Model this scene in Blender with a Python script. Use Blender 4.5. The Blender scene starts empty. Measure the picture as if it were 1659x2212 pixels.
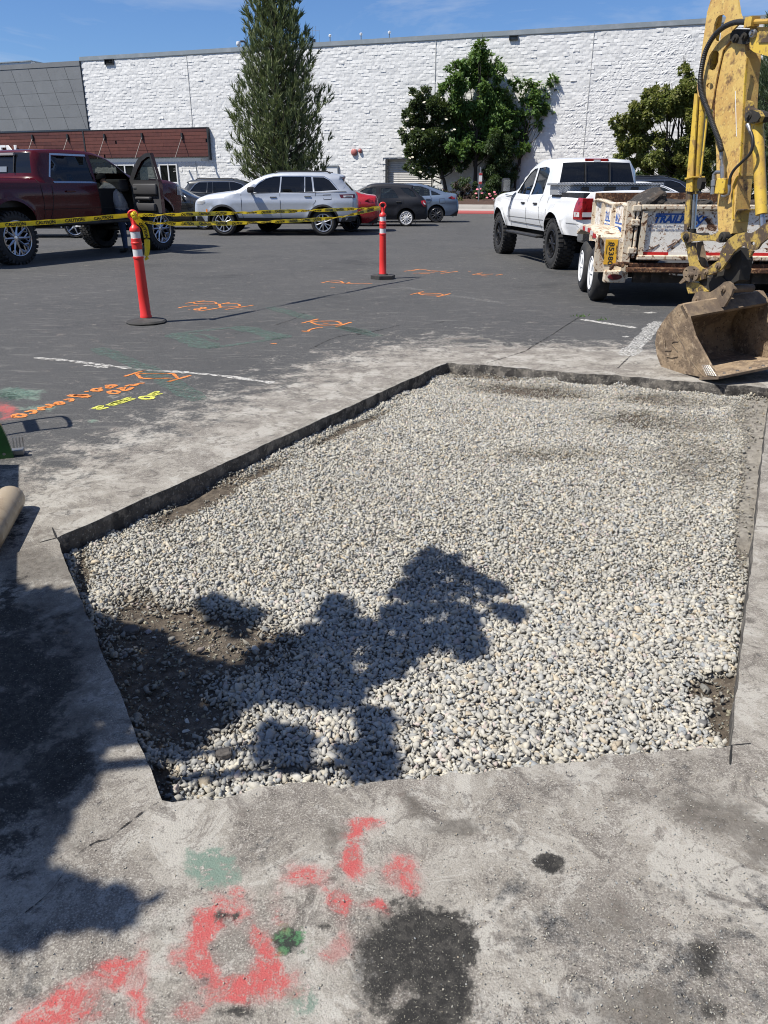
import bpy, bmesh, math, random
import numpy as np
from math import sin, cos, tan, atan, atan2, pi, sqrt, radians
from mathutils import Vector, Matrix
from mathutils.geometry import delaunay_2d_cdt
random.seed(7); rng = np.random.default_rng(11)
scene = bpy.context.scene
COL = scene.collection

# ------------------------------------------------------------------ camera
CAM_H = 1.35; PITCH = radians(22.95); FP = 1659.0; CXP = 829.5; CYP = 1106.0
cam_d = bpy.data.cameras.new('camera'); cam = bpy.data.objects.new('camera', cam_d); COL.objects.link(cam)
cam.location = (0, 0, CAM_H); cam.rotation_euler = (radians(90) - PITCH, 0, 0)
cam_d.sensor_fit = 'HORIZONTAL'; cam_d.sensor_width = 36; cam_d.lens = 36
cam_d.clip_start = 0.05; cam_d.clip_end = 3000
scene.camera = cam
# ------------------------------------------------------------------ light
SUN_EL = radians(57.0); SUN_AZ = radians(23.0)          # light travels towards +x and a little away
SDIR = np.array([cos(SUN_EL) * cos(SUN_AZ), cos(SUN_EL) * sin(SUN_AZ), -sin(SUN_EL)])
w = bpy.data.worlds.new('World'); scene.world = w; w.use_nodes = True
nt = w.node_tree; nt.nodes.clear()
sky = nt.nodes.new('ShaderNodeTexSky'); sky.sky_type = 'NISHITA'; sky.sun_disc = False
sky.sun_elevation = SUN_EL; sky.sun_rotation = atan2(-SDIR[0], -SDIR[1]); sky.air_density = 1.0; sky.dust_density = 0.25; sky.ozone_density = 3.0
bg = nt.nodes.new('ShaderNodeBackground'); bg.inputs[1].default_value = 0.064
out = nt.nodes.new('ShaderNodeOutputWorld')
tc = nt.nodes.new('ShaderNodeTexCoord'); mp = nt.nodes.new('ShaderNodeMapping'); mp.inputs['Scale'].default_value = (1.2, 2.2, 5.0); mp.inputs['Rotation'].default_value = (0.1, 0.25, 0.5)
ns = nt.nodes.new('ShaderNodeTexNoise'); ns.inputs['Scale'].default_value = 2.6; ns.inputs['Detail'].default_value = 9; ns.inputs['Roughness'].default_value = 0.62; ns.inputs['Distortion'].default_value = 0.6
cr = nt.nodes.new('ShaderNodeMapRange'); cr.inputs[1].default_value = 0.44; cr.inputs[2].default_value = 0.76; cr.inputs[3].default_value = 0; cr.inputs[4].default_value = 0.62
hs = nt.nodes.new('ShaderNodeMix'); hs.data_type = 'RGBA'; hs.inputs[7].default_value = (8.2, 8.7, 9.4, 1)
tint = nt.nodes.new('ShaderNodeMix'); tint.data_type = 'RGBA'; tint.blend_type = 'MULTIPLY'; tint.inputs[0].default_value = 1.0; tint.inputs[7].default_value = (0.74, 0.98, 1.36, 1)
L = nt.links.new
L(tc.outputs['Generated'], mp.inputs[0]); L(mp.outputs[0], ns.inputs[0]); L(ns.outputs[0], cr.inputs[0])
L(sky.outputs[0], tint.inputs[6]); L(tint.outputs[2], hs.inputs[6]); L(cr.outputs[0], hs.inputs[0]); L(hs.outputs[2], bg.inputs[0]); L(bg.outputs[0], out.inputs[0])
sun_d = bpy.data.lights.new('sun', 'SUN'); sun_d.energy = 5.0; sun_d.angle = radians(0.53); sun_d.color = (1.0, 0.95, 0.86)
sun = bpy.data.objects.new('sun', sun_d); COL.objects.link(sun); sun.location = (-20, -5, 40)
sun.rotation_euler = Vector(SDIR).to_track_quat('-Z', 'Y').to_euler()
scene.view_settings.view_transform = 'Standard'; scene.view_settings.look = 'None'; scene.view_settings.gamma = 1
scene.view_settings.exposure = 0.45; scene.view_settings.use_curve_mapping = False
scene.cycles.filter_width = 1.05; scene.cycles.max_bounces = 6; scene.cycles.transparent_max_bounces = 12; scene.cycles.sample_clamp_indirect = 6

# ------------------------------------------------------------------ measuring helpers (photo pixel at 1659 px width -> place)
def G(x, y, z=0.0):
    a = PITCH - atan((CYP - y) / FP); Y = (CAM_H - z) / tan(a)
    zc = Y * cos(PITCH) + (CAM_H - z) * sin(PITCH)
    return Vector(((x - CXP) / FP * zc, Y, z))
def AT(x, y, Y):
    a = PITCH - atan((CYP - y) / FP); z = CAM_H - Y * tan(a)
    zc = Y * cos(PITCH) + (CAM_H - z) * sin(PITCH)
    return Vector(((x - CXP) / FP * zc, Y, z))
def ONPLANE(x, y, p0, n):
    d = Vector(((x - CXP) / FP, cos(PITCH) + (CYP - y) / FP * sin(PITCH), -sin(PITCH) + (CYP - y) / FP * cos(PITCH)))
    o = Vector((0, 0, CAM_H)); t = (Vector(p0) - o).dot(n) / d.dot(n)
    return o + d * t
def PROJ(V):
    V = np.asarray(V, float); h = CAM_H - V[..., 2]
    zc = V[..., 1] * cos(PITCH) + h * sin(PITCH); yc = V[..., 1] * sin(PITCH) - h * cos(PITCH)
    return CXP + FP * V[..., 0] / zc, CYP - FP * yc / zc

# ------------------------------------------------------------------ objects
def tag(o, label=None, cat=None, group=None, kind=None):
    if label: o['label'] = label
    if cat: o['category'] = cat
    if group: o['group'] = group
    if kind: o['kind'] = kind
    return o
def empty(name, loc=(0, 0, 0), rz=0.0, label=None, cat=None, group=None):
    o = bpy.data.objects.new(name, None); COL.objects.link(o); o.location = loc; o.rotation_euler = (0, 0, rz); o.empty_display_size = 0.2
    return tag(o, label, cat, group)
def link(name, me, mat=None, parent=None, loc=None):
    o = bpy.data.objects.new(name, me); COL.objects.link(o)
    if mat is not None:
        for m in (mat if isinstance(mat, (list, tuple)) else [mat]): me.materials.append(m)
    if parent is not None: o.parent = parent
    if loc is not None: o.location = loc
    return o
def copy_tree(o, parent=None):
    c = o.copy(); COL.objects.link(c); c.parent = parent
    for ch in list(o.children): copy_tree(ch, c)
    return c
class MB:
    def __init__(s): s.v = []; s.f = []; s.m = []
    def add(s, vs, fs, mi=0):
        b = len(s.v); s.v.extend([tuple(v) for v in vs]); s.f.extend([tuple(i + b for i in f) for f in fs]); s.m.extend([mi] * len(fs)); return s
    def box(s, c, d, rot=None, mi=0, bev=0.0):
        x, y, z = d[0] / 2, d[1] / 2, d[2] / 2
        if bev <= 0:
            vs = [(-x, -y, -z), (x, -y, -z), (x, y, -z), (-x, y, -z), (-x, -y, z), (x, -y, z), (x, y, z), (-x, y, z)]
            fs = [(0, 3, 2, 1), (4, 5, 6, 7), (0, 1, 5, 4), (1, 2, 6, 5), (2, 3, 7, 6), (3, 0, 4, 7)]
        else:
            bm = bmesh.new(); bmesh.ops.create_cube(bm, size=1); bmesh.ops.scale(bm, vec=d, verts=bm.verts)
            bmesh.ops.bevel(bm, geom=list(bm.edges), offset=bev, segments=2, affect='EDGES', profile=0.5)
            bm.verts.index_update(); vs = [tuple(v.co) for v in bm.verts]; fs = [tuple(v.index for v in f.verts) for f in bm.faces]; bm.free()
        R = rot if rot is not None else Matrix.Identity(3); c = Vector(c)
        return s.add([R @ Vector(v) + c for v in vs], fs, mi)
    def prism(s, poly, ext, mi=0):
        """closed polygon of 3D points (planar), extruded by vector ext"""
        n = len(poly); e = Vector(ext); vs = [Vector(p) for p in poly] + [Vector(p) + e for p in poly]
        return s.add(vs, [tuple(range(n - 1, -1, -1)), tuple(range(n, 2 * n))] + [(i, (i + 1) % n, n + (i + 1) % n, n + i) for i in range(n)], mi)
    def tube(s, pts, r, n=8, mi=0, cap=True, squash=None):
        P = [Vector(p) for p in pts]; R = r if hasattr(r, '__len__') else [r] * len(P); vs = []; fs = []
        up = None
        for i, p in enumerate(P):
            d = (P[min(i + 1, len(P) - 1)] - P[max(i - 1, 0)]);
            if d.length < 1e-9: d = Vector((0, 0, 1))
            d.normalize()
            if up is None: up = Vector((0, 0, 1)) if abs(d.z) < .9 else Vector((1, 0, 0))
            a = d.cross(up).normalized(); b = a.cross(d).normalized(); up = b
            for k in range(n):
                t = 2 * pi * k / n; vs.append(p + (a * cos(t) + b * sin(t)) * R[i])
        for i in range(len(P) - 1):
            for k in range(n):
                k2 = (k + 1) % n; fs.append((i * n + k, i * n + k2, (i + 1) * n + k2, (i + 1) * n + k))
        if cap: fs += [tuple(range(n - 1, -1, -1)), tuple((len(P) - 1) * n + k for k in range(n))]
        return s.add(vs, fs, mi)
    def lathe(s, prof, c, axis=(0, 0, 1), n=24, mi=0, closed=False, arc=None):
        ax = Vector(axis).normalized(); t0 = Vector((1, 0, 0)) if abs(ax.x) < .9 else Vector((0, 1, 0))
        a = ax.cross(t0).normalized(); b = ax.cross(a); c = Vector(c); vs = []; fs = []; m = len(prof)
        for k in range(n):
            t = 2 * pi * k / n
            for r, h in prof: vs.append(c + (a * cos(t) + b * sin(t)) * r + ax * h)
        for k in range(n):
            k2 = (k + 1) % n
            for j in range(m - 1 + (1 if closed else 0)):
                j2 = (j + 1) % m; fs.append((k * m + j, k2 * m + j, k2 * m + j2, k * m + j2))
        return s.add(vs, fs, mi)
    def disc(s, c, r, axis, n=16, mi=0):
        ax = Vector(axis).normalized(); t0 = Vector((1, 0, 0)) if abs(ax.x) < .9 else Vector((0, 1, 0)); a = ax.cross(t0).normalized(); b = ax.cross(a); c = Vector(c)
        return s.add([c + (a * cos(2 * pi * k / n) + b * sin(2 * pi * k / n)) * r for k in range(n)], [tuple(range(n))], mi)
    def cyl(s, p0, p1, r, n=14, mi=0): return s.tube([p0, p1], r, n, mi)
    def mesh(s, name, smooth=None):
        me = bpy.data.meshes.new(name); me.from_pydata(s.v, [], s.f); me.polygons.foreach_set('material_index', s.m)
        bm = bmesh.new(); bm.from_mesh(me); bmesh.ops.recalc_face_normals(bm, faces=bm.faces)
        if smooth is not None:
            for f in bm.faces: f.smooth = True
            for e in bm.edges:
                if len(e.link_faces) == 2 and e.calc_face_angle(0) > radians(smooth): e.smooth = False
        bm.to_mesh(me); bm.free(); me.update(); return me
    def build(s, name, mat, parent=None, smooth=None, loc=None): return link(name, s.mesh(name, smooth), mat, parent, loc)
def npmesh(name, V, F, mat=None, parent=None, smooth=False, attrs=None, mi=None):
    """V (n,3), F (m,3) or (m,4) arrays"""
    V = np.asarray(V, np.float32); F = np.asarray(F, np.int32); k = F.shape[1]
    me = bpy.data.meshes.new(name); me.vertices.add(len(V)); me.vertices.foreach_set('co', V.ravel())
    me.loops.add(F.size); me.loops.foreach_set('vertex_index', F.ravel())
    me.polygons.add(len(F)); me.polygons.foreach_set('loop_start', np.arange(len(F), dtype=np.int32) * k)
    try: me.polygons.foreach_set('loop_total', np.full(len(F), k, np.int32))
    except Exception: pass
    if mi is not None: me.polygons.foreach_set('material_index', np.asarray(mi, np.int32))
    me.update(calc_edges=True)
    if smooth: me.polygons.foreach_set('use_smooth', np.ones(len(F), bool))
    for nme, arr in (attrs or {}).items():
        arr = np.asarray(arr, np.float32)
        if arr.ndim == 1: at = me.attributes.new(nme, 'FLOAT', 'POINT'); at.data.foreach_set('value', arr)
        else: at = me.attributes.new(nme, 'FLOAT_COLOR', 'POINT'); at.data.foreach_set('color', arr.ravel())
    me.validate(); return link(name, me, mat, parent)
def hash2(ix, iy, s=0):
    h = (ix.astype(np.int64) * 374761393 + iy.astype(np.int64) * 668265263 + s * 982451653) & 0xffffffff
    h = ((h ^ (h >> 13)) * 1274126177) & 0xffffffff
    return ((h ^ (h >> 16)) & 0xffffff) / float(0xffffff)
def vnoise(x, y, s=0, oct=4):
    x = np.asarray(x, float); y = np.asarray(y, float); r = 0; a = 1; t = 0
    for o in range(oct):
        ix = np.floor(x); iy = np.floor(y); fx = x - ix; fy = y - iy; fx = fx * fx * (3 - 2 * fx); fy = fy * fy * (3 - 2 * fy)
        n = (hash2(ix, iy, s + o) * (1 - fx) + hash2(ix + 1, iy, s + o) * fx) * (1 - fy) + (hash2(ix, iy + 1, s + o) * (1 - fx) + hash2(ix + 1, iy + 1, s + o) * fx) * fy
        r = r + n * a; t += a; a *= .5; x = x * 2.03; y = y * 2.03
    return r / t

# ------------------------------------------------------------------ materials
class NT:
    def __init__(s, name):
        s.m = bpy.data.materials.new(name); s.m.use_nodes = True; s.t = s.m.node_tree; s.t.nodes.clear()
        s.out = s.t.nodes.new('ShaderNodeOutputMaterial'); s.coord = None
    def n(s, typ, **kw):
        nd = s.t.nodes.new('ShaderNode' + typ)
        for k, v in kw.items():
            if k.startswith('_'): setattr(nd, k[1:], v)
        for k, v in kw.items():
            if k.startswith('_'): continue
            key = int(k[1:]) if k[0] == 'i' and k[1:].isdigit() else k.replace('__', ' ')
            if isinstance(v, bpy.types.NodeSocket): s.t.links.new(v, nd.inputs[key])
            else: nd.inputs[key].default_value = v
        return nd
    def co(s):
        if s.coord is None: s.coord = s.n('TexCoord').outputs['Object']
        return s.coord
    def noise(s, scale, detail=4, rough=.55, vec=None, dist=0.0):
        return s.n('TexNoise', Vector=vec or s.co(), Scale=scale, Detail=detail, Roughness=rough, Distortion=dist).outputs[0]
    def ramp(s, v, lo, hi, a=0.0, b=1.0):
        return s.n('MapRange', i0=v, i1=lo, i2=hi, i3=a, i4=b, _interpolation_type='SMOOTHSTEP').outputs[0]
    def mix(s, f, a, b, blend='MIX'):
        a = (*a, 1) if isinstance(a, tuple) and len(a) == 3 else a; b = (*b, 1) if isinstance(b, tuple) and len(b) == 3 else b
        nd = s.t.nodes.new('ShaderNodeMix'); nd.data_type = 'RGBA'; nd.blend_type = blend
        for i, v in ((0, f), (6, a), (7, b)):
            if isinstance(v, bpy.types.NodeSocket): s.t.links.new(v, nd.inputs[i])
            else: nd.inputs[i].default_value = v
        return nd.outputs[2]
    def math(s, op, a, b=0.0, clamp=False):
        nd = s.t.nodes.new('ShaderNodeMath'); nd.operation = op; nd.use_clamp = clamp
        for i, v in ((0, a), (1, b)):
            if isinstance(v, bpy.types.NodeSocket): s.t.links.new(v, nd.inputs[i])
            else: nd.inputs[i].default_value = v
        return nd.outputs[0]
    def attr(s, name, out='Fac'): return s.n('Attribute', _attribute_name=name).outputs[out]
    def bump(s, h, strength, dist=0.01, nrm=None):
        kw = dict(Height=h, Strength=strength, Distance=dist)
        if nrm is not None: kw['Normal'] = nrm
        return s.n('Bump', **kw).outputs[0]
    def bsdf(s, col, rough=.6, metal=0.0, nrm=None, coat=0.0, spec=.5, **kw):
        b = s.t.nodes.new('ShaderNodeBsdfPrincipled')
        def put(k, v):
            if isinstance(v, bpy.types.NodeSocket): s.t.links.new(v, b.inputs[k])
            else: b.inputs[k].default_value = (*v, 1) if isinstance(v, tuple) and len(v) == 3 else v
        put('Base Color', col); put('Roughness', rough); put('Metallic', metal); put('Coat Weight', coat); put('Specular IOR Level', spec)
        if nrm is not None: put('Normal', nrm)
        for k, v in kw.items(): put(k.replace('__', ' '), v)
        return b.outputs[0]
    def end(s, sh): s.t.links.new(sh, s.out.inputs[0]); return s.m
def MAT(name, col, rough=.5, metal=0.0, layers=(), bump=None, coat=0.0, spec=.5, rvar=0.0):
    """layers: (scale, colour, lo, hi) noise-masked colours over the base; bump: (scale, strength, dist)"""
    k = NT(name); c = col
    for i, (sc, c2, lo, hi) in enumerate(layers): c = k.mix(k.ramp(k.noise(sc, 6, .62), lo, hi), c, c2)
    r = rough
    if rvar: r = k.math('ADD', rough - rvar / 2, k.math('MULTIPLY', k.noise(7, 4), rvar))
    nr = k.bump(k.noise(bump[0], 5, .6), bump[1], bump[2]) if bump else None
    return k.end(k.bsdf(c, r, metal, nr, coat, spec))
def GLASS(name, tintc=(.02, .025, .03), trans=.35, tcol=(.45, .5, .48)):
    k = NT(name); bf = k.n('NewGeometry').outputs['Backfacing']; fr = k.n('Fresnel', IOR=k.math('SUBTRACT', 1.5, k.math('MULTIPLY', bf, 1.5 - 1 / 1.5))).outputs[0]
    d = k.n('BsdfDiffuse', Color=(*tintc, 1)).outputs[0]; t = k.n('BsdfTransparent', Color=(*tcol, 1)).outputs[0]
    g = k.n('BsdfGlossy', Color=(.8, .82, .85, 1), Roughness=.03).outputs[0]
    a = k.n('MixShader', i0=trans, i1=d, i2=t).outputs[0]
    return k.end(k.n('MixShader', i0=k.math('MULTIPLY', fr, 1.0, True), i1=a, i2=g).outputs[0])
def PAINT(name, col, rough=.25, coat=.8, metal=0.0, dirt=.12, spec=.5):
    k = NT(name); n1 = k.noise(3.0, 6, .6); c = k.mix(k.ramp(n1, .45, .8, 0, dirt), col, (.16, .14, .12))
    return k.end(k.bsdf(c, k.math('ADD', rough, k.math('MULTIPLY', k.noise(9, 3), .12)), metal, None, coat, spec))
M = {}
M['black_plastic'] = MAT('black_plastic', (.018, .018, .02), .55, layers=[(6, (.035, .034, .033), .45, .7)])
M['rubber'] = MAT('rubber', (.022, .022, .023), .82, layers=[(9, (.055, .052, .048), .5, .75)], bump=(60, .3, .004))
M['chrome'] = MAT('chrome', (.55, .55, .55), .22, .9, rvar=.1)
M['alloy'] = MAT('alloy', (.60, .61, .63), .3, .85, layers=[(14, (.25, .24, .22), .55, .8)])
M['steel'] = MAT('steel', (.32, .32, .32), .42, .8, layers=[(9, (.16, .12, .09), .5, .75)], bump=(40, .2, .003))
M['dark_void'] = MAT('dark_interior', (.012, .012, .013), .9)
M['interior'] = MAT('interior_trim', (.05, .05, .053), .75, layers=[(5, (.03, .03, .03), .4, .7)])
M['glass'] = GLASS('car_glass')
M['glass_dark'] = GLASS('privacy_glass', (.008, .009, .011), .06, (.3, .3, .3))
M['clear'] = GLASS('lamp_lens', (.5, .5, .5), .3, (.9, .9, .9))
M['red_lens'] = MAT('red_lens', (.30, .012, .014), .12, coat=.6, layers=[(14, (.14, .006, .008), .5, .62)])
M['dark_lens'] = MAT('dark_red_lens', (.10, .010, .012), .12, coat=.6)
M['amber'] = MAT('amber_lens', (.7, .2, .02), .2)
M['white_lens'] = MAT('reverse_lens', (.62, .62, .62), .15, coat=.5)
M['gap'] = MAT('panel_gap', (.01, .01, .011), .9)
# ------------------------------------------------------------------ ground with the saw-cut pit
A = G(350, 1728).xy; B = G(122, 1162).xy; C = G(965, 783).xy; D = G(1664, 838).xy; E_ = G(1580, 1610).xy
def edge(p, q, amp, step, seed):
    n = max(2, int((q - p).length / step)); d = (q - p).normalized(); nn = Vector((-d.y, d.x)); r = []
    for i in range(n):
        t = i / n; s = (q - p).length * t; o = (vnoise(s * 9, seed, seed) - .5) * 2 * amp + (vnoise(s * 40, seed, seed + 3) - .5) * amp * .7
        r.append(p + (q - p) * t + nn * (float(o) if i else 0.0))
    return r
EDGES = [edge(A, B, .006, .03, 1), edge(B, C, .010, .03, 2), edge(C, D, .050, .035, 3), edge(D, E_, .006, .04, 4), edge(E_, A, .028, .025, 5)]
PIT = [p for e in EDGES for p in e]; PITA = np.array([(p.x, p.y) for p in PIT])
def inside(P, poly):
    x = P[:, 0]; y = P[:, 1]; r = np.zeros(len(P), bool); n = len(poly)
    for i in range(n):
        x0, y0 = poly[i]; x1, y1 = poly[(i + 1) % n]
        c = (y0 > y) != (y1 > y); xi = (x1 - x0) * (y - y0) / (y1 - y0 + 1e-12) + x0; r ^= c & (x < xi)
    return r
def segdist(P, poly, closed=True):
    d = np.full(len(P), 1e9); n = len(poly)
    for i in range(n if closed else n - 1):
        a = np.array(poly[i]); b = np.array(poly[(i + 1) % n]); ab = b - a
        t = np.clip(((P - a) @ ab) / (ab @ ab + 1e-12), 0, 1); d = np.minimum(d, np.linalg.norm(P - a - t[:, None] * ab, axis=1))
    return d
PIT5 = [tuple(A), tuple(B), tuple(C), tuple(D), tuple(E_)]
pts = []
y = 0.35
while y < 62:
    s = max(.028, .014 * y); hw = 1.6 + .72 * y
    xs = np.arange(-hw, hw, s) + rng.uniform(-.2, .2) * s
    pts.append(np.stack([xs, np.full(len(xs), y) + rng.uniform(-.2, .2, len(xs)) * s], 1)); y += s
pts = np.concatenate(pts)
far = np.array([(x, y) for x in np.arange(-400, 401, 40) for y in np.arange(-120, 701, 41)]); far = far[(far[:, 1] > 64) | (far[:, 1] < 0) | (np.abs(far[:, 0]) > 4 + far[:, 1] * .75)]
pts = np.concatenate([pts, far]); keep = ~inside(pts, PITA) & (segdist(pts, PITA) > .012); pts = pts[keep]
np_ = len(PITA); allp = [Vector(p) for p in PITA] + [Vector(p) for p in pts]
r = delaunay_2d_cdt(allp, [(i, (i + 1) % np_) for i in range(np_)], [], 0, 1e-6)
gv = np.array([(v.x, v.y) for v in r[0]]); gf = np.array([f for f in r[2] if len(f) == 3]); cen = gv[gf].mean(1); gf = gf[~inside(cen, PITA)]
gV = np.concatenate([gv, np.zeros((len(gv), 1))], 1)
gV[:, 2] = np.where((gv[:, 1] < 14) & (gv[:, 1] > .3) & (np.abs(gv[:, 0]) < 9), (vnoise(gv[:, 0] * 1.1, gv[:, 1] * 1.1, 9) - .5) * .002 - .001, 0)
# wear, dust, stains, old paint and painted-in tree shade as soft fields; the material breaks their edges up
u, v_ = PROJ(np.stack([gv[:, 0], np.maximum(gv[:, 1], .3), np.zeros(len(gv))], 1))
def fld(lst, gain=1.35, fall=.7):
    o = np.zeros(len(gv))
    for it in lst:
        x, y, rx, ry = it[:4]; k = it[4] if len(it) > 4 else 1.0; an = radians(it[5]) if len(it) > 5 else 0
        dx = u - x; dy = v_ - y; a = dx * cos(an) + dy * sin(an); b = -dx * sin(an) + dy * cos(an)
        d = np.sqrt((a / rx) ** 2 + (b / ry) ** 2); o = np.maximum(o, k * np.clip(gain - fall * d, 0, 1))
    return o
pd = segdist(gv, PIT5)
dust = np.exp(-(pd / .95) ** 2) * 1.0
dust = np.maximum(dust, np.clip((v_ - 1560) / 130, 0, 1) * .92)
dust = np.maximum(dust, fld([(1180, 775, 330, 26, .95), (800, 800, 190, 40, .8, -12), (690, 850, 150, 34, .75, -12), (330, 1020, 160, 60, .6, -20), (250, 1110, 130, 60, .8, -25), (1500, 800, 200, 40, .95), (1640, 1200, 40, 400, .95), (1640, 1500, 50, 200, .9)]))
dust *= np.clip(1 - .28 * np.clip((u - 1000) / 250, 0, 1) * np.clip((v_ - 1850) / 160, 0, 1), 0, 1)
dark = fld([(985, 1787, 75, 20, .95), (905, 1755, 50, 12, .9, 50), (1560, 1765, 120, 42, .85, 20), (1650, 1830, 60, 60, .8), (1080, 1900, 60, 18, .5), (90, 1225, 70, 45, .9), (560, 1750, 60, 18, .5), (1380, 1720, 90, 20, .5), (330, 1860, 26, 14, .8), (350, 2010, 50, 18, .6), (590, 1840, 90, 40, .55), (700, 1800, 60, 40, .6, 30), (1400, 2180, 130, 60, .75), (1300, 1990, 120, 50, .55), (80, 1520, 150, 300, .95), (120, 1700, 90, 140, .7), (1660, 880, 30, 60, .5), (1000, 735, 60, 8, .5)])  # dark stains; the large ellipses at far left paint in deeper tree shade
wet_shade = fld([(895, 2045, 112, 88, 1.15), (810, 2100, 55, 95, 1.0), (955, 2150, 75, 110, 1.05), (800, 2050, 50, 50, 1.0), (880, 2200, 60, 40, .85), (1185, 1862, 34, 22, 1.1), (1517, 2070, 44, 46, .95, 30), (500, 2185, 70, 30, .75), (1520, 2180, 60, 40, .7), (490, 1985, 38, 18, .8), (60, 1500, 130, 200, .82), (110, 1640, 100, 120, .78), (20, 1760, 90, 120, .78), (15, 1330, 50, 100, .72), (30, 1120, 30, 90, .6), (690, 2010, 60, 14, .7, -15), (1200, 2090, 60, 40, .5)])  # black stains, plus shade painted onto the slab at far left
T = lambda L_: [(.7491 * a + 329.2, .7491 * b + 1700.7, .7491 * c, .7491 * d, *e) for a, b, c, d, *e in L_]
red = np.maximum(fld(T([(150, 430, 42, 60), (165, 520, 42, 50), (225, 580, 60, 38), (295, 560, 45, 42), (335, 545, 38, 50), (225, 410, 60, 40), (270, 445, 30, 50), (380, 610, 18, 22, .8), (425, 250, 46, 32, .95), (375, 325, 22, 48, .85), (392, 380, 16, 25, .8), (500, 290, 22, 60, .8, -30), (535, 325, 35, 28, .95), (565, 350, 20, 25, .8), (610, 104, 42, 16), (582, 135, 16, 28, .9), (577, 212, 25, 42, .8), (600, 245, 20, 25, .7), (712, 240, 45, 38, .85), (750, 290, 25, 22, .9), (648, 335, 25, 18, .9), (670, 365, 20, 15, .8), (540, 470, 48, 24, .95, -25), (560, 440, 20, 40, .8), (70, 500, 20, 26), (90, 640, 30, 26, .9), (150, 610, 20, 40, .8), (230, 320, 60, 30, .6), (420, 560, 20, 40, .6), (130, 480, 30, 70), (190, 590, 50, 30), (250, 600, 60, 22), (330, 500, 22, 60, .9), (300, 520, 30, 40, .85)]), 1.5, .75),
    fld([(105, 2190, 60, 40), (140, 2170, 40, 28, .8), (200, 2130, 22, 45, .9, 25), (255, 2095, 40, 26), (305, 2120, 18, 70, 1.0), (240, 2120, 25, 20, .8), (310, 2190, 16, 30, .9), (400, 2195, 18, 20, .8), (150, 2150, 60, 22, 1.0, -38), (175, 2180, 60, 30, .8), (60, 2205, 50, 20, .9), (12, 885, 26, 12, 1.0, 20), (4, 898, 10, 10, .9)]))
red *= np.clip(1 - 1.2 * fld(T([(235, 455, 42, 45), (250, 490, 38, 30), (440, 330, 50, 40, .8)])), 0, 1)
green = fld([(455, 1870, 45, 42, .95), (480, 1895, 30, 30, .8), (420, 1880, 30, 18, .8), (645, 2160, 50, 40, .55), (40, 850, 45, 14, .85), (75, 880, 50, 8, .7), (430, 1790, 16, 6, .7), (200, 910, 10, 3, .9)])
dgreen = fld([(628, 2032, 36, 26, 1.1), (655, 2045, 30, 14, .9)])
gob = npmesh('asphalt', gV, gf, attrs={'fa': np.stack([dust, dark, red, green], 1), 'fb': np.stack([wet_shade, dgreen, np.zeros(len(gv)), np.ones(len(gv))], 1)})
tag(gob, 'grey asphalt of the car park, dusty and stained around the saw-cut pit', kind='structure')
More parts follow.
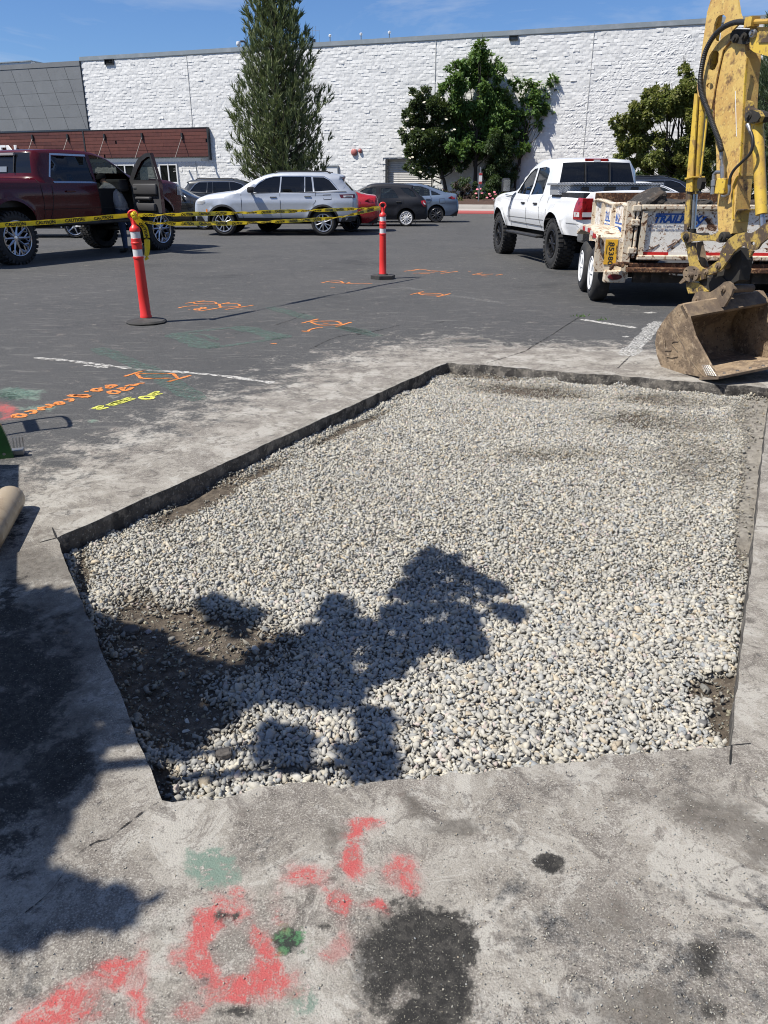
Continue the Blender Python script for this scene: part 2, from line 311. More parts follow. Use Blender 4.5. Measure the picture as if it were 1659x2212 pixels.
def ground_mat():
    k = NT('asphalt'); fa = k.n('Attribute', _attribute_name='fa'); fb = k.n('Attribute', _attribute_name='fb')
    sa = k.n('SeparateColor', i0=fa.outputs[0]).outputs; sb = k.n('SeparateColor', i0=fb.outputs[0]).outputs; sg = fa.outputs['Alpha']
    big = k.noise(.55, 5, .6); mid = k.noise(5.5, 8, .66, dist=.4); fine = k.noise(38, 6, .7); grit = k.noise(230, 3, .7); blot = k.noise(13, 9, .7, dist=.8)
    mp = k.n('Mapping', Vector=k.co(), Scale=(2.0, 9.0, 1), Rotation=(0, 0, .25)).outputs[0]; streak = k.noise(1.6, 8, .68, mp, .5)
    asph = k.mix(k.ramp(big, .3, .7), (.056, .057, .058), (.076, .0755, .075))
    asph = k.mix(k.ramp(grit, .50, .64), asph, (.135, .133, .130)); asph = k.mix(k.ramp(grit, .48, .36), asph, (.016, .016, .017)); asph = k.mix(k.ramp(fine, .56, .68, 0, .5), asph, (.125, .122, .118))
    asph = k.mix(k.ramp(streak, .54, .66, 0, .5), asph, (.165, .158, .148)); asph = k.mix(k.ramp(big, .40, .30, 0, .4), asph, (.035, .035, .036))
    pat = k.noise(3.0, 10, .72, dist=.7); pat2 = k.noise(8.5, 9, .74, dist=1.0)
    dcol = k.mix(k.ramp(mid, .38, .62), (.232, .212, .184), (.315, .295, .262))
    dcol = k.mix(k.ramp(pat, .515, .540, 0, .65), dcol, (.165, .147, .130)); dcol = k.mix(k.ramp(pat, .460, .430, 0, .70), dcol, (.39, .372, .336))
    dcol = k.mix(k.ramp(pat2, .545, .575, 0, .62), dcol, (.140, .124, .110)); dcol = k.mix(k.ramp(pat2, .43, .40, 0, .5), dcol, (.40, .385, .35)); dcol = k.mix(k.ramp(pat2, .60, .62, 0, .6), dcol, (.085, .076, .068))
    dcol = k.mix(k.ramp(fine, .57, .64, 0, .5), dcol, (.42, .40, .365)); dcol = k.mix(k.ramp(fine, .42, .36, 0, .6), dcol, (.115, .104, .094)); gl = k.ramp(pat, .42, .56, .4, 1.0)
    dcol = k.mix(k.math('MULTIPLY', gl, k.ramp(grit, .54, .64, 0, .75)), dcol, (.42, .40, .355)); dcol = k.mix(k.math('MULTIPLY', gl, k.ramp(grit, .46, .37, 0, .6)), dcol, (.085, .077, .068))
    nz = k.math('SUBTRACT', k.math('ADD', k.math('MULTIPLY', mid, 1.6), k.math('ADD', k.math('MULTIPLY', fine, 1.0), k.math('MULTIPLY', blot, .8))), 1.70)
    def mask(f, gain, lo, hi): return k.ramp(k.math('ADD', f, k.math('MULTIPLY', nz, gain)), lo, hi)
    c = k.mix(mask(sa[0], 1.3, .22, .80), asph, dcol)
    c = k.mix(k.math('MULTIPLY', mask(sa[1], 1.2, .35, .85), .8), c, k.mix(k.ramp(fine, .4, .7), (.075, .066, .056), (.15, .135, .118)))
    gm = mask(sg, 1.3, .45, .75); c = k.mix(k.math('MULTIPLY', gm, k.ramp(fine, .62, .5)), c, (.150, .205, .168))
    gm2 = mask(sb[1], 1.3, .5, .8); c = k.mix(gm2, c, k.mix(k.ramp(fine, .45, .6), (.03, .035, .03), (.07, .17, .08)))
    rm = mask(sa[2], 1.2, .46, .78); c = k.mix(k.math('MULTIPLY', rm, k.math('MULTIPLY', k.ramp(k.math('ADD', fine, k.math('MULTIPLY', grit, .5)), .90, .72, .2, 1.0), k.ramp(blot, .58, .50, .2, 1.0))), c, (.43, .078, .075))
    rs = mask(sa[2], .8, .1, .9); c = k.mix(k.math('MULTIPLY', rs, .30), c, (.30, .105, .10))
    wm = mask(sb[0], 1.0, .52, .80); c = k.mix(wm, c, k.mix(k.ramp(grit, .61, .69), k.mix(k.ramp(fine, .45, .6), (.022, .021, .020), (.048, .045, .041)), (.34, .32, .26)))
    hgt = k.math('ADD', k.math('MULTIPLY', grit, .55), k.math('ADD', k.math('MULTIPLY', fine, .6), k.math('MULTIPLY', mid, .8)))
    nr = k.bump(hgt, .65, .010)
    return k.end(k.bsdf(c, k.math('ADD', .78, k.math('MULTIPLY', fine, .2)), 0, nr, spec=.3))
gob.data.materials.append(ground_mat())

# pit sides, floor
M['cut'] = MAT('cut_asphalt', (.080, .074, .067), .9, layers=[(14, (.17, .155, .135), .48, .60), (70, (.26, .24, .21), .56, .66), (9, (.035, .032, .030), .52, .62)], bump=(45, .8, .012))
sv = []; sf = []
rows = 7
for i, p in enumerate(PIT):
    ei = 0; acc = 0
    for j, e in enumerate(EDGES):
        if acc <= i < acc + len(e): ei = j
        acc += len(e)
    prv = PIT[i - 1]; nx = PIT[(i + 1) % len(PIT)]; d = (nx - prv).normalized(); nn = Vector((d.y, -d.x))   # towards the pit (polygon is clockwise seen from above)
    cx = Vector((.7, 3.6)); nn = nn if nn.dot(cx - p) > 0 else -nn
    rough = (.008, .012, .05, .008, .022)[ei]
    for k in range(rows):
        z = -.215 * k / (rows - 1); o = 0 if k == 0 else (vnoise(i * .7, k * 1.3 + ei * 9, 5) - .35) * rough * 2 * (.5 + .5 * k / rows)
        sv.append((p.x + nn.x * o, p.y + nn.y * o, z if k else -.002))
for i in range(len(PIT)):
    i2 = (i + 1) % len(PIT)
    for k in range(rows - 1): sf.append((i * rows + k, i2 * rows + k, i2 * rows + k + 1, i * rows + k + 1))
o = npmesh('pit_side', sv, sf, M['cut'], smooth=True); tag(o, kind='structure')
lo = PITA.min(0) - .1; hi = PITA.max(0) + .1
def soilmask(x, y):
    """1 where bare soil shows, 0 where stone covers it (soft)"""
    uu, vv = PROJ(np.stack([x, y, np.full(len(x), -.09)], 1)); m = np.zeros(len(x))
    for X, Y, rx, ry, k, an in [(420, 1385, 185, 62, 1.2, 6), (330, 1480, 120, 90, 1.1, 0), (400, 1560, 110, 55, .85, 0), (300, 1350, 60, 60, 1.0, 0), (345, 1690, 30, 40, .8, 0), (1150, 848, 130, 12, .75, 4), (1060, 815, 110, 7, .7, 2), (1440, 868, 120, 13, .6, 3), (1635, 1010, 34, 130, 1.0, 6), (1640, 900, 50, 40, .9, 0), (1608, 1130, 20, 90, .9, 4), (1550, 1500, 55, 26, 1.1, 0), (1560, 1570, 26, 45, 1.0, 0), (430, 1085, 95, 20, 1.1, -27), (560, 1025, 60, 10, .8, -27), (760, 925, 90, 7, .8, -25), (640, 1665, 120, 8, .7, -2), (180, 1240, 16, 60, .7, 0), (1430, 915, 160, 22, .5, 4), (1500, 1000, 90, 60, .42, 0), (1200, 985, 150, 16, .36, 0)]:
        a = radians(an); dx = uu - X; dy = vv - Y; p = dx * cos(a) + dy * sin(a); q = -dx * sin(a) + dy * cos(a)
        m = np.maximum(m, k * np.clip(1.5 - np.sqrt((p / rx) ** 2 + (q / ry) ** 2), 0, 1))
    return np.clip(m + (vnoise(x * 14, y * 14, 21) - .5) * .55 * (m > .05), 0, 1.2)
def pitz(x, y):
    base = -.082 + (vnoise(x * 3, y * 3, 31) - .5) * .03 + .022 * np.clip((2.6 - y) / 1.2, 0, 1) * np.clip((x + .1) / .4, 0, 1)
    d = segdist(np.stack([x, y], 1), PIT5); return base + (.075 * (vnoise(x * 7, y * 7, 33) - .42)) * np.clip(1 - d / .14, 0, 1)
gx, gy = np.meshgrid(np.arange(lo[0], hi[0], .025), np.arange(lo[1], hi[1], .025)); fx = gx.ravel(); fy = gy.ravel()
sm = soilmask(fx, fy); fz = pitz(fx, fy) - .014 - .012 * np.clip(sm, 0, 1) * (fy < 3) + .006 * np.clip(sm, 0, 1) * (fy > 3) + (vnoise(fx * 30, fy * 30, 41) - .5) * .014 * (sm > .2)
n1 = gx.shape[1]; idx = np.arange(gx.size).reshape(gx.shape); q = np.stack([idx[:-1, :-1], idx[:-1, 1:], idx[1:, 1:], idx[1:, :-1]], -1).reshape(-1, 4)
big = [tuple(Vector(p) + (Vector(p) - Vector((.7, 3.6))).normalized() * .05) for p in PITA]
q = q[inside(np.stack([fx, fy], 1)[q].mean(1), np.array(big))]
k = NT('pit_soil'); sA = k.attr('soil'); s1 = k.noise(26, 8, .7); s2 = k.noise(120, 4, .7)
c = k.mix(k.ramp(s1, .35, .7), (.060, .049, .039), (.150, .124, .096)); c = k.mix(k.ramp(s2, .58, .72, 0, .8), c, (.26, .235, .20)); dry = k.mix(k.ramp(s1, .3, .7), (.17, .155, .135), (.30, .28, .245))
c = k.mix(k.attr('dry'), c, dry)
c = k.mix(k.ramp(sA, .15, .5), k.mix(k.ramp(s2, .4, .6), (.22, .208, .185), (.42, .40, .355)), c)
M['soil'] = k.end(k.bsdf(c, .95, 0, k.bump(k.math('ADD', s1, k.math('MULTIPLY', s2, .5)), .9, .012), spec=.2))
fu, fv = PROJ(np.stack([fx, fy, fz], 1)); dry = np.clip((fu - 1380) / 120, 0, 1) * np.clip((1250 - fv) / 100, 0, 1)
tag(npmesh('pit_soil', np.stack([fx, fy, fz], 1), q, M['soil'], smooth=True, attrs={'soil': sm, 'dry': dry}), kind='structure')

# crushed stone
def hull(npts, seed, flat):
    r_ = np.random.default_rng(seed); p = r_.normal(size=(npts, 3)); p /= np.linalg.norm(p, axis=1)[:, None]; p = np.sign(p) * np.abs(p) ** .85; p *= r_.uniform(.85, 1.30, (npts, 1)); p *= np.array([1, r_.uniform(.62, .92), flat])
    bm = bmesh.new(); [bm.verts.new(q) for q in p]; h = bmesh.ops.convex_hull(bm, input=bm.verts)
    dele = [g for g in h['geom_interior'] if isinstance(g, bmesh.types.BMVert)]; bmesh.ops.delete(bm, geom=dele, context='VERTS'); bmesh.ops.triangulate(bm, faces=bm.faces); bm.verts.index_update()
    V = np.array([v.co for v in bm.verts]); F = np.array([[v.index for v in f.verts] for f in bm.faces]); bm.free(); return V, F
HI = [hull(10, s, random.uniform(.42, .70)) for s in range(36)]; LO = [hull(8, 100 + s, random.uniform(.40, .62)) for s in range(16)]
def rotm(n, r_):
    q = r_.normal(size=(n, 4)); q[:, 1:3] *= .45; q /= np.linalg.norm(q, axis=1)[:, None]; a, b, c, d = q.T
    return np.stack([np.stack([1 - 2 * (c * c + d * d), 2 * (b * c - a * d), 2 * (b * d + a * c)], -1), np.stack([2 * (b * c + a * d), 1 - 2 * (b * b + d * d), 2 * (c * d - a * b)], -1), np.stack([2 * (b * d - a * c), 2 * (c * d + a * b), 1 - 2 * (b * b + c * c)], -1)], -2)
def stones(P, R, bank, r_, col):
    Vs = []; Fs = []; Cs = []; off = 0; which = r_.integers(0, len(bank), len(P))
    for i, (V, F) in enumerate(bank):
        m = np.where(which == i)[0]
        if not len(m): continue
        rot = rotm(len(m), r_); vv = np.einsum('nij,kj->nki', rot, V) * R[m][:, None, None] + P[m][:, None, :]
        Vs.append(vv.reshape(-1, 3)); Fs.append((F[None] + (np.arange(len(m)) * len(V))[:, None, None] + off).reshape(-1, 3)); Cs.append(np.repeat(col[m], len(V), 0)); off += len(m) * len(V)
    return np.concatenate(Vs), np.concatenate(Fs), np.concatenate(Cs)
def stonecol(n, r_):
    t = r_.random(n); c = np.zeros((n, 4)); c[:, 3] = 1
    pal = [(.48, (.40, .385, .345)), (.68, (.46, .43, .36)), (.84, (.335, .335, .32)), (.91, (.43, .37, .28)), (.96, (.25, .265, .275)), (.985, (.44, .38, .35)), (1.01, (.11, .11, .11))]
    prev = 0
    for p, cc in pal:
        m = (t >= prev) & (t < p); c[m, :3] = cc; prev = p
    c[:, :3] *= r_.uniform(.80, 1.18, (n, 1)); return c
cell = .0108; gx, gy = np.meshgrid(np.arange(lo[0], hi[0], cell), np.arange(lo[1], hi[1], cell))
px = gx.ravel() + rng.uniform(-.5, .5, gx.size) * cell; py = gy.ravel() + rng.uniform(-.5, .5, gx.size) * cell; XY = np.stack([px, py], 1)
kk = inside(XY, PITA) & (segdist(XY, PITA) > .012); px = px[kk]; py = py[kk]
s = soilmask(px, py); kk = rng.random(len(px)) > np.clip((s - .28) * 1.5, 0, .90 + .06 * (py > 3)); px = px[kk]; py = py[kk]; s = s[kk]
rad = np.clip(rng.lognormal(math.log(.0088), .32, len(px)), .004, .019) * np.where(s > .35, rng.uniform(.4, 1.15, len(px)), 1)
rad *= np.where(s < .1, 1.0, .9) * np.where(py < 2.6, 1.14, 1.0)
pz = pitz(px, py) - .002 + rng.uniform(-.004, .005, len(px)) - .012 * np.clip(s, 0, 1) * (py < 3)
P3 = np.stack([px, py, pz], 1); cc = stonecol(len(px), rng); cc[:, :3] *= (1 - .45 * np.clip(s, 0, 1))[:, None] * np.array([1, .98, .94]) ** np.clip(s * 2, 0, 1)[:, None]
near = py < 2.6
V1, F1, C1 = stones(P3[near], rad[near], HI, rng, cc[near]); V2, F2, C2 = stones(P3[~near], rad[~near], LO, rng, cc[~near])
# fines over the soil and grit scattered on the slab
nf = 26000; fxx = rng.uniform(lo[0], hi[0], nf); fyy = rng.uniform(lo[1], 3.2, nf); ss = soilmask(fxx, fyy); kk = inside(np.stack([fxx, fyy], 1), PITA) & (ss > .3); fxx = fxx[kk]; fyy = fyy[kk]
P4 = np.stack([fxx, fyy, pitz(fxx, fyy) - .026 + .003], 1); cf = stonecol(len(fxx), rng); cf[:, :3] *= .62; cf[:, 2] *= .88
V3, F3, C3 = stones(P4, rng.lognormal(math.log(.0038), .4, len(fxx)), LO, rng, cf)
GV = np.concatenate([V1, V2, V3]); GF = np.concatenate([F1, F2 + len(V1), F3 + len(V1) + len(V2)]); GC = np.concatenate([C1, C2, C3])
k = NT('crushed_stone'); n1 = k.noise(130, 5, .65); c = k.mix(k.ramp(n1, .35, .75, 0, .45), k.attr('tint', 'Color'), k.mix(.5, k.attr('tint', 'Color'), (.2, .19, .17)))
M['stone'] = k.end(k.bsdf(c, .85, 0, k.bump(n1, .5, .004), spec=.25))
o = npmesh('gravel', GV, GF, M['stone'], attrs={'tint': GC}); tag(o, 'pale crushed stone filling the saw-cut pit', kind='stuff'); print('gravel tris', len(GF))
# grit on the slab in the foreground and along the far edge
ng = 5200; gu = rng.uniform(-20, 1680, ng); gvv = np.where(rng.random(ng) < .8, rng.uniform(1650, 2230, ng), rng.uniform(790, 1650, ng)); PP = np.array([G(a, b) for a, b in zip(gu, gvv)])
kk = ~inside(PP[:, :2], PITA) & (rng.random(ng) < (.10 + .9 * np.clip((gu - 850) / 500, 0, 1) * (gvv > 1650) + .2 * (gvv < 1650))); PP = PP[kk]; PP[:, 2] += .0012; cf = stonecol(len(PP), rng)
cf[:, :3] *= .9; V4, F4, C4 = stones(PP, rng.uniform(.0012, .0032, len(PP)), LO, rng, cf); o = npmesh('loose_grit', V4, F4, M['stone'], attrs={'tint': C4}); tag(o, 'fine grit scattered over the dusty slab', kind='stuff')
# stones and lumps that lie apart on the soil
sp = [(590, 828, 16, 20), (460, 560, 13, 9), (1105, 620, 30, 10), (545, 620, 16, 9), (645, 540, 20, 10), (670, 563, 14, 9), (905, 613, 11, 12), (965, 690, 15, 10), (1085, 700, 12, 12), (840, 565, 12, 14), (865, 545, 14, 14), (590, 900, 18, 10), (815, 930, 16, 12), (865, 925, 14, 12), (935, 925, 14, 14), (810, 975, 18, 14), (470, 640, 16, 16), (770, 785, 9, 6), (640, 910, 18, 10), (690, 830, 10, 9)]
for i, (cx, cy, a, b) in enumerate(sp):
    x, y = cx * .496, 1097 + cy * .496; p = G(x, y, -.105); V, F = HI[i % 20]
    me = bpy.data.meshes.new('loose_stone'); me.from_pydata([tuple(q * (a * .496 / 830) * 1.1) for q in V], [], [tuple(f) for f in F])
    at = me.attributes.new('tint', 'FLOAT_COLOR', 'POINT'); c3 = stonecol(1, rng)[0]; at.data.foreach_set('color', np.tile(np.maximum(c3, .3), len(V)).astype(np.float32))
    o = link('loose_stone', me, M['stone'], loc=(p.x, p.y, -.104)); o.rotation_euler = (0, 0, i * 1.7)
    tag(o, 'pale crushed stone lying apart on bare dark soil near the pit corner', 'stone', 'stones lying apart on the bare soil')
def lump(name, p, dims, mat, label, cat, seed, rz=0.0, group=None):
    bm = bmesh.new(); bmesh.ops.create_icosphere(bm, subdivisions=3, radius=1)
    for v in bm.verts:
        q = v.co.copy(); q = Vector([math.copysign(abs(t) ** .55, t) for t in q]); s_ = 1 + .35 * (float(vnoise(q.x * 1.7 + seed, q.y * 1.7 + q.z * 1.3, seed, 3)) - .5) + .2 * (float(vnoise(q.x * 5 + seed, q.y * 5 + q.z * 4, seed + 5, 2)) - .5)
        v.co = Vector((q.x * dims[0], q.y * dims[1], q.z * dims[2])) * s_ / 1.25
    me = bpy.data.meshes.new(name); bm.to_mesh(me); bm.free(); o = link(name, me, mat, loc=p); o.rotation_euler = (0, 0, rz); return tag(o, label, cat, group)
M['lump'] = MAT('asphalt_lump', (.075, .068, .062), .95, layers=[(14, (.17, .155, .14), .5, .68), (60, (.24, .22, .19), .62, .72)], bump=(40, .9, .012))
def px1(cx, cy): return cx * .496, 1097 + cy * .496
for (cx, cy, d, lab, rz, z) in [(570, 540, (.034, .028, .016), 'dusty grey asphalt chunk lying on the soil in the near left of the pit', .3, -.1), (465, 500, (.045, .034, .014), 'flat dark asphalt slab leaning by the left cut edge of the pit', 1.0, -.1), (975, 1078, (.026, .022, .016), 'small black asphalt lump on the stones near the front edge of the pit', .5, -.075)]:
    p = G(*px1(cx, cy), z); lump('asphalt_chunk', (p.x, p.y, z + d[2] * .4), d, M['lump'], lab, 'asphalt chunk', int(cx), rz, 'asphalt chunks left in the pit')

# ------------------------------------------------------------------ markings on the asphalt
def WORN(name, col, cov=.5, edge=.14, sc=26, rough=.75):
    k = NT(name); n = k.math('ADD', k.math('MULTIPLY', k.noise(sc, 7, .7), .65), k.math('MULTIPLY', k.noise(210, 3, .7), .35)); c = k.mix(k.ramp(k.noise(9, 4), .3, .7), col, tuple(x * .8 for x in col))
    a = k.ramp(n, cov - edge, cov + edge)
    return k.end(k.n('MixShader', i0=a, i1=k.bsdf(c, rough, spec=.25), i2=k.n('BsdfTransparent').outputs[0]).outputs[0])
M['mk_orange'] = WORN('orange_marking_paint', (.76, .26, .07), .56, .10); M['mk_yellow'] = WORN('yellow_marking_paint', (.66, .66, .13), .56, .10); M['mk_green'] = WORN('old_green_paint', (.125, .20, .165), .46, .14); M['mk_green2'] = WORN('faint_green_paint', (.115, .18, .15), .46, .12)
M['mk_white'] = WORN('white_line_paint', (.56, .545, .51), .52, .09); M['mk_white2'] = WORN('faint_white_paint', (.42, .41, .39), .42, .10); M['crack'] = WORN('crack_dark', (.022, .020, .018), .5, .08)
def stroke_mb(mb, pts, wd, z=.002, jit=.25, sm=True):
    P = [G(*p).xy for p in pts]
    if len(P) == 1: P = [P[0] - Vector((wd * .6, 0)), P[0] + Vector((wd * .6, 0))]
    if sm and len(P) > 2:
        Q = []
        for i in range(len(P) - 1):
            p0 = P[max(i - 1, 0)]; p1 = P[i]; p2 = P[i + 1]; p3 = P[min(i + 2, len(P) - 1)]
            for t in (0, .25, .5, .75): Q.append(.5 * ((2 * p1) + (p2 - p0) * t + (2 * p0 - 5 * p1 + 4 * p2 - p3) * t * t + (3 * p1 - p0 - 3 * p2 + p3) * t ** 3))
        P = Q + [P[-1]]
    Q = [P[0]]
    for a, b in zip(P, P[1:]):
        n = max(1, int((b - a).length / max(wd * .7, .02)));
        for i in range(1, min(n, 60) + 1): Q.append(a + (b - a) * i / min(n, 60))
    vs = []; m = len(Q)
    for i, p in enumerate(Q):
        d = Q[min(i + 1, m - 1)] - Q[max(i - 1, 0)]
        if d.length < 1e-9: d = Vector((1, 0))
        d.normalize(); nn = Vector((-d.y, d.x)); h = wd / 2 * (1 + random.uniform(-jit, jit)) * (.75 if i in (0, m - 1) else 1)
        vs += [(p.x + nn.x * h, p.y + nn.y * h, z), (p.x - nn.x * h, p.y - nn.y * h, z)]
    mb.add(vs, [(2 * i, 2 * i + 1, 2 * i + 3, 2 * i + 2) for i in range(m - 1)])
def marking(name, strokes, mat, label, z=.002, jit=.25):
    mb = MB()
    for pts, wd in strokes: stroke_mb(mb, pts, wd, z, jit)
    o = mb.build(name, mat); o['kind'] = 'structure'; o['label'] = label; return o
def tf(x0, y0, s): return lambda L_: [(x0 + s * a, y0 + s * b) for a, b in L_]
def ring(x, y, rx, ry): return [(x + rx * cos(t), y + ry * sin(t)) for t in np.linspace(0, 2 * pi, 10)]
t1 = tf(0, 795.5, .26456); t2 = tf(356.6, 619.9, .26456); t3 = tf(658.3, 565.1, .26456); t4 = tf(1220, 384, .2646); t8 = tf(0, 576, .49605)
marking('utility_marking', [(t1(p), .030) for p in ([(1015, 68), (1190, 15)], [(1110, 45), (1420, 45)], [(1110, 45), (1155, 85)], [(1150, 85), (1410, 83)], [(1415, 45), (1450, 82)], [(1370, 112), (1560, 58)])], M['mk_orange'], 'orange arrowed box sprayed over the old green stripe')
marking('utility_lettering', [(t1(p), .033) for p in (ring(930, 197, 42, 12), [(960, 170), (1010, 158), (1000, 178), (1040, 180), (1085, 155)], [(1025, 150), (1060, 136), (1095, 142), (1130, 126), (1180, 123)], [(855, 142), (945, 140), (895, 163), (870, 150)], ring(790, 178, 36, 10), [(835, 160), (800, 166)], [(690, 192), (725, 190)], [(525, 262), (580, 250), (590, 265), (562, 272)], ring(487, 287, 30, 10), [(370, 298), (445, 300), (378, 318), (425, 318)], [(305, 325), (372, 320), (318, 338), (368, 340)], [(205, 358), (268, 346), (288, 364), (238, 373)], ring(158, 388, 48, 13), [(90, 402), (120, 396)])] + [(t1([(555, 222), (640, 228), (735, 234)]), .06), (t1([(600, 222), (720, 222)]), .05)], M['mk_orange'], 'row of orange sprayed utility lettering, read from the far side')
marking('utility_lettering', [(t1(p), .033) for p in ([(755, 332), (830, 308), (805, 336), (885, 320)], [(872, 304), (945, 276), (905, 306), (980, 288)], [(925, 284), (1000, 262), (965, 290), (1040, 268)], [(985, 266), (1060, 238), (1025, 270), (1098, 248)], ring(1200, 241, 50, 12), [(1215, 220), (1290, 190), (1250, 222), (1320, 206)])], M['mk_yellow'], 'yellow sprayed letters beside the orange lettering')
marking('utility_marking', [(t2(p), .030) for p in ([(165, 135), (325, 112)], [(240, 122), (255, 138), (465, 140)], [(250, 123), (395, 122), (420, 140)], [(460, 140), (525, 127)], [(465, 140), (590, 138), (610, 160)], [(445, 140), (465, 165), (620, 158)], [(490, 185), (720, 150)], [(110, 172), (170, 160), (270, 152)], [(240, 198), (330, 190), (460, 168)], ring(262, 183, 22, 5), ring(312, 173, 22, 5), [(185, 188), (206, 187)])], M['mk_orange'], 'tangled orange utility marks to the right of the left delineator')
marking('utility_marking', [(t2(p), .030) for p in ([(1115, 297), (1250, 262)], [(1185, 283), (1390, 280), (1440, 305)], [(1185, 283), (1260, 312), (1440, 308)], [(1390, 328), (1520, 288)], [(1290, 297), (1335, 298)], [(1115, 360), (1165, 363), (1180, 350), (1235, 336), (1290, 332)], [(862, 465), (910, 464)])], M['mk_orange'], 'orange arrowed box with a dot in it, right of the green square')
marking('utility_marking', [(t3(p), .032) for p in ([(138, 175), (210, 160), (290, 160), (330, 178), (480, 182), (550, 180)], [(210, 168), (330, 178), (370, 168)], [(210, 214), (245, 213)])], M['mk_orange'], 'thin orange zigzag in front of the right delineator')
marking('utility_marking', [(t3(p), .032) for p in ([(865, 270), (970, 245)], [(920, 255), (970, 272), (1100, 275)], [(940, 258), (1090, 262), (1130, 272)], [(1080, 288), (1190, 262)], [(1000, 266), (1025, 266)])], M['mk_orange'], 'small orange arrowed box in the open lane')
marking('utility_marking', [(t3(p), .032) for p in ([(810, 80), (940, 62)], [(870, 75), (960, 65), (1040, 78), (1140, 80)], [(880, 95), (1060, 92)], [(940, 98), (1020, 100)], [(1040, 75), (1160, 85)], [(1110, 98), (1250, 80)], [(1140, 71), (1165, 71)], [(1370, 108), (1450, 92)], [(1400, 108), (1540, 102)], [(1440, 115), (1490, 120)], [(1560, 112), (1615, 104)], [(1335, 82), (1355, 82)])], M['mk_orange'], 'row of far orange marks beyond the right delineator')
marking('green_marking', [(t8([(420, 355), (620, 440), (870, 582)]), .17)], M['mk_green2'], 'faded old green stripe under the orange marks')
marking('green_marking', [(t2(p), wd) for p, wd in (([(45, 385), (630, 322)], .07), ([(600, 330), (790, 372), (960, 420)], .24), ([(980, 412), (640, 462), (350, 500)], .07), ([(80, 385), (230, 440), (390, 500)], .26), ([(215, 382), (330, 395), (430, 435)], .06))], M['mk_green'], 'old green outlined square painted on the asphalt')
marking('green_marking', [(t2([(850, 165), (1200, 260)]), .17), (t2([(1400, 318), (1650, 372)]), .17), (t3([(270, 530), (600, 610)]), .17)], M['mk_green2'], 'faded green stripe running behind the green square')
marking('green_marking', [(t1([(40, 175), (200, 240)]), .30), (t1([(0, 205), (120, 250)]), .16)], M['mk_green'], 'patch of old green paint at the left edge of the lot')
marking('stall_line', [(t8([(150, 397), (280, 408), (420, 425), (620, 450), (760, 458), (850, 465), (1000, 480), (1100, 495), (1200, 508)]), .055), (t8([(370, 430), (470, 440)]), .05), (t8([(180, 402), (240, 407)]), .04)], M['mk_white'], 'ragged scraped white line running towards the pit', jit=.6)
marking('stall_line', [([(1255, 690), (1375, 709)], .09), (t4([(660, 1106), (730, 1100)]), .10), (t4([(480, 1302), (520, 1295)]), .08)], M['mk_white'], 'worn white stall line in front of the trailer')
marking('stall_line', [(t4([(500, 1455), (620, 1330), (770, 1175)]), .16)], WORN('scuffed_white_paint', (.55, .54, .51), .50, .06, 40), 'scuffed broad white line beside the bucket')
marking('stall_line', [(t3([(1050, 52), (1140, 40)]), .07), (t3([(1170, 55), (1330, 76), (1390, 82)]), .05), (t3([(780, 208), (960, 236)]), .12), (t3([(1150, 275), (1350, 298), (1640, 345)]), .12), ([(545, 529.5), (563, 527)], .07), (t3([(620, 180), (660, 182)]), .05)], M['mk_white2'], 'faint worn white line fragments in the lane')
marking('stall_line', [([(60, 560), (180, 554.5), (420, 546)], .10), ([(380, 533), (480, 529)], .1), ([(720, 517), (830, 512)], .1), ([(1090, 558), (1135, 562)], .10), ([(1880 / 1.8228, 882 / 1.8228), (1000, 484)], .1)], M['mk_white2'], 'white stall line under the parked trucks')
marking('crack', [([(1255, 683), (1215, 708), (1190, 725), (1150, 748), (1130, 760), (1050, 785)], .014), ([(1400, 725), (1370, 760), (1335, 795)], .012), (t3([(420, 600), (560, 570), (700, 538), (790, 515)]), .016), (t3([(980, 520), (1140, 490)]), .014), (t2([(1180, 510), (1400, 410), (1640, 370)]), .012), (t2([(560, 385), (740, 345)]), .012), (t2([(900, 310), (1050, 262), (1140, 210)]), .012)], M['crack'], 'thin dark cracks in the asphalt', .0012, .7)
marking('crack', [([(342, 1733), (312, 1752), (262, 1790), (236, 1812), (205, 1820), (165, 1850), (100, 1935), (0, 2010)], .0035)], M['crack'], 'thin crack running from the near left corner of the pit', .0012, .8)
marking('saw_cut', [([(122, 1162), (113, 1140)], .007), ([(122, 1162), (85, 1172)], .006), ([(1580, 1610), (1577, 1652)], .005), ([(1580, 1610), (1622, 1606)], .0025)], MAT('saw_cut_dark', (.012, .012, .012), .95), 'thin saw-cut overruns at the pit corners', .0012, .3)
# ------------------------------------------------------------------ store wall of split-faced white blocks
W0 = Vector((-23.3, 67.8, 0)); WD = Vector((.945, -.327, 0)).normalized(); WN = Vector((WD.y, -WD.x, 0)); WZ = radians(degrees_ := math.degrees(atan2(WD.y, WD.x))); WH = 10.25; WL = 54.0
def WP(px, py, off=0.0):
    p = ONPLANE(px, py, W0 + WN * off, WN); return (p - W0).dot(WD), p.z
def WQ(s, z, off=0.0): return W0 + WD * s + WN * off + Vector((0, 0, z))
M['block'] = MAT('white_block', (.74, .74, .73), .85, layers=[(.35, (.70, .70, .69), .45, .75), (3.5, (.77, .77, .76), .5, .75), (.9, (.64, .64, .63), .62, .80)], bump=(30, .4, .02))
M['mortar'] = MAT('mortar', (.72, .72, .71), .9)
M['coping'] = MAT('coping_metal', (.30, .33, .34), .4, .3, layers=[(1.5, (.38, .40, .41), .45, .7)])
M['panel'] = MAT('grey_panel', (.19, .197, .202), .5, .1, layers=[(.6, (.215, .223, .23), .45, .75), (2.2, (.165, .172, .178), .52, .75)])
M['wmetal'] = MAT('white_metal', (.70, .71, .72), .4, layers=[(3, (.6, .61, .62), .5, .8)])
M['dkmetal'] = MAT('dark_metal', (.045, .047, .05), .45, .4)
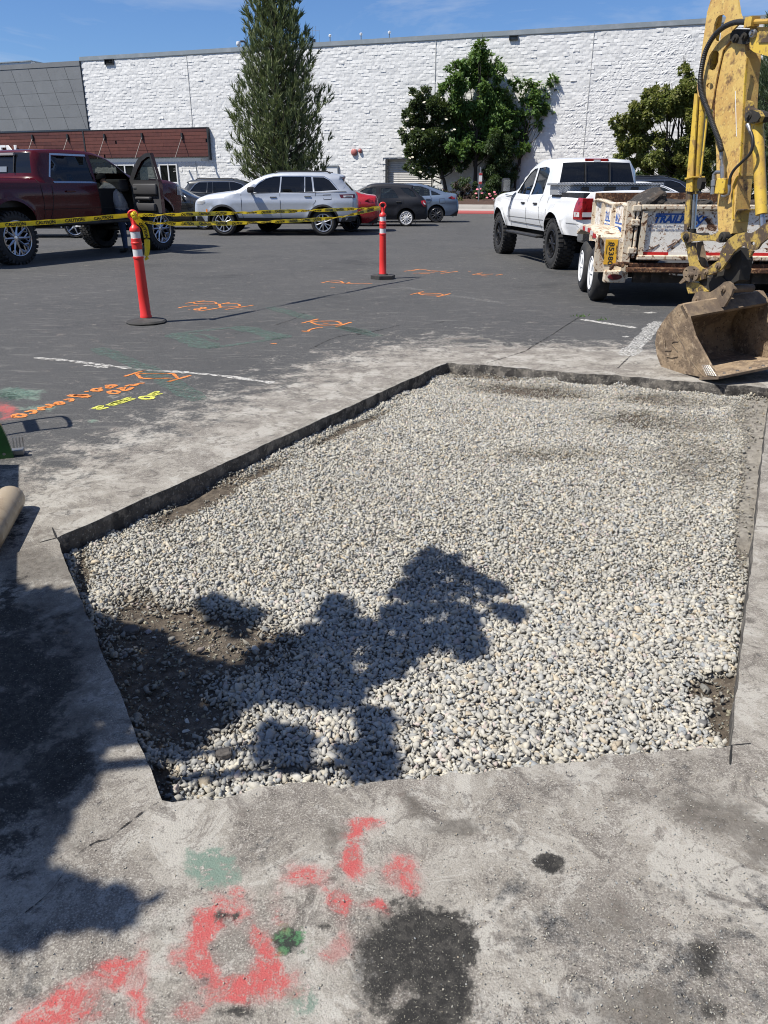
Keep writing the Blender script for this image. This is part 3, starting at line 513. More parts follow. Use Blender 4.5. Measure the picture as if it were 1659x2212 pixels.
M['gmetal'] = MAT('grey_metal', (.25, .27, .29), .4, .5, layers=[(4, (.32, .34, .36), .5, .8)])
store = empty('store_building', W0, atan2(WD.y, WD.x), 'long white store wall of split-faced blocks behind the car park', 'building')
# local frame: x along the wall, y away from camera, z up
ds0, dz = WP(836, 345); ds1, _ = WP(933, 348); door_r = (ds0, ds1, dz)
mb = MB()
def wbox(s0, s1, z0, z1, y0=.012, y1=.5): mb.box(((s0 + s1) / 2, (y0 + y1) / 2, (z0 + z1) / 2), (s1 - s0, y1 - y0, z1 - z0))
wbox(0, ds0, 0, WH); wbox(ds1, WL, 0, WH); wbox(ds0, ds1, dz, WH); mb.box((WL / 2, 9.25, WH / 2 - .1), (WL, 17.4, WH - .2))
mb.build('wall', M['mortar'], store)
mb = MB(); mb.box((WL / 2, .24, WH + .13), (WL + .1, .62, .26)); mb.box((WL / 2, -.05, WH + .10), (WL + .1, .03, .24)); mb.build('coping', M['coping'], store)
BH = .2032; BL = .4064; nr = int(WH / BH); zs = np.linspace(0, 1, 4); xs = np.linspace(0, 1, 6)
gx, gz = np.meshgrid(xs, zs); gx = gx.ravel(); gz = gz.ravel(); brd = (gx < .01) | (gx > .99) | (gz < .01) | (gz > .99)
bs = []; bz = []
for r_ in range(nr):
    st = -(r_ % 2) * BL / 2; ss = np.arange(st, WL, BL); bs.append(ss); bz.append(np.full(len(ss), r_ * BH))
bs = np.concatenate(bs); bz = np.concatenate(bz); m = (bs > -.05) & (bs + BL < WL) & ~((bs + BL > ds0) & (bs < ds1) & (bz < dz - .05)); bs = bs[m]; bz = bz[m]
cw = np.array([WQ(s + .2, z + .1) for s, z in zip(bs, bz)]); bu, bv = PROJ(cw); m = (bu < 1720) & (bv > -60); bs = bs[m]; bz = bz[m]; cw = cw[m]; bu = bu[m]; bv = bv[m]
q = np.array([[j * 6 + i, j * 6 + i + 1, (j + 1) * 6 + i + 1, (j + 1) * 6 + i] for j in range(3) for i in range(5)])
def block_faces(n, r_, S=None, Zb=None):
    if S is None: S = r_.uniform(0, 40, n); Zb = r_.uniform(0, 9, n)
    jx = r_.uniform(-.07, .07, (n, 24)); jz = r_.uniform(-.10, .10, (n, 24)); jx[:, brd] = 0; jz[:, brd] = 0
    X = .001 + (gx[None] + jx) * (BL - .002); Z = .001 + (gz[None] + jz) * (BH - .002); a_ = S[:, None] + X; b_ = Zb[:, None] + Z
    dsp = .012 + .036 * (vnoise(a_ * 6.5, b_ * 8, 81, 3) - .3) + .020 * (vnoise(a_ * 1.3, b_ * 1.3, 84, 2) - .5) + r_.uniform(-.005, .005, (n, 24)) + r_.uniform(-.006, .006, (n, 1)) + (gz[None] - .5) * r_.uniform(-.018, .012, (n, 1)) + (r_.random((n, 1)) < .03) * r_.uniform(0, .035, (n, 24))
    dsp[:, brd] -= .0022; return X, -np.maximum(dsp, -.006), Z
vis = (bu > 1215) & (bu < 1500) & (bv > 62) & (bv < 345) & ~((bu > 1330) & (bv > 190)); dist = np.linalg.norm(cw - np.array([0, 0, CAM_H]), axis=1); cand = np.where(vis)[0]; cand = cand[np.argsort(dist[cand])][:300]
isep = np.zeros(len(bs), bool); isep[cand] = True
X, Yd, Z = block_faces(int((~isep).sum()), rng, bs[~isep], bz[~isep]); V = np.stack([X + bs[~isep][:, None], Yd, Z + bz[~isep][:, None]], -1).reshape(-1, 3); F = (q[None] + (np.arange((~isep).sum()) * 24)[:, None, None]).reshape(-1, 4)
o = npmesh('block_work', V, F, M['block'], store); o['kind'] = 'stuff'
bmeshes = []
for i in range(16):
    X, Yd, Z = block_faces(1, rng); ob_me = MB().add(np.stack([X[0], Yd[0], Z[0]], -1), [tuple(f) for f in q]).mesh('block'); ob_me.materials.append(M['block']); bmeshes.append(ob_me)
for j, i in enumerate(cand):
    o = bpy.data.objects.new('block', bmeshes[j % 16]); COL.objects.link(o); o.parent = store; o.location = (bs[i], 0, bz[i])
for px_, py_ in ((410, 200), (941, 130), (1270, 220)):
    s_, _ = WP(px_, py_); MB().box((s_, -.02, WH / 2), (.035, .05, WH)).build('control_joint', MAT('joint_sealant', (.42, .42, .41), .8), store)
# roll-up door in its recess
rd = empty('rollup_door', WQ(ds0, 0, -.35), atan2(WD.y, WD.x), 'pale corrugated roll-up loading door recessed in the white wall', 'roll-up door')
wd_ = ds1 - ds0; ns_ = 26
M['slat'] = MAT('door_slat', (.52, .51, .49), .5, .1, layers=[(2, (.45, .44, .42), .5, .8)])
me = MB(); h_ = dz / ns_; me.add([(0, 0, 0), (wd_, 0, 0), (wd_, -.035, h_ * .35), (0, -.035, h_ * .35), (wd_, -.03, h_ * .7), (0, -.03, h_ * .7), (wd_, 0, h_ * .98), (0, 0, h_ * .98)], [(0, 1, 2, 3), (3, 2, 4, 5), (5, 4, 6, 7)]); sl = me.mesh('slat'); sl.materials.append(M['slat'])
for i in range(ns_): o = bpy.data.objects.new('slat', sl); COL.objects.link(o); o.parent = rd; o.location = (0, -.001 * (i % 2), i * h_)
MB().box((wd_ / 2, .05, dz / 2), (wd_, .05, dz)).build('backing', M['gmetal'], rd)
mb = MB(); mb.box((-.06, -.18, dz / 2), (.12, .40, dz)); mb.box((wd_ + .02, -.2, dz / 2), (.04, .40, dz)); mb.box((wd_ / 2, -.2, dz + .04), (wd_ + .2, .38, .08)); mb.build('frame', M['dkmetal'], rd)
# small things on the wall and roof
def wallthing(name, lab, cat, px_, py_, group=None): s_, z_ = WP(px_, py_); return empty(name, WQ(s_, z_, .05), atan2(WD.y, WD.x), lab, cat, group)
for (x, y, lab) in ((237, 134, 'dark louvred vent high on the white wall near the grey panels'), (1110, 82, 'small framed vent high on the white wall above the leafy tree')):
    t = wallthing('wall_vent', lab, 'vent', x, y, 'vents high on the white wall'); t.scale = (1, 1, 1) if x < 500 else (.7, 1, .7); mb = MB()
    for bx in ((0, 0, .17, .8, .05), (0, 0, -.17, .8, .05), (-.38, 0, 0, .05, .34), (.38, 0, 0, .05, .34)): mb.box((bx[0], -.03, bx[2]), (bx[3], .10, bx[4]))
    mb.build('frame', M['dkmetal'], t); MB().box((0, .03, 0), (.74, .02, .3)).build('louvre_back', M['gmetal'] if x > 500 else M['dark_void'], t)
    for k_ in range(3): MB().box((0, 0, -.09 + .09 * k_), (.7, .06, .02), Matrix.Rotation(.6, 3, 'X')).build('slat', M['dkmetal'], t)
M['redpaint'] = MAT('red_enamel', (.42, .05, .05), .4, coat=.3)
for (x, y, r_, lab) in ((765.5, 329, .23, 'larger round red alarm bell on the white wall'), (778.5, 326, .14, 'smaller red alarm strobe beside the round bell on the white wall')):
    t = wallthing('alarm_bell', lab, 'alarm bell', x, y, 'red alarm bells on the white wall'); MB().lathe([(0, -.12), (r_ * .55, -.115), (r_ * .9, -.07), (r_, -.02), (r_, .02), (0, .02)], (0, -.02, 0), (0, 1, 0), 20).build('gong', MAT('faded_red', (.38, .12, .11), .5), t, 40); MB().box((r_ * .4, -.0, 0), (r_ * 1.2, .06, r_ * 1.6)).build('back_box', M['gmetal'], t)
t = wallthing('wall_door', 'white metal service door beside the tall pine', 'door', 717, 390); t.location.z = 0; zt = WP(717, 360)[1]; MB().box((0, -.02, zt / 2), (1.0, .06, zt)).build('leaf', M['wmetal'], t)
mb = MB(); mb.box((-.54, -.04, zt / 2), (.08, .12, zt)); mb.box((.54, -.04, zt / 2), (.08, .12, zt)); mb.box((0, -.04, zt + .04), (1.16, .12, .08)); mb.build('frame', M['gmetal'], t); MB().tube([(.38, -.06, 1), (.38, -.12, 1), (.26, -.12, 1)], .015).build('handle', M['steel'], t)
for (x, y0, y1, lab) in ((713, 75, 83, 'thin roof vent post just right of the pine top'), (780, 76, 83, 'white capped vent post on the roof edge'), (841, 71, 78, 'roof vent post furthest right on the roof edge')):
    s_, z_ = WP(x, y1 + 3, -.3); t = empty('roof_post', WQ(s_, WH + .24, -.3), 0, lab, 'vent post', 'posts on the roof edge'); h_ = (y1 - y0) * .033 + .1; MB().cyl((0, 0, 0), (0, 0, h_), .035).build('post', M['gmetal'], t); MB().lathe([(0, 0), (.09, 0), (.1, .1), (0, .16)], (0, 0, h_), n=12).build('cap', M['wmetal'], t)
s_, z_ = WP(679, 85, -.5); t = empty('roof_antenna', WQ(s_, WH + .2, -.5), 0, 'thin wire antenna cage on the roof beside the pine', 'antenna')
mb = MB(); [mb.cyl((dx, 0, 0), (dx, 0, 1.25 - abs(dx)), .012, 6) for dx in (-.35, -.12, .12, .35)]; mb.build('rod', M['gmetal'], t); MB().box((0, 0, .2), (.16, .12, .3)).build('base_box', M['dkmetal'], t); MB().cyl((-.35, 0, .85), (.35, 0, .85), .01, 6).build('crossbar', M['gmetal'], t)
s_, z_ = WP(520, 98, -.1); t = empty('roof_camera', WQ(s_, WH + .25, -.1), 0, 'white dome camera on a curved bracket on the roof edge', 'security camera')
MB().tube([(.35, 0, 0), (.37, 0, .25), (.25, 0, .38), (0, 0, .38)], .07).build('arm', M['dkmetal'], t); MB().lathe([(0, .28), (.14, .24), (.17, .1), (.15, .02), (.09, -.06), (0, -.1)], (-.15, 0, .12), n=16).build('dome', M['wmetal'], t, 40)
# grey canted panel facade left of the blocks
fac = empty('panel_facade', (0, 0, 0), 0, 'grey metal panel facade leaning outwards left of the white wall', 'building')
FOF = .10; PS = lambda x, y: WP(.2315 * x, 109.7 + .2315 * y, FOF); zB = WP(187, 279, FOF)[1]; zT = WP(172, 131, FOF)[1]
(sa_, za_), (sb_, zb_) = PS(258, 155), PS(440, 640); sl_ = (sb_ - sa_) / (zb_ - za_); j0 = sa_ + (zB - za_) * sl_; colw = abs(PS(590, 130)[0] - PS(258, 155)[0]) / 2; rows_ = 5; ph = (zT - zB - .35) / rows_; S_MAX = -.05; s_lo = j0 - 7 * colw
def clip_s(poly, smax):
    o_ = []
    for (a0, a1), (b0, b1) in zip(poly, poly[1:] + poly[:1]):
        if a0 <= smax: o_.append((a0, a1))
        if (a0 <= smax) != (b0 <= smax): t_ = (smax - a0) / (b0 - a0); o_.append((smax, a1 + (b1 - a1) * t_))
    return o_
for j in range(rows_):
    z0 = zB + j * ph + .008; z1 = zB + (j + 1) * ph - .008
    for i in range(-7, 5):
        s0_ = j0 + i * colw + .014; s1_ = j0 + (i + 1) * colw - .014; pl = clip_s([(s0_ + (z0 - zB) * sl_, z0), (s1_ + (z0 - zB) * sl_, z0), (s1_ + (z1 - zB) * sl_, z1), (s0_ + (z1 - zB) * sl_, z1)], S_MAX)
        if len(pl) > 2: MB().prism([WQ(a_, b_, FOF + random.uniform(0, .004)) for a_, b_ in pl], -WN * .05).build('panel', M['panel'], fac)
MB().prism([WQ(s_lo - 3, zB - .2, FOF - .06), WQ(S_MAX - .02, zB - .2, FOF - .06), WQ(S_MAX - .02, zT, FOF - .06), WQ(s_lo - 3, zT, FOF - .06)], -WN * .6).build('backing', M['gmetal'], fac)
MB().prism([WQ(s_lo - 3, zT - .33, FOF + .03), WQ(S_MAX, zT - .33, FOF + .03), WQ(S_MAX, zT, FOF + .03), WQ(s_lo - 3, zT, FOF + .03)], -WN * .9).build('coping', M['panel'], fac)
s_hi = S_MAX
MB().prism([WQ(s_lo, 0, -.2), WQ(s_hi, 0, -.2), WQ(s_hi, zB + .1, -.2), WQ(s_lo, zB + .1, -.2)], -WN * 3).build('lower_wall', M['block'], fac)
p0 = WP(66, 131, -3); t = empty('rooftop_unit', (0, 0, 0), 0, 'pale metal rooftop box above the grey panels', 'rooftop unit'); z0 = p0[1]
mb = MB(); mb.prism([WQ(p0[0], z0 - 1.2, -3), WQ(p0[0] - 9, z0 - 1.2, -3), WQ(p0[0] - 9, z0 - .06, -3), WQ(p0[0], z0 - .06, -3)], -WN * 2.2); mb.build('casing', M['wmetal'], t); MB().prism([WQ(p0[0] + .08, z0 - .06, -2.9), WQ(p0[0] - 9, z0 - .06, -2.9), WQ(p0[0] - 9, z0 + .02, -2.9), WQ(p0[0] + .08, z0 + .02, -2.9)], -WN * 2.4).build('lid', M['coping'], t)
# red timber sign fascia with steel awning
FO = .32; fs1, fzt = WP(445.5, 276, FO); _, fzb = WP(448, 338, FO); fs0 = WP(-60, 284, FO)[0]; fdiv = WP(181, 300, FO)[0]
sg = empty('sign_fascia', WQ(0, 0, FO), atan2(WD.y, WD.x), 'red-brown timber board fascia with steel awning over the shop front', 'sign fascia')
wood = [MAT('red_timber', c, .55, layers=[(3, tuple(x * .72 for x in c), .4, .75)], bump=(20, .2, .01)) for c in ((.115, .034, .025), (.095, .028, .022), (.135, .042, .030))]
nb = 8; bh_ = (fzt - fzb) / nb; bay = []
x = fs0
while x < fs1 - .2: bay.append(x); x += random.uniform(2.2, 3.4)
for j in range(nb):
    cuts = [fs0] + sorted(random.uniform(fs0, fs1) for _ in range(5)) + [fdiv - .06, fdiv + .06, fs1]; cuts = sorted(cuts)
    for a, b in zip(cuts, cuts[1:]):
        if b - a < .15 or (a > fdiv - .08 and b < fdiv + .08): continue
        MB().box(((a + b) / 2, .02 + random.uniform(0, .006), fzb + (j + .5) * bh_), (b - a - .012, .05, bh_ - .022)).build('plank', random.choice(wood), sg)
mb = MB(); mb.box(((fs0 + fs1) / 2, .07 + FO / 2 - .02, (fzt + fzb) / 2), (fs1 - fs0 + .02, FO - .06, fzt - fzb)); mb.box((fs1 + .06, .12, (fzt + fzb) / 2 - .1), (.1, .30, fzt - fzb + .25)); mb.box((fdiv, .01, (fzt + fzb) / 2), (.12, .08, fzt - fzb)); mb.box(((fs0 + fs1) / 2, FO / 2, fzt + .03), (fs1 - fs0 + .1, FO + .06, .05)); mb.build('frame', M['dkmetal'], sg)
AO = 1.2; _, az = WP(440, 347, FO + AO); az = min(az, fzb - .02); as1 = WP(434, 345, FO + AO)[0]
mb = MB(); mb.box(((fs0 + as1) / 2, -AO, az + .07), (as1 - fs0, .08, .22)); mb.build('awning_beam', M['gmetal'], sg)
x = as1 - .04
while x > fs0: MB().box((x, -AO / 2 + .02, az + .07), (.08, AO - .1, .18)).build('outrigger', M['gmetal'], sg); x -= 2.35
for bx, by, rx, ry in ((235, 78, 220, 140), (490, 75, 480, 140), (757, 72, 730, 160), (1030, 68, 990, 210), (1320, 66, 1285, 205)):
    s_, z_ = WP(bx * .2976, 274.3 + by * .2976, FO + .05)
    b_ = MB().box((s_, -.05, z_), (.14, .12, .45)).build('bracket', M['dkmetal'], sg); MB().cyl((s_, -.1, z_ - .1), (s_ - .05, -AO + .02, az + .2), .025, 8).build('tie_rod', MAT('rod_metal', (.2, .18, .17), .5, .5), b_)
# shop sign letters
def textmesh(txt, size, bold=0.0, shear=0.0, extrude=0.0, spacing=1.0, align='LEFT'):
    cu = bpy.data.curves.new('lettering', 'FONT'); cu.body = txt; cu.size = size; cu.offset = bold; cu.shear = shear; cu.extrude = extrude; cu.space_character = spacing; cu.align_x = align; cu.resolution_u = 2
    ob_ = bpy.data.objects.new('lettering', cu); COL.objects.link(ob_); dg = bpy.context.evaluated_depsgraph_get(); me_ = bpy.data.meshes.new_from_object(ob_.evaluated_get(dg)); bpy.data.objects.remove(ob_); bpy.data.curves.remove(cu); return me_
M['signwhite'] = MAT('sign_white', (.8, .8, .8), .4)
s_r, zt2 = WP(34, 312, FO + .15); _, zb2 = WP(10, 343, FO + .15); me = textmesh('EEN', (zt2 - zb2) * 1.38, .02, 0, .07); xmax = max(v.co.x for v in me.vertices)
for i_, mt in enumerate((M['signwhite'],)):
    o = link('sign_letter', me, mt); o.matrix_world = Matrix.Translation(WQ(s_r, zb2, FO + .15)) @ Matrix.Rotation(atan2(WD.y, WD.x), 4, 'Z') @ Matrix.Rotation(pi / 2, 4, 'X') @ Matrix.Translation((-xmax, 0, 0))
    tag(o, 'white raised shop letters cut off at the left edge on the timber fascia', 'sign lettering')
# shop window below the awning
for (x0, x1, lab) in ((345, 384, 'white framed shop window under the awning, right of the open truck door'), (250, 292, 'white framed shop window behind the red truck cab')):
    a0, _ = WP(x0, 370, .05); a1, _ = WP(x1, 370, .05); t = empty('shop_window', WQ(a0, 0, .06), atan2(WD.y, WD.x), lab, 'window', 'shop windows'); wz = az - .15; ww = a1 - a0; mb = MB()
    for xx in (0.05, ww / 2, ww - .05): mb.box((xx, 0, wz / 2 + .2), (.1, .12, wz - .4))
    for zz in (.45, wz * .55, wz - .05): mb.box((ww / 2, .005, zz), (ww - .01, .1, .1))
    mb.build('frame', M['wmetal'], t)
    for i_ in range(2):
        for z0, z1 in ((.5, wz * .55 - .05), (wz * .55 + .05, wz - .1)): MB().box((ww / 4 + i_ * ww / 2, .03, (z0 + z1) / 2), (ww / 2 - .1, .02, z1 - z0)).build('pane', M['glass_dark'], t)
    MB().box((ww / 2, .09, wz / 2), (ww, .02, wz)).build('dark_room', M['dark_void'], t)

# ------------------------------------------------------------------ planted bed in front of the wall
M['mulch'] = MAT('bark_mulch', (.060, .032, .022), .95, layers=[(16, (.11, .062, .042), .5, .68), (40, (.03, .018, .014), .55, .7)], bump=(22, .9, .05))
M['kerb'] = MAT('kerb_concrete', (.30, .285, .265), .85, layers=[(3, (.22, .21, .20), .5, .75)]); M['kerbred'] = MAT('red_kerb_paint', (.32, .055, .055), .7, layers=[(6, (.25, .08, .075), .55, .75)]); M['walk'] = MAT('pale_pavement', (.36, .33, .31), .85, layers=[(2, (.30, .28, .26), .5, .75)])
K0 = G(1000, 461.5); kd = (K0 - W0).dot(WN); ks0 = (K0 - W0).dot(WD) - 2.2
def strip(name, mat, prof, s0, s1, n=30, noise=0):
    vs = []; fs = []; m_ = len(prof)
    for i in range(n + 1):
        for o_, z_ in prof: vs.append(WQ(s0 + (s1 - s0) * i / n, z_ + (random.uniform(-noise, noise) if z_ > .31 else 0), o_))
    fs = [(i * m_ + j, (i + 1) * m_ + j, (i + 1) * m_ + j + 1, i * m_ + j + 1) for i in range(n) for j in range(m_ - 1)]
    o_ = npmesh(name, vs, fs, mat); o_['kind'] = 'structure'; return o_
strip('kerb', M['kerbred'], [(kd, -.02), (kd, .15), (kd - .15, .155)], ks0, WL)
strip('pavement', M['walk'], [(kd - .15, .151), (kd - 2.6, .19)], ks0, WL)
strip('kerb', M['kerb'], [(kd - 2.6, .1), (kd - 2.62, .40), (kd - 2.8, .41)], ks0, WL)
mp_ = [(kd - 2.8, .385)] + [(kd - 2.8 - (kd - 3.0) * t, .40 + .5 * t ** .7) for t in np.linspace(.03, 1, 12)]
strip('mulch_bed', M['mulch'], mp_, ks0, WL, 120, .035)
MB().prism([WQ(ks0, 0, kd - .002), WQ(ks0, .148, kd - .002), WQ(ks0, .40, kd - 2.62), WQ(ks0, .85, .1), WQ(ks0, 0, .1)], -WD * .15).build('kerb', M['kerb'])['kind'] = 'structure'

# ------------------------------------------------------------------ trees and shrubs
def LEAFMAT(name, c1, c2, trans=.35, rough=.5):
    k = NT(name); t = k.attr('tint'); c = k.mix(t, c1, c2); b = k.bsdf(c, rough, spec=.35); tr = k.n('BsdfTranslucent', Color=k.mix(.5, c, (.18, .26, .04))).outputs[0]
    return k.end(k.n('MixShader', i0=trans, i1=b, i2=tr).outputs[0])
M['bark'] = MAT('bark', (.075, .062, .050), .9, layers=[(8, (.12, .105, .09), .5, .7)], bump=(20, .8, .03)); M['darkbark'] = MAT('dark_bark', (.040, .034, .029), .9, bump=(20, .8, .03))
def leaf_quads(P, axis, nrm, ln, wd):
    ax = axis / np.linalg.norm(axis, axis=1)[:, None]; sd = np.cross(nrm, ax); sd /= np.maximum(np.linalg.norm(sd, axis=1)[:, None], 1e-6); up = np.cross(ax, sd)
    ln = ln[:, None]; wd = wd[:, None]
    V = np.stack([P, P + ax * ln * .45 + sd * wd * .5 - up * ln * .04, P + ax * ln - up * ln * .12, P + ax * ln * .45 - sd * wd * .5 - up * ln * .04], 1).reshape(-1, 3)
    F = np.arange(len(P) * 4).reshape(-1, 4); return V, F
def cloud(clumps, n_per, size, r_, aspect=.45, droop=.5, sub=7, solid=.5, grow=1.22):
    """clumps: (x,y,z,r); leaves gather in sub-clumps so that light and gaps show between them"""
    Ps = []; As = []; Ts = []
    for (x, y, z, R) in clumps:
        R = R * grow
        k_ = max(2, int(sub)); sc = r_.normal(size=(k_, 3)); sc /= np.linalg.norm(sc, axis=1)[:, None]; sc *= r_.uniform(.35, 1.0, (k_, 1)) * R
        n = int(n_per * R * R); w_ = r_.integers(0, k_, n); d = r_.normal(size=(n, 3)); d /= np.linalg.norm(d, axis=1)[:, None]
        p = sc[w_] + d * (r_.random((n, 1)) ** solid) * R * .42; Ps.append(p * np.array([1, .9, .95]) + np.array([x, y, z])); out = p / (np.linalg.norm(p, axis=1)[:, None] + 1e-6)
        As.append(out * .8 + r_.normal(size=(n, 3)) * .6 + np.array([0, 0, -droop])); Ts.append(np.clip(r_.random(n) * .55 + .25 * (w_ / k_) + .2 * (out[:, 2] > .3), 0, 1))
    P = np.concatenate(Ps); Ax = np.concatenate(As); T_ = np.concatenate(Ts); nm = r_.normal(size=P.shape) * .7 + np.array([-.2, -.3, 1.0])
    L_ = size * r_.uniform(.65, 1.3, len(P)); V, F = leaf_quads(P, Ax, nm, L_, L_ * aspect); return V, F, np.repeat(T_, 4)
def broadleaf(name, label, cat, base, clumps, n_per, size, mats, limb=True, trunk_r=.14, group=None, seed=1, trunks=((0, 0),), barkm='darkbark', nlimb=14, fork=.35, **kw):
    r_ = np.random.default_rng(seed); root = empty(name, base, 0, label, cat, group); b = np.array(base); cl = [(x - b[0], y - b[1], z - b[2], R) for x, y, z, R in clumps]
    V, F, T_ = cloud(cl, n_per, size, r_, **kw); npmesh('crown', V, F, mats, root, attrs={'tint': T_})
    if limb:
        mb = MB(); H_ = max(c[2] for c in cl)
        for ti, (tx, ty) in enumerate(trunks):
            cx = np.mean([c[0] for c in cl]) * .5 + tx * 2.2; fk = Vector((cx * .5 + tx, ty, H_ * fork)); pts_ = [Vector((tx * .3, ty * .3, -.1)), Vector((tx * .5, ty * .5, H_ * fork * .35)), Vector((tx * .8 + cx * .2, ty, H_ * fork * .7)), fk, Vector((cx, ty, H_ * .62)), Vector((cx * 1.1, ty, H_ * .9))]
            mb.tube(pts_, [trunk_r * 1.25, trunk_r, trunk_r * .85, trunk_r * .7, trunk_r * .4, trunk_r * .12], 9)
            for c in [cl[i] for i in r_.permutation(len(cl))[:nlimb]]:
                e = Vector(c[:3]); t_ = min(.9, max(.12, (c[2] / H_) * .7)); st = Vector((cx * .6 + tx * .6, ty, H_ * t_ * .75)); mid = (st + e) / 2 + Vector((0, 0, -.08 * (e - st).length)); mb.tube([st, mid, e, e + (e - mid) * .3], [trunk_r * .38, trunk_r * .24, trunk_r * .12, .008], 6)
        mb.build('trunk', M[barkm], root, 60)
    return root
def CL(lst, Y, jy=.6, seed=3):
    r_ = np.random.default_rng(seed); o_ = []
    for x, y, r in lst:
        p = AT(x, y, Y + r_.uniform(-jy, jy)); zc = p.y * cos(PITCH) + (CAM_H - p.z) * sin(PITCH); o_.append((p.x, p.y, p.z, r / FP * zc))
    return o_
YT = 56.4
def wallY(x): return W0.y + (x - W0.x) * WD.y / WD.x
ml = LEAFMAT('leafy_green', (.055, .112, .028), (.13, .225, .055)); mm = LEAFMAT('magnolia_green', (.030, .052, .020), (.070, .095, .034), .2, .35); mo = LEAFMAT('maple_olive', (.11, .145, .032), (.21, .20, .055), .35); ms_ = LEAFMAT('dark_shrub', (.020, .040, .014), (.05, .085, .024), .25); mr = LEAFMAT('purple_shrub', (.030, .020, .022), (.065, .035, .035), .25); my = LEAFMAT('yellow_shrub', (.08, .10, .03), (.16, .17, .05), .3)
mid = [(1041, 102, 13), (1035, 125, 17), (1010, 140, 20), (1060, 140, 18), (1078, 160, 15), (985, 148, 15), (972, 180, 17), (1000, 178, 24), (1040, 170, 26), (1072, 195, 24), (968, 210, 18), (1008, 222, 30), (1052, 228, 32), (1090, 222, 16), (985, 250, 25), (1030, 265, 32), (1070, 270, 28), (1000, 295, 28), (1040, 308, 24), (1075, 305, 24), (990, 328, 22), (1022, 338, 20), (1095, 262, 16)]
bt = AT(1025, 425, YT); broadleaf('leafy_tree', 'tallest leafy green tree against the white wall, middle of the bed', 'tree', (bt.x, YT, .8), CL(mid, YT, .7), 1450, .26, ml, group='trees in the bed by the white wall', seed=2, trunk_r=.13, nlimb=18)
rl = [(1108, 172, 10), (1118, 188, 10), (1140, 182, 12), (1165, 192, 12), (1192, 176, 11), (1200, 192, 9), (1185, 205, 14), (1160, 208, 15), (1130, 212, 15), (1150, 236, 17), (1172, 232, 14), (1200, 218, 8), (1195, 244, 9), (1120, 248, 16), (1140, 262, 17), (1180, 252, 10), (1165, 268, 10), (1110, 280, 16), (1132, 290, 13), (1125, 325, 17), (1142, 316, 9), (1115, 300, 14)]
broadleaf('leafy_tree', 'shorter sparse leafy tree leaning right beside the tallest tree', 'tree', (AT(1110, 425, YT).x, YT - .2, .8), CL(rl, YT - .2, .4), 1300, .25, ml, grow=1.0, group='trees in the bed by the white wall', seed=3, trunk_r=.09, nlimb=16)
mg = [(895, 213, 14), (920, 203, 12), (942, 212, 17), (905, 233, 22), (945, 238, 24), (884, 255, 16), (920, 262, 28), (960, 262, 28), (884, 285, 17), (915, 293, 30), (955, 298, 30), (985, 290, 24), (893, 328, 20), (930, 330, 28), (965, 330, 26), (888, 352, 16), (915, 358, 20), (950, 353, 20), (985, 335, 20), (900, 370, 10), (993, 353, 14), (922, 374, 9)]
mag = broadleaf('magnolia_tree', 'dark rounded magnolia with bronze leaves in front of the roll-up door', 'tree', (AT(962, 420, YT + .4).x, YT + .4, .8), CL(mg, YT + .4, .7), 2500, .19, mm, group='trees in the bed by the white wall', seed=4, trunk_r=.12, aspect=.5, droop=.1, nlimb=14, fork=.22)
mb = MB(); r2 = np.random.default_rng(9)
for c in CL(mg, YT - .2, .2, 5):
    if r2.random() < .9:
        for _ in range(2): d = Vector(r2.normal(size=3)).normalized() * c[3] * .95; d.y = -abs(d.y); p = Vector(c[:3]) + d - mag.location; mb.lathe([(0, -.03), (.07, .0), (.11, .07), (.0, .05)], p, (r2.normal() * .3, -.5, 1), 6)
mb.build('blossom', MAT('magnolia_blossom', (.62, .58, .48), .6), mag)
cs = [(1075, 300, 24), (1088, 335, 26), (1062, 362, 24), (1098, 368, 22), (1072, 392, 18), (1102, 392, 15), (1085, 410, 16), (1058, 405, 12)]
broadleaf('evergreen_shrub', 'dark upright evergreen shrub under the sparse leafy tree', 'shrub', (AT(1085, 425, YT - .5).x, YT - .5, .7), CL(cs, YT - .5, .6), 2600, .18, ms_, seed=5, trunk_r=.07, nlimb=5, aspect=.3)
mpl = [(1335, 265, 10), (1345, 285, 14), (1340, 320, 13), (1355, 335, 14), (1365, 242, 13), (1385, 235, 15), (1375, 265, 20), (1400, 248, 18), (1410, 205, 12), (1425, 222, 18), (1455, 202, 17), (1450, 228, 18), (1480, 215, 20), (1490, 180, 13), (1485, 158, 9), (1478, 146, 6), (1500, 200, 16), (1395, 290, 18), (1435, 302, 14), (1380, 312, 20), (1410, 328, 20), (1445, 332, 20), (1470, 312, 16), (1495, 265, 18), (1502, 238, 18), (1385, 347, 13), (1420, 352, 16), (1460, 357, 18), (1490, 345, 20), (1512, 300, 18), (1510, 340, 18), (1520, 260, 16), (1400, 367, 11), (1440, 377, 14), (1480, 377, 16), (1530, 320, 20), (1530, 370, 18), (1545, 280, 18)]
YM = 44.0; broadleaf('maple_tree', 'rounded olive green maple with open branches behind the digger arm', 'tree', (AT(1470, 430, YM).x, YM, .3), CL(mpl, YM, 1.0), 4600, .15, mo, grow=1.5, group='trees in the bed by the white wall', seed=6, trunk_r=.10, trunks=((-.3, 0), (.25, .1), (0, .2)), nlimb=15, aspect=.6, fork=.25, sub=8)
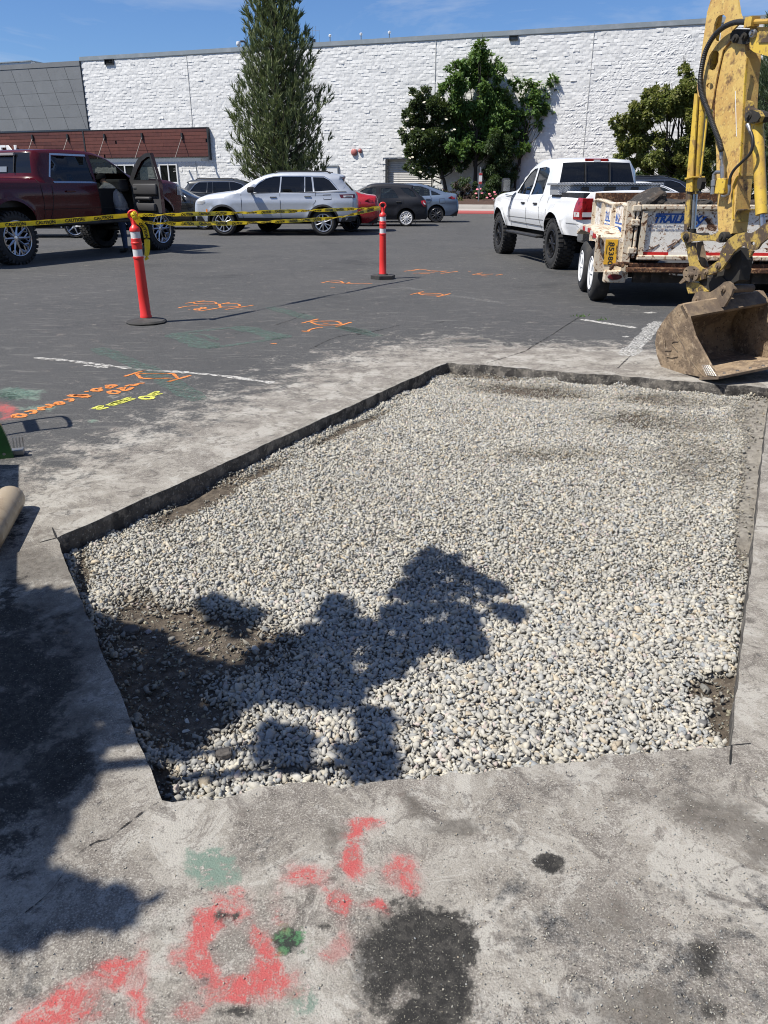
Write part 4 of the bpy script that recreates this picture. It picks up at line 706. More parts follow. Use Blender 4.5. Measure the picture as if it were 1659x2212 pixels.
sh = [('rose_bush', 'rose bush with pink blooms beside the sign pole', 'shrub', [(1036, 420, 9), (1050, 412, 11), (1062, 424, 11), (1072, 426, 7), (1045, 430, 9)], 51.2, ms_, .13), ('purple_shrub', 'dark purple leaved shrub behind the blue-grey sedan', 'shrub', [(972, 418, 12), (990, 416, 14), (1008, 416, 14), (1022, 424, 10), (985, 430, 10), (1003, 430, 10)], 51.6, mr, .15), ('round_shrub', 'dark green domed shrub behind the purple shrub', 'shrub', [(985, 400, 12), (1000, 396, 14), (1014, 402, 12)], 53.2, ms_, .13), ('small_shrub', 'small pale green shrub at the tail of the blue-grey sedan', 'shrub', [(994, 432, 5), (999, 438, 5), (992, 441, 4)], 50.3, my, .14), ('golden_shrub', 'yellowish low shrub beside the white pickup mirror', 'shrub', [(1088, 420, 8), (1094, 426, 8), (1084, 428, 6)], 51.0, my, .12), ('hedge_shrub', 'dark low shrub under the maple behind the parked cars', 'shrub', [(1352, 372, 12), (1375, 380, 14), (1400, 386, 14), (1430, 392, 14), (1465, 395, 14), (1500, 398, 14)], 43.5, ms_, .16)]
for nm_, lb, ct, cl_, Y_, mt, sz in sh:
    b_ = AT(np.mean([c[0] for c in cl_]), 438, Y_); root = broadleaf(nm_, lb, ct, (b_.x, Y_, .35), CL(cl_, Y_, .3), 2600, sz, mt, seed=len(lb), trunk_r=.03, nlimb=3, sub=5)
    if nm_ == 'rose_bush':
        mb = MB()
        for x, y in ((1028, 419), (1031, 410), (1037, 409), (1057, 420), (1059, 424), (1068, 416), (1070, 420), (1076, 426), (1030, 427), (1064, 430), (1047, 432), (1041, 418), (1052, 428)):
            p = AT(x, y, Y_ - .45) - root.location; mb.lathe([(0, -.03), (.05, -.01), (.085, .04), (.045, .06), (0, .04)], p, (0, -.6, 1), 8)
        mb.build('bloom', MAT('pink_rose', (.72, .22, .26), .6), root)
def pine(name, label, base, H_, prof, seed, nb_, mat, dens=1.0, lean=0.0):
    r_ = np.random.default_rng(seed); root = empty(name, base, 0, label, 'tree', 'pines by the car park'); mb = MB(); mb.tube([(0, 0, -.1), (0, 0, H_ * .3), (lean * .4, 0, H_ * .7), (lean, 0, H_)], [.20, .15, .08, .015], 8); Ps = []; As = []; Ts = []
    hs = np.linspace(.05, .985, nb_)
    for i, h in enumerate(hs):
        R = np.interp(h, [p[0] for p in prof], [p[1] for p in prof]) * r_.uniform(.72, 1.12); az = i * 2.39996 + r_.uniform(-.3, .3); el = radians(np.interp(h, [0, .5, 1], [22, 42, 66]) + r_.uniform(-8, 8))
        d = np.array([cos(az), sin(az), 0]); p0 = np.array([lean * h, 0, h * H_]); n = max(3, int(R / .26)); pth = []
        for j in range(n + 1):
            t = j / n; pth.append(p0 + d * R * t + np.array([0, 0, R * (tan(el) * t * .40 + .40 * t * t)]))
        mb.tube([tuple(p) for p in pth], list(np.linspace(.035 + .012 * R, .006, n + 1)), 5, cap=False)
        for j in range(1, n + 1):
            t = j / n
            if t < .22: continue
            for k_ in range(int((3 if t < .95 else 4) * dens)):
                sd = np.cross(d, [0, 0, 1]); off = sd * r_.uniform(-.55, .55) * (1.1 - .5 * t) * min(1, R) + np.array([0, 0, r_.uniform(-.1, .28)]) + d * r_.uniform(-.15, .15); tp = pth[j] + off; ax = d * .35 + np.array([0, 0, 1.0]) + r_.normal(size=3) * .28 + sd * np.dot(off, sd) * .7
                nbk = 15; a_ = ax / np.linalg.norm(ax); spread = r_.normal(size=(nbk, 3)) * .27; Ps.append(tp + r_.uniform(-.02, .3, (nbk, 1)) * a_); As.append(a_ + spread); Ts.append(np.full(nbk, r_.random() * .6) + r_.random(nbk) * .4)
    P = np.concatenate(Ps); Ax = np.concatenate(As); T_ = np.clip(np.concatenate(Ts), 0, 1); L_ = r_.uniform(.22, .46, len(P)); V, F = leaf_quads(P, Ax, r_.normal(size=P.shape), L_, np.full(len(P), .042)); npmesh('crown', V, F, mat, root, attrs={'tint': np.repeat(T_, 4)}); mb.build('trunk', M['bark'], root, 60); return root
pm = LEAFMAT('pine_needles', (.075, .112, .048), (.21, .235, .105), .15, .6); pm2 = LEAFMAT('blue_pine_needles', (.032, .060, .034), (.085, .120, .058), .15, .6)
pb = AT(608, 430, 45); pine('pine_tree', 'tall pine with upswept branches behind the silver car', (pb.x, 45, 0), 10.9, [(0, 1.9), (.10, 2.35), (.25, 2.40), (.42, 2.05), (.58, 1.65), (.72, 1.25), (.86, .8), (1, .12)], 21, 240, pm, .95, .15)
pb = AT(1700, 430, 41); pine('pine_tree', 'dark pine at the right edge behind the digger arm', (pb.x, 41, 0), 12.5, [(0, 2.2), (.2, 2.5), (.45, 2.3), (.7, 1.7), (.88, .95), (1, .15)], 22, 190, pm2, 1.2)
pb = AT(1590, 430, 48); pine('pine_tree', 'lower dark pine directly behind the digger arm', (pb.x, 48, 0), 7.0, [(0, 2.2), (.3, 2.3), (.6, 1.6), (1, .15)], 23, 120, pm2, 1.2)
# sign pole and rock in the bed
p0 = AT(1033, 440, 49.6); t = empty('sign_pole', (p0.x, 49.6, .36), 0, 'small red and white parking sign on a grey steel pole in the bed', 'sign'); zt2 = AT(1037, 361, 49.6).z - .36
MB().tube([(0, 0, 0), (.06, 0, zt2)], .035, 10).build('pole', M['gmetal'], t); s1 = MB().box((.06, -.05, zt2 - .62), (.2, .02, .62)).build('sign_plate', M['signwhite'], t); MB().box((.06, -.063, zt2 - .38), (.19, .006, .12)).build('red_band', M['redpaint'], s1); MB().box((.06, -.063, zt2 - .85), (.19, .006, .14)).build('red_band', M['redpaint'], s1);
M['rock'] = MAT('grey_rock', (.16, .155, .15), .9, layers=[(3, (.24, .235, .22), .5, .7)], bump=(8, .7, .05)); p0 = AT(1077, 437, 50); lump('rock', (p0.x, 50, .45), (.5, .35, .28), M['rock'], 'grey boulder in the mulch beside the white pickup', 'rock', 4)

# wooded hill behind the photographer (it shows in the windows)
hv = []; hx = np.linspace(-260, 260, 120); hy = [-45, -52, -62, -80, -140]
for j, y_ in enumerate(hy):
    for x_ in hx: hv.append((x_, y_ - abs(x_) * .0 + 5 * (float(vnoise(x_ * .05, j * 3.1, 61)) - .5), [0, 7, 13, 19, 26][j] * (.55 + .9 * float(vnoise(x_ * .022, 2.0, 63))) + 2.2 * float(vnoise(x_ * .3, j * 1.7, 65)) * (j > 0)))
n_ = len(hx); o = npmesh('wooded_hill', hv, [(j * n_ + i, j * n_ + i + 1, (j + 1) * n_ + i + 1, (j + 1) * n_ + i) for j in range(len(hy) - 1) for i in range(n_ - 1)], MAT('wooded_hill', (.035, .055, .022), .9, layers=[(.35, (.06, .085, .03), .45, .6)]), smooth=True); o['kind'] = 'structure'
# ------------------------------------------------------------------ vehicles
def chaikin(p, it=2, keep=True):
    p = [np.array(q, float) for q in p]
    for _ in range(it):
        q = [p[0]]
        for a, b in zip(p, p[1:]): q += [a * .75 + b * .25, a * .25 + b * .75]
        p = q + [p[-1]]
    return p
def resample(p, step):
    o = [p[0]]
    for a, b in zip(p, p[1:]):
        n = max(1, int(np.linalg.norm(b - a) / step + .5)); o += [a + (b - a) * i / n for i in range(1, n + 1)]
    return o
def fill(outer, holes, step):
    """triangulated 2D region with inner points; returns (n,2), (m,3)"""
    outer = [tuple(p) for p in outer]; V = [Vector(p) for p in outer]; Ed = [(i, (i + 1) % len(outer)) for i in range(len(outer))]
    for h in holes: b = len(V); V += [Vector(p) for p in h]; Ed += [(b + i, b + (i + 1) % len(h)) for i in range(len(h))]
    o = np.array(outer); gx, gy = np.meshgrid(np.arange(o[:, 0].min(), o[:, 0].max(), step), np.arange(o[:, 1].min(), o[:, 1].max(), step)); P = np.stack([gx.ravel(), gy.ravel()], 1) + 1e-4
    k = inside(P, o) & (segdist(P, outer) > step * .35)
    for h in holes: k &= ~inside(P, np.array(h)) & (segdist(P, h) > step * .3)
    V += [Vector(p) for p in P[k]]; r = delaunay_2d_cdt(V, Ed, [], 0, 1e-7); vv = np.array([(q.x, q.y) for q in r[0]]); ff = np.array([f for f in r[2] if len(f) == 3]); c = vv[ff].mean(1); m = inside(c, o)
    for h in holes: m &= ~inside(c, np.array(h))
    return vv, ff[m]
class Car:
    def __init__(s, name, label, loc, ang, sp, paint, cat='car', group=None, glass=None, side_glass=None):
        s.sp = sp; s.root = empty(name, loc, ang, label, cat, group); s.paint = paint; s.W = sp['W']; s.belt = sp['belt']; s.tum = sp.get('tum', .26); s.r = sp.get('r', .07)
        s.S = resample(chaikin(sp['top'], 2), .07); s.Sx = [tuple(p) for p in s.S]; s.xf = max(p[0] for p in s.S); s.xr = min(p[0] for p in s.S); s.nose = sp.get('nose', .16); s.tail = sp.get('tail', .09)
        bott = []; sill = sp['sill']; xs_ = sorted(sp['axles'])           # rear -> front along the bottom
        for ax in xs_:
            R = sp['arch']; zc = sp['wr'] + sp.get('archz', .02); dz = min(max(sill - zc, -R), R); h = sqrt(max(R * R - dz * dz, 0)); a0 = atan2(dz, -h); a1 = atan2(dz, h)
            if a0 < 0: a0 += 2 * pi
            bott += [(ax + R * cos(t), zc + R * sin(t)) for t in np.linspace(a0, a1, 13)]
        s.outer = s.Sx + [(s.S[-1][0] + .05, sill)] * 0 + [p for p in resample([np.array((s.S[-1][0] + .02, sill)), *[np.array(b) for b in bott], np.array((s.S[0][0] - .02, sill))], .12)]
        s.outer = [tuple(p) for p in s.outer]; glass = glass or M['glass']; side_glass = side_glass or glass; hs = [list(map(tuple, resample([np.array(q) for q in h] + [np.array(h[0])], .15)))[:-1] for h in sp['wins']]
        cut = sp.get('right_cut'); vs = []; fs = []
        for sd in (1, -1):
            hh = hs
            if cut and sd < 0: hh = [h for i, h in enumerate(hs) if i not in sp.get('right_skip', ())] + [cut]
            vv, ff = fill(s.outer, hh, .13); b = len(vs); y = s.hw(vv); vs += [(p[0], sd * q, p[1]) for p, q in zip(vv, y)]; fs += [tuple(int(i) + b for i in f) for f in ff]
        ts = sp.get('ts', [-1, -.92, -.6, -.3, 0, .3, .6, .92, 1]); P = np.array(s.S); n = len(P); yy = s.hw(P); d = np.gradient(P, axis=0); d /= np.linalg.norm(d, axis=1)[:, None] + 1e-9; nn = np.stack([d[:, 1], -d[:, 0]], 1); nn *= np.sign((nn * (P - np.array([0, .7]))).sum(1))[:, None]; cr = sp.get('crown', .045)
        grid = [[(P[i, 0] + nn[i, 0] * cr * (1 - t * t), t * yy[i], P[i, 1] + nn[i, 1] * cr * (1 - t * t)) for t in ts] for i in range(n)]
        def rng_(a, b): ia = int(np.argmin(((P - np.array(a)) ** 2).sum(1))); ib = int(np.argmin(((P - np.array(b)) ** 2).sum(1))); return min(ia, ib), max(ia, ib)
        gl = {}
        for nm_, a, b in sp['glass']: gl[nm_] = rng_(a, b)
        skip = [rng_(a, b) for a, b in sp.get('open_top', ())]; gmb = {k_: MB() for k_ in gl}
        for i in range(n - 1):
            for j in range(len(ts) - 1):
                quad = [grid[i][j], grid[i][j + 1], grid[i + 1][j + 1], grid[i + 1][j]]; tgt = None
                for k_, (a, b) in gl.items():
                    if a <= i < b and abs(ts[j] + ts[j + 1]) / 2 < .95: tgt = gmb[k_]
                if tgt: tgt.add(quad, [(0, 1, 2, 3)]); continue
                if any(a <= i < b for a, b in skip) and abs(ts[j] + ts[j + 1]) / 2 < .92: continue
                b_ = len(vs); vs += quad; fs.append((b_, b_ + 1, b_ + 2, b_ + 3))
        me = bpy.data.meshes.new('body'); me.from_pydata(vs, [], fs); bm = bmesh.new(); bm.from_mesh(me); bmesh.ops.remove_doubles(bm, verts=bm.verts, dist=.0015); bmesh.ops.recalc_face_normals(bm, faces=bm.faces)
        for f in bm.faces: f.smooth = True
        for e in bm.edges:
            if len(e.link_faces) == 2 and e.calc_face_angle(0) > radians(42): e.smooth = False
        bm.to_mesh(me); bm.free(); co = np.array([v.co for v in me.vertices]); h_ = s.hw(co[:, [0, 2]]); side = np.abs(np.abs(co[:, 1]) - h_) < .012; ep = .03
        gx_ = (s.hw(co[:, [0, 2]] + [ep, 0]) - s.hw(co[:, [0, 2]] - [ep, 0])) / (2 * ep); gz_ = (s.hw(co[:, [0, 2]] + [0, ep]) - s.hw(co[:, [0, 2]] - [0, ep])) / (2 * ep); N_ = np.stack([-gx_, np.sign(co[:, 1]), -gz_], 1)
        i_ = np.argmin(((co[:, None, [0, 2]] - P[None]) ** 2).sum(2), 1); t_ = co[:, 1] / np.maximum(yy[i_], .1); ns_ = np.stack([nn[i_, 0], .16 * t_ + .6 * t_ ** 9, nn[i_, 1]], 1); N_ = np.where(side[:, None] & (segdist(co[:, [0, 2]], s.Sx, False) > .01)[:, None], N_, ns_); N_ /= np.linalg.norm(N_, axis=1)[:, None]
        me.normals_split_custom_set_from_vertices([tuple(q) for q in N_]); s.body = link('body', me, paint, s.root)
        for k_, m_ in gmb.items():
            bm_ = bmesh.new(); me_ = m_.mesh(k_); bm_.from_mesh(me_); bmesh.ops.remove_doubles(bm_, verts=bm_.verts, dist=.001)
            for f in bm_.faces: f.smooth = True
            bm_.to_mesh(me_); bm_.free(); link(k_, me_, glass if k_ == 'windshield' else side_glass, s.root)
        for i, h in enumerate(hs):
            for sd in (1, -1):
                if cut and sd < 0 and i in sp.get('right_skip', ()): continue
                s.patch('side_window', sp['wins'][i], sd, side_glass if i else (sp.get('front_glass') or side_glass), -.012, .14)
        zt = s.belt - .10; zlo = sp['sill'] - .03; MB().box(((s.xf + s.xr) / 2, 0, (zt + zlo) / 2), (s.xf - s.xr - .5, 2 * (s.W - .36), zt - zlo)).build('chassis', M['dark_void'], s.root)
        if sp.get('seats', True):
            mb = MB()
            for x_ in sp.get('seatx', (.1, -.8)):
                for y_ in (.38, -.38): mb.box((x_, y_, zt + .12), (.16, .46, .5), Matrix.Rotation(-.2, 3, 'Y'), bev=.05); mb.box((x_ - .07, y_, zt + .46), (.1, .26, .18), bev=.04)
            mb.build('seat', M['interior'], s.root)
    def hw(s, P):
        P = np.atleast_2d(np.asarray(P, float)); x = P[:, 0]; z = P[:, 1]; tf_ = np.clip((x - (s.xf - 1.0)) / 1.0, 0, 1); tr = np.clip(((s.xr + .8) - x) / .8, 0, 1)
        w_ = s.W * (1 - s.nose * tf_ ** 2.2 - s.tail * tr ** 2.2); up = np.clip(z - s.belt, 0, 9); w_ = w_ - s.tum * up - .05 * np.clip((up) / .05, 0, 1); w_ = w_ - .10 * np.clip((s.sp['sill'] + .25 - z) / .25, 0, 1) ** 2 * .6
        mid = s.belt - .22; w_ = w_ - .03 * np.clip((z - mid) / .2, 0, 1) + .012 * np.exp(-((z - mid) / .04) ** 2)
        for ax in s.sp['axles']: rr = np.hypot(x - ax, z - s.sp['wr']); w_ = w_ + s.sp.get('flare', .02) * np.exp(-((rr - s.sp['arch'] - .03) / .08) ** 2) * (z < s.belt - .05)
        d = np.clip(segdist(P, s.Sx, False) / s.r, 0, 1); return w_ - s.r * (1 - np.sqrt(np.clip(1 - (1 - d) ** 2, 0, 1)))
    def patch(s, name, poly, sd, mat, off=.004, step=.1, label=None, parent=None):
        poly = [tuple(p) for p in resample([np.array(q, float) for q in poly] + [np.array(poly[0], float)], step)][:-1]; vv, ff = fill(poly, [], step); y = s.hw(vv) + off
        o = npmesh(name, [(p[0], sd * q, p[1]) for p, q in zip(vv, y)], ff if sd < 0 else ff[:, ::-1], mat, parent or s.root, True); return o
    def line(s, mb, pts, sd, wd=.012, off=.002):
        P = resample([np.array(q, float) for q in pts], .08); vs = []
        for i, p in enumerate(P):
            d = P[min(i + 1, len(P) - 1)] - P[max(i - 1, 0)]; d /= np.linalg.norm(d) + 1e-9; nn = np.array([-d[1], d[0]]) * wd / 2; a = np.array([p + nn, p - nn]); y = s.hw(a) + off; vs += [(a[0][0], sd * y[0], a[0][1]), (a[1][0], sd * y[1], a[1][1])]
        mb.add(vs, [(2 * i, 2 * i + 1, 2 * i + 3, 2 * i + 2) for i in range(len(P) - 1)])
    def gaps(s, lines, mat=None, wd=.012, name='panel_gap', sides=(1, -1)):
        if name != 'panel_gap':
            for l in lines:
                for sd in sides: mb = MB(); s.line(mb, l, sd, wd); mb.build(name, mat or M['gap'], s.root)
            return
        mb = MB(); [s.line(mb, l, sd, wd) for l in lines for sd in sides]; mb.build(name, mat or M['gap'], s.root)
    def arches(s, wd=.07, mat=None, sides=(1, -1)):
        zc = s.sp['wr'] + s.sp.get('archz', .02); R = s.sp['arch']
        for ax in s.sp['axles']:
            for sd in sides:
                a0 = math.asin(min(.95, max(-.95, (s.sp['sill'] - zc) / R))); mb = MB(); s.line(mb, [(ax + (R + wd * .45) * cos(t), zc + (R + wd * .45) * sin(t)) for t in np.linspace(pi - a0, a0, 17)], sd, wd, .012); mb.build('wheel_arch_trim', mat or M['black_plastic'], s.root)
    def handle(s, x, z, sd, mat, ln=.2):
        y = s.hw([(x, z)])[0]; MB().box((x, sd * (y + .018), z), (ln, .03, .035), bev=.012).build('door_handle', mat, s.root)
    def mirror(s, x, z, sd, mat, dx=.16, h=.16, w_=.2):
        y = s.hw([(x, s.belt - .05)])[0]; mb = MB(); mb.box((x, sd * (y + .08 + w_ / 2), z), (dx, w_, h), bev=.045); mb.box((x + .02, sd * (y + .04), z - h * .3), (.06, .12, .04)); o = mb.build('wing_mirror', mat, s.root, 40)
        MB().box((x - dx / 2 - .002, sd * (y + .08 + w_ / 2), z), (.006, w_ * .8, h * .78)).build('mirror_glass', M['chrome'], o)
    def wheels(s, rim, style=5, tw=.24, rimr=None, rimmat=None, dish=0.0, offroad=False):
        for ax in s.sp['axles']:
            for sd in (1, -1):
                r_ = s.sp['wr']; y = sd * (s.W - .02 - (0 if not s.sp.get('poke') else -s.sp['poke'])); wheel(s.root, (ax, y, r_), sd, r_, tw, rimr or r_ * .66, style, rimmat or rim, dish, offroad)
def wheel(parent, c, sd, r_, tw, rr, style, rmat, dish=0.0, offroad=False, tyre=None):
    """tyre with its outer face at c.y; sd = +1 when the outer face looks to +y"""
    t = MB(); o = -sd; h = lambda d: o * d
    prof = [(rr, h(.012)), (rr + .012, h(.0)), (rr + (r_ - rr) * .5, h(-.008)), (r_ - .025, h(.012)), (r_ - .004, h(.04)), (r_, h(tw * .5)), (r_ - .004, h(tw - .04)), (r_ - .03, h(tw - .01)), (rr, h(tw))]
    t.lathe(prof, (0, 0, 0), (0, 1, 0), 36)
    if offroad:
        n = 34
        for k in range(n):
            for row in range(4):
                a = 2 * pi * (k + .5 * (row % 2)) / n; R3 = Matrix.Rotation(-a, 3, 'Y'); p = R3 @ Vector((r_ + .001, h(tw * (.13 + .245 * row)), 0)); t.box(p, (.022, tw * .2, 2 * pi * r_ / n * .66), R3)
            a = 2 * pi * k / n; R3 = Matrix.Rotation(-a, 3, 'Y'); p = R3 @ Vector((r_ - .025, h(.004), 0)); t.box(p, (.05, .03, 2 * pi * r_ / n * .55), R3)
    w_ = t.build('wheel', tyre or M['rubber'], parent, 40, c)
    m = MB(); m.lathe([(rr + .004, h(-.004)), (rr - .006, h(-.012)), (rr - .018, h(-.008)), (rr - .03, h(.03)), (rr - .045, h(tw * .8))], (0, 0, 0), (0, 1, 0), 36)
    ns_, dbl = (style if isinstance(style, tuple) else (style, 1)); y0 = .02 + dish
    for k in range(ns_):
        for q in range(dbl):
            a = 2 * pi * (k + (q - (dbl - 1) / 2) * .42) / ns_; a2 = 2 * pi * (k + (q - (dbl - 1) / 2) * .12) / ns_
            p0 = Vector((rr * .16 * cos(a2), h(y0 - .01), rr * .16 * sin(a2))); p1 = Vector((rr * .62 * cos(a), h(y0 - .016), rr * .62 * sin(a))); p2 = Vector((rr * .95 * cos(a), h(.02 + dish * .55), rr * .95 * sin(a)))
            m.tube([p0, p1, p2], [rr * .115 / sqrt(dbl), rr * .07 / sqrt(dbl), rr * .085 / sqrt(dbl)], 6)
            if ns_ >= 8 and dbl == 1:
                for s2 in (-1, 1): b = a + s2 * pi / ns_ * .9; m.tube([p1, Vector((rr * .94 * cos(b), h(.02 + dish * .5), rr * .94 * sin(b)))], [rr * .05, rr * .06], 5)
    m.lathe([(0, h(y0 - .04)), (rr * .16, h(y0 - .035)), (rr * .2, h(y0)), (rr * .24, h(y0 + .03))], (0, 0, 0), (0, 1, 0), 16)
    for k in range(5 if ns_ < 8 else 8): a = 2 * pi * (k + .5) / (5 if ns_ < 8 else 8); m.cyl((rr * .26 * cos(a), h(y0 - .012), rr * .26 * sin(a)), (rr * .26 * cos(a), h(y0 + .03), rr * .26 * sin(a)), rr * .03, 6)
    m.build('rim', rmat, w_, 40)
    MB().disc((0, h(max(tw * .55, dish + .06)), 0), rr * .98, (0, 1, 0), 24).build('brake_disc', M['dark_void'], w_); return w_
def pxm(L_, x0, xw, sx, yg, sz): return [(xw - (a - x0) / sx, (yg - b) / sz) for a, b in L_]

# silver crossover in front of the pine: nose to the left, left flank towards the camera
jx = lambda L_: pxm(L_, 305, 1.48, 321, 655, 341)
J = dict(W=.955, belt=1.20, sill=.40, axles=(1.48, -1.48), wr=.365, arch=.43, archz=.03, tum=.27, nose=.20, tail=.10, r=.09, flare=.03,
    top=[(2.20, .36), (2.36, .45), (2.36, .70), (2.33, .93), (2.22, 1.03), (1.9, 1.13), (1.35, 1.19), (1.06, 1.22)] + jx([(560, 155), (700, 92), (860, 66), (1050, 62), (1250, 68), (1380, 84), (1462, 100)]) + jx([(1420, 118), (1530, 235), (1566, 275), (1572, 350), (1562, 470), (1500, 520)]),
    glass=[('windshield', (1.02, 1.24), jx([(690, 96)])[0]), ('rear_window', jx([(1428, 122)])[0], jx([(1520, 228)])[0])],
    wins=[jx([(606, 212), (660, 160), (730, 120), (800, 103), (862, 101), (846, 248), (640, 252), (612, 243)]), jx([(874, 101), (1086, 101), (1084, 243), (858, 247)]), jx([(1094, 102), (1150, 104), (1166, 240), (1092, 242)]), jx([(1166, 106), (1268, 108), (1320, 135), (1398, 224), (1180, 239)])], seatx=(.25, -.75))
def rails(c, z, x0, x1, y): [MB().tube([(x0, s_ * y, z - .04), (x0 - .1, s_ * y, z + .02), (x1 + .1, s_ * y, z + .02), (x1, s_ * y, z - .04)], .018, 8).build('roof_rail', M['black_plastic'], c.root) for s_ in (1, -1)]
def suv(name, label, loc, ang, paint, rim, group=None, scale=1.0, detail=True, glass=None, trim=None):
    c = Car(name, label, loc, ang, J, paint, 'car', group, side_glass=glass or M['glass_dark'])
    for sd in (1, -1):
        c.patch('headlight', jx([(52, 322), (140, 320), (134, 346), (105, 360), (58, 352)]), sd, M['clear'], .006); c.patch('tail_light', jx([(1412, 266), (1558, 262), (1562, 298), (1428, 299)]), sd, M['dark_lens'], .006); c.patch('reversing_lamp', jx([(1450, 276), (1540, 274), (1540, 292), (1455, 293)]), sd, M['white_lens'], .009)
        c.patch('sill_trim', [(-1.05, .40), (1.05, .40), (1.05, .50), (-1.05, .50)], sd, M['black_plastic'], .008); c.patch('bumper_trim', jx([(40, 500), (48, 470), (96, 470), (120, 515), (120, 545), (60, 545)]), sd, M['black_plastic'], .006); c.patch('bumper_trim', jx([(1440, 480), (1566, 470), (1560, 515), (1420, 520)]), sd, M['black_plastic'], .006); c.patch('marker_lamp', jx([(143, 402), (158, 402), (158, 428), (143, 428)]), sd, M['amber'], .008)
        c.handle(jx([(790, 288)])[0][0], jx([(790, 288)])[0][1], sd, M['chrome']); c.handle(jx([(1115, 282)])[0][0], jx([(1115, 282)])[0][1], sd, M['chrome']); c.mirror(jx([(590, 228)])[0][0], jx([(590, 228)])[0][1] + .02, sd, M['black_plastic'], .2, .17, .18)
    c.gaps([jx([(487, 260), (488, 420), (500, 500)]), jx([(854, 250), (856, 500)]), jx([(1188, 245), (1190, 330), (1130, 400)]), jx([(490, 294), (1330, 276)]), jx([(440, 300), (487, 292)]), jx([(1262, 270), (1335, 266), (1338, 310), (1266, 312), (1262, 270)]), jx([(600, 256), (1480, 238)])]); c.arches(.055)
    c.gaps([jx([(600, 205), (700, 126), (800, 97), (1270, 98), (1335, 135), (1412, 226)])], M['chrome'], .016, 'window_trim'); rails(c, 1.745, jx([(800, 70)])[0][0], jx([(1330, 78)])[0][0], .56); MB().box(jx([(1315, 60)])[0][:1] + (0, jx([(1315, 66)])[0][1]), (.16, .05, .07), bev=.02).build('roof_fin', M['black_plastic'], c.root)
    MB().box((2.385, 0, .86), (.04, 1.2, .22), bev=.015).build('grille', M['black_plastic'], c.root); c.wheels(rim, (5, 2), .24, .25); c.root.scale = (scale,) * 3; return c
P_silver = PAINT('silver_paint', (.44, .47, .52), .30, .6, .35, .04); P_grey = PAINT('charcoal_paint', (.032, .036, .042), .25, .5, 0, .03); P_black = PAINT('black_paint', (.012, .013, .015), .2, .9); P_white = PAINT('white_paint', (.70, .71, .72), .28, .9); P_matt = PAINT('matt_dark_paint', (.017, .018, .023), .42, .1, 0, .0, .3); P_blue = PAINT('blue_grey_paint', (.15, .20, .28), .28, .9, .4); P_red = PAINT('red_paint', (.36, .012, .016), .22, .9)
P_truckred = PAINT('dark_red_paint', (.068, .0022, .005), .20, .30, 0, .02, .3); P_truckwhite = PAINT('truck_white_paint', (.72, .73, .74), .3, .8)
GRP = 'cars parked in the row behind the tape'
suv('silver_suv', 'silver crossover parked behind the caution tape below the pine', (-3.285, 25.30, 0), pi, P_silver, M['alloy'], GRP)

# compact sedans
SD = dict(W=.885, belt=1.0, sill=.27, axles=(1.35, -1.35), wr=.315, arch=.365, archz=.02, tum=.30, nose=.22, tail=.12, r=.08,
    top=[(2.12, .22), (2.30, .30), (2.33, .50), (2.26, .70), (2.02, .82), (1.5, .93), (1.02, 1.0), (.55, 1.25), (.15, 1.40), (-.25, 1.45), (-.65, 1.44), (-1.05, 1.36), (-1.45, 1.23), (-1.80, 1.10), (-2.05, 1.075), (-2.18, 1.06), (-2.20, .92), (-2.27, .65), (-2.25, .42), (-2.05, .22)],
    glass=[('windshield', (.92, 1.04), (.12, 1.41)), ('rear_window', (-1.0, 1.375), (-1.72, 1.13))], wins=[[(.80, 1.02), (.5, 1.19), (.2, 1.33), (-.05, 1.375), (-.33, 1.385), (-.31, 1.0)], [(-.41, .998), (-.43, 1.385), (-.72, 1.365), (-.98, 1.28), (-1.06, 1.24), (-1.08, 1.02)], [(-1.14, 1.03), (-1.12, 1.215), (-1.3, 1.15), (-1.52, 1.05)]], seatx=(.05, -.75))
def sedan(name, label, loc, ang, paint, rim, group=GRP, wst=10, rmat=None, glass=None, taillab=None):
    c = Car(name, label, loc, ang, SD, paint, 'car', group, side_glass=glass or M['glass'])
    for sd in (1, -1):
        c.patch('headlight', [(2.26, .66), (1.95, .78), (1.72, .80), (1.9, .70), (2.2, .60)], sd, M['clear'], .006); c.patch('tail_light', [(-1.80, .93), (-1.93, 1.0), (-2.17, 1.02), (-2.19, .90), (-2.0, .885)], sd, M['red_lens'], .006); c.handle(-.12, .90, sd, M['chrome']); c.handle(-1.0, .90, sd, M['chrome']); c.mirror(.72, 1.05, sd, paint, .14, .14, .18)
        c.patch('sill_trim', [(-.95, .27), (.95, .27), (.95, .33), (-.95, .33)], sd, M['black_plastic'], .005); c.patch('bumper_trim', [(-1.85, .25), (-2.2, .25), (-2.26, .48), (-2.1, .36)], sd, M['black_plastic'], .006)
    c.gaps([[(.98, .95), (1.0, .75), (.92, .30)], [(-.36, 1.0), (-.36, .35)], [(-1.1, 1.02), (-1.15, .85), (-.98, .65), (-.95, .45)], [(-1.45, .9), (-1.68, .91), (-1.70, .74), (-1.48, .72), (-1.45, .9)]]); c.gaps([[(.85, 1.03), (.5, 1.215), (.2, 1.36), (-.1, 1.405), (-.72, 1.39), (-1.1, 1.27), (-1.55, 1.06)]], M['chrome'], .014, 'window_trim')
    c.wheels(rim, wst, .21, .235, rmat); return c
yc = lambda p, hw_: G(*p) + Vector((0, hw_, 0))
p = G(942, 481); sedan('blue_sedan', 'blue-grey sedan furthest right in the parked row by the bed', (p.x - 1.35, p.y + .88, 0), pi, P_blue, M['black_plastic'], GRP, 10, MAT('dark_alloy', (.09, .09, .095), .3, .8))
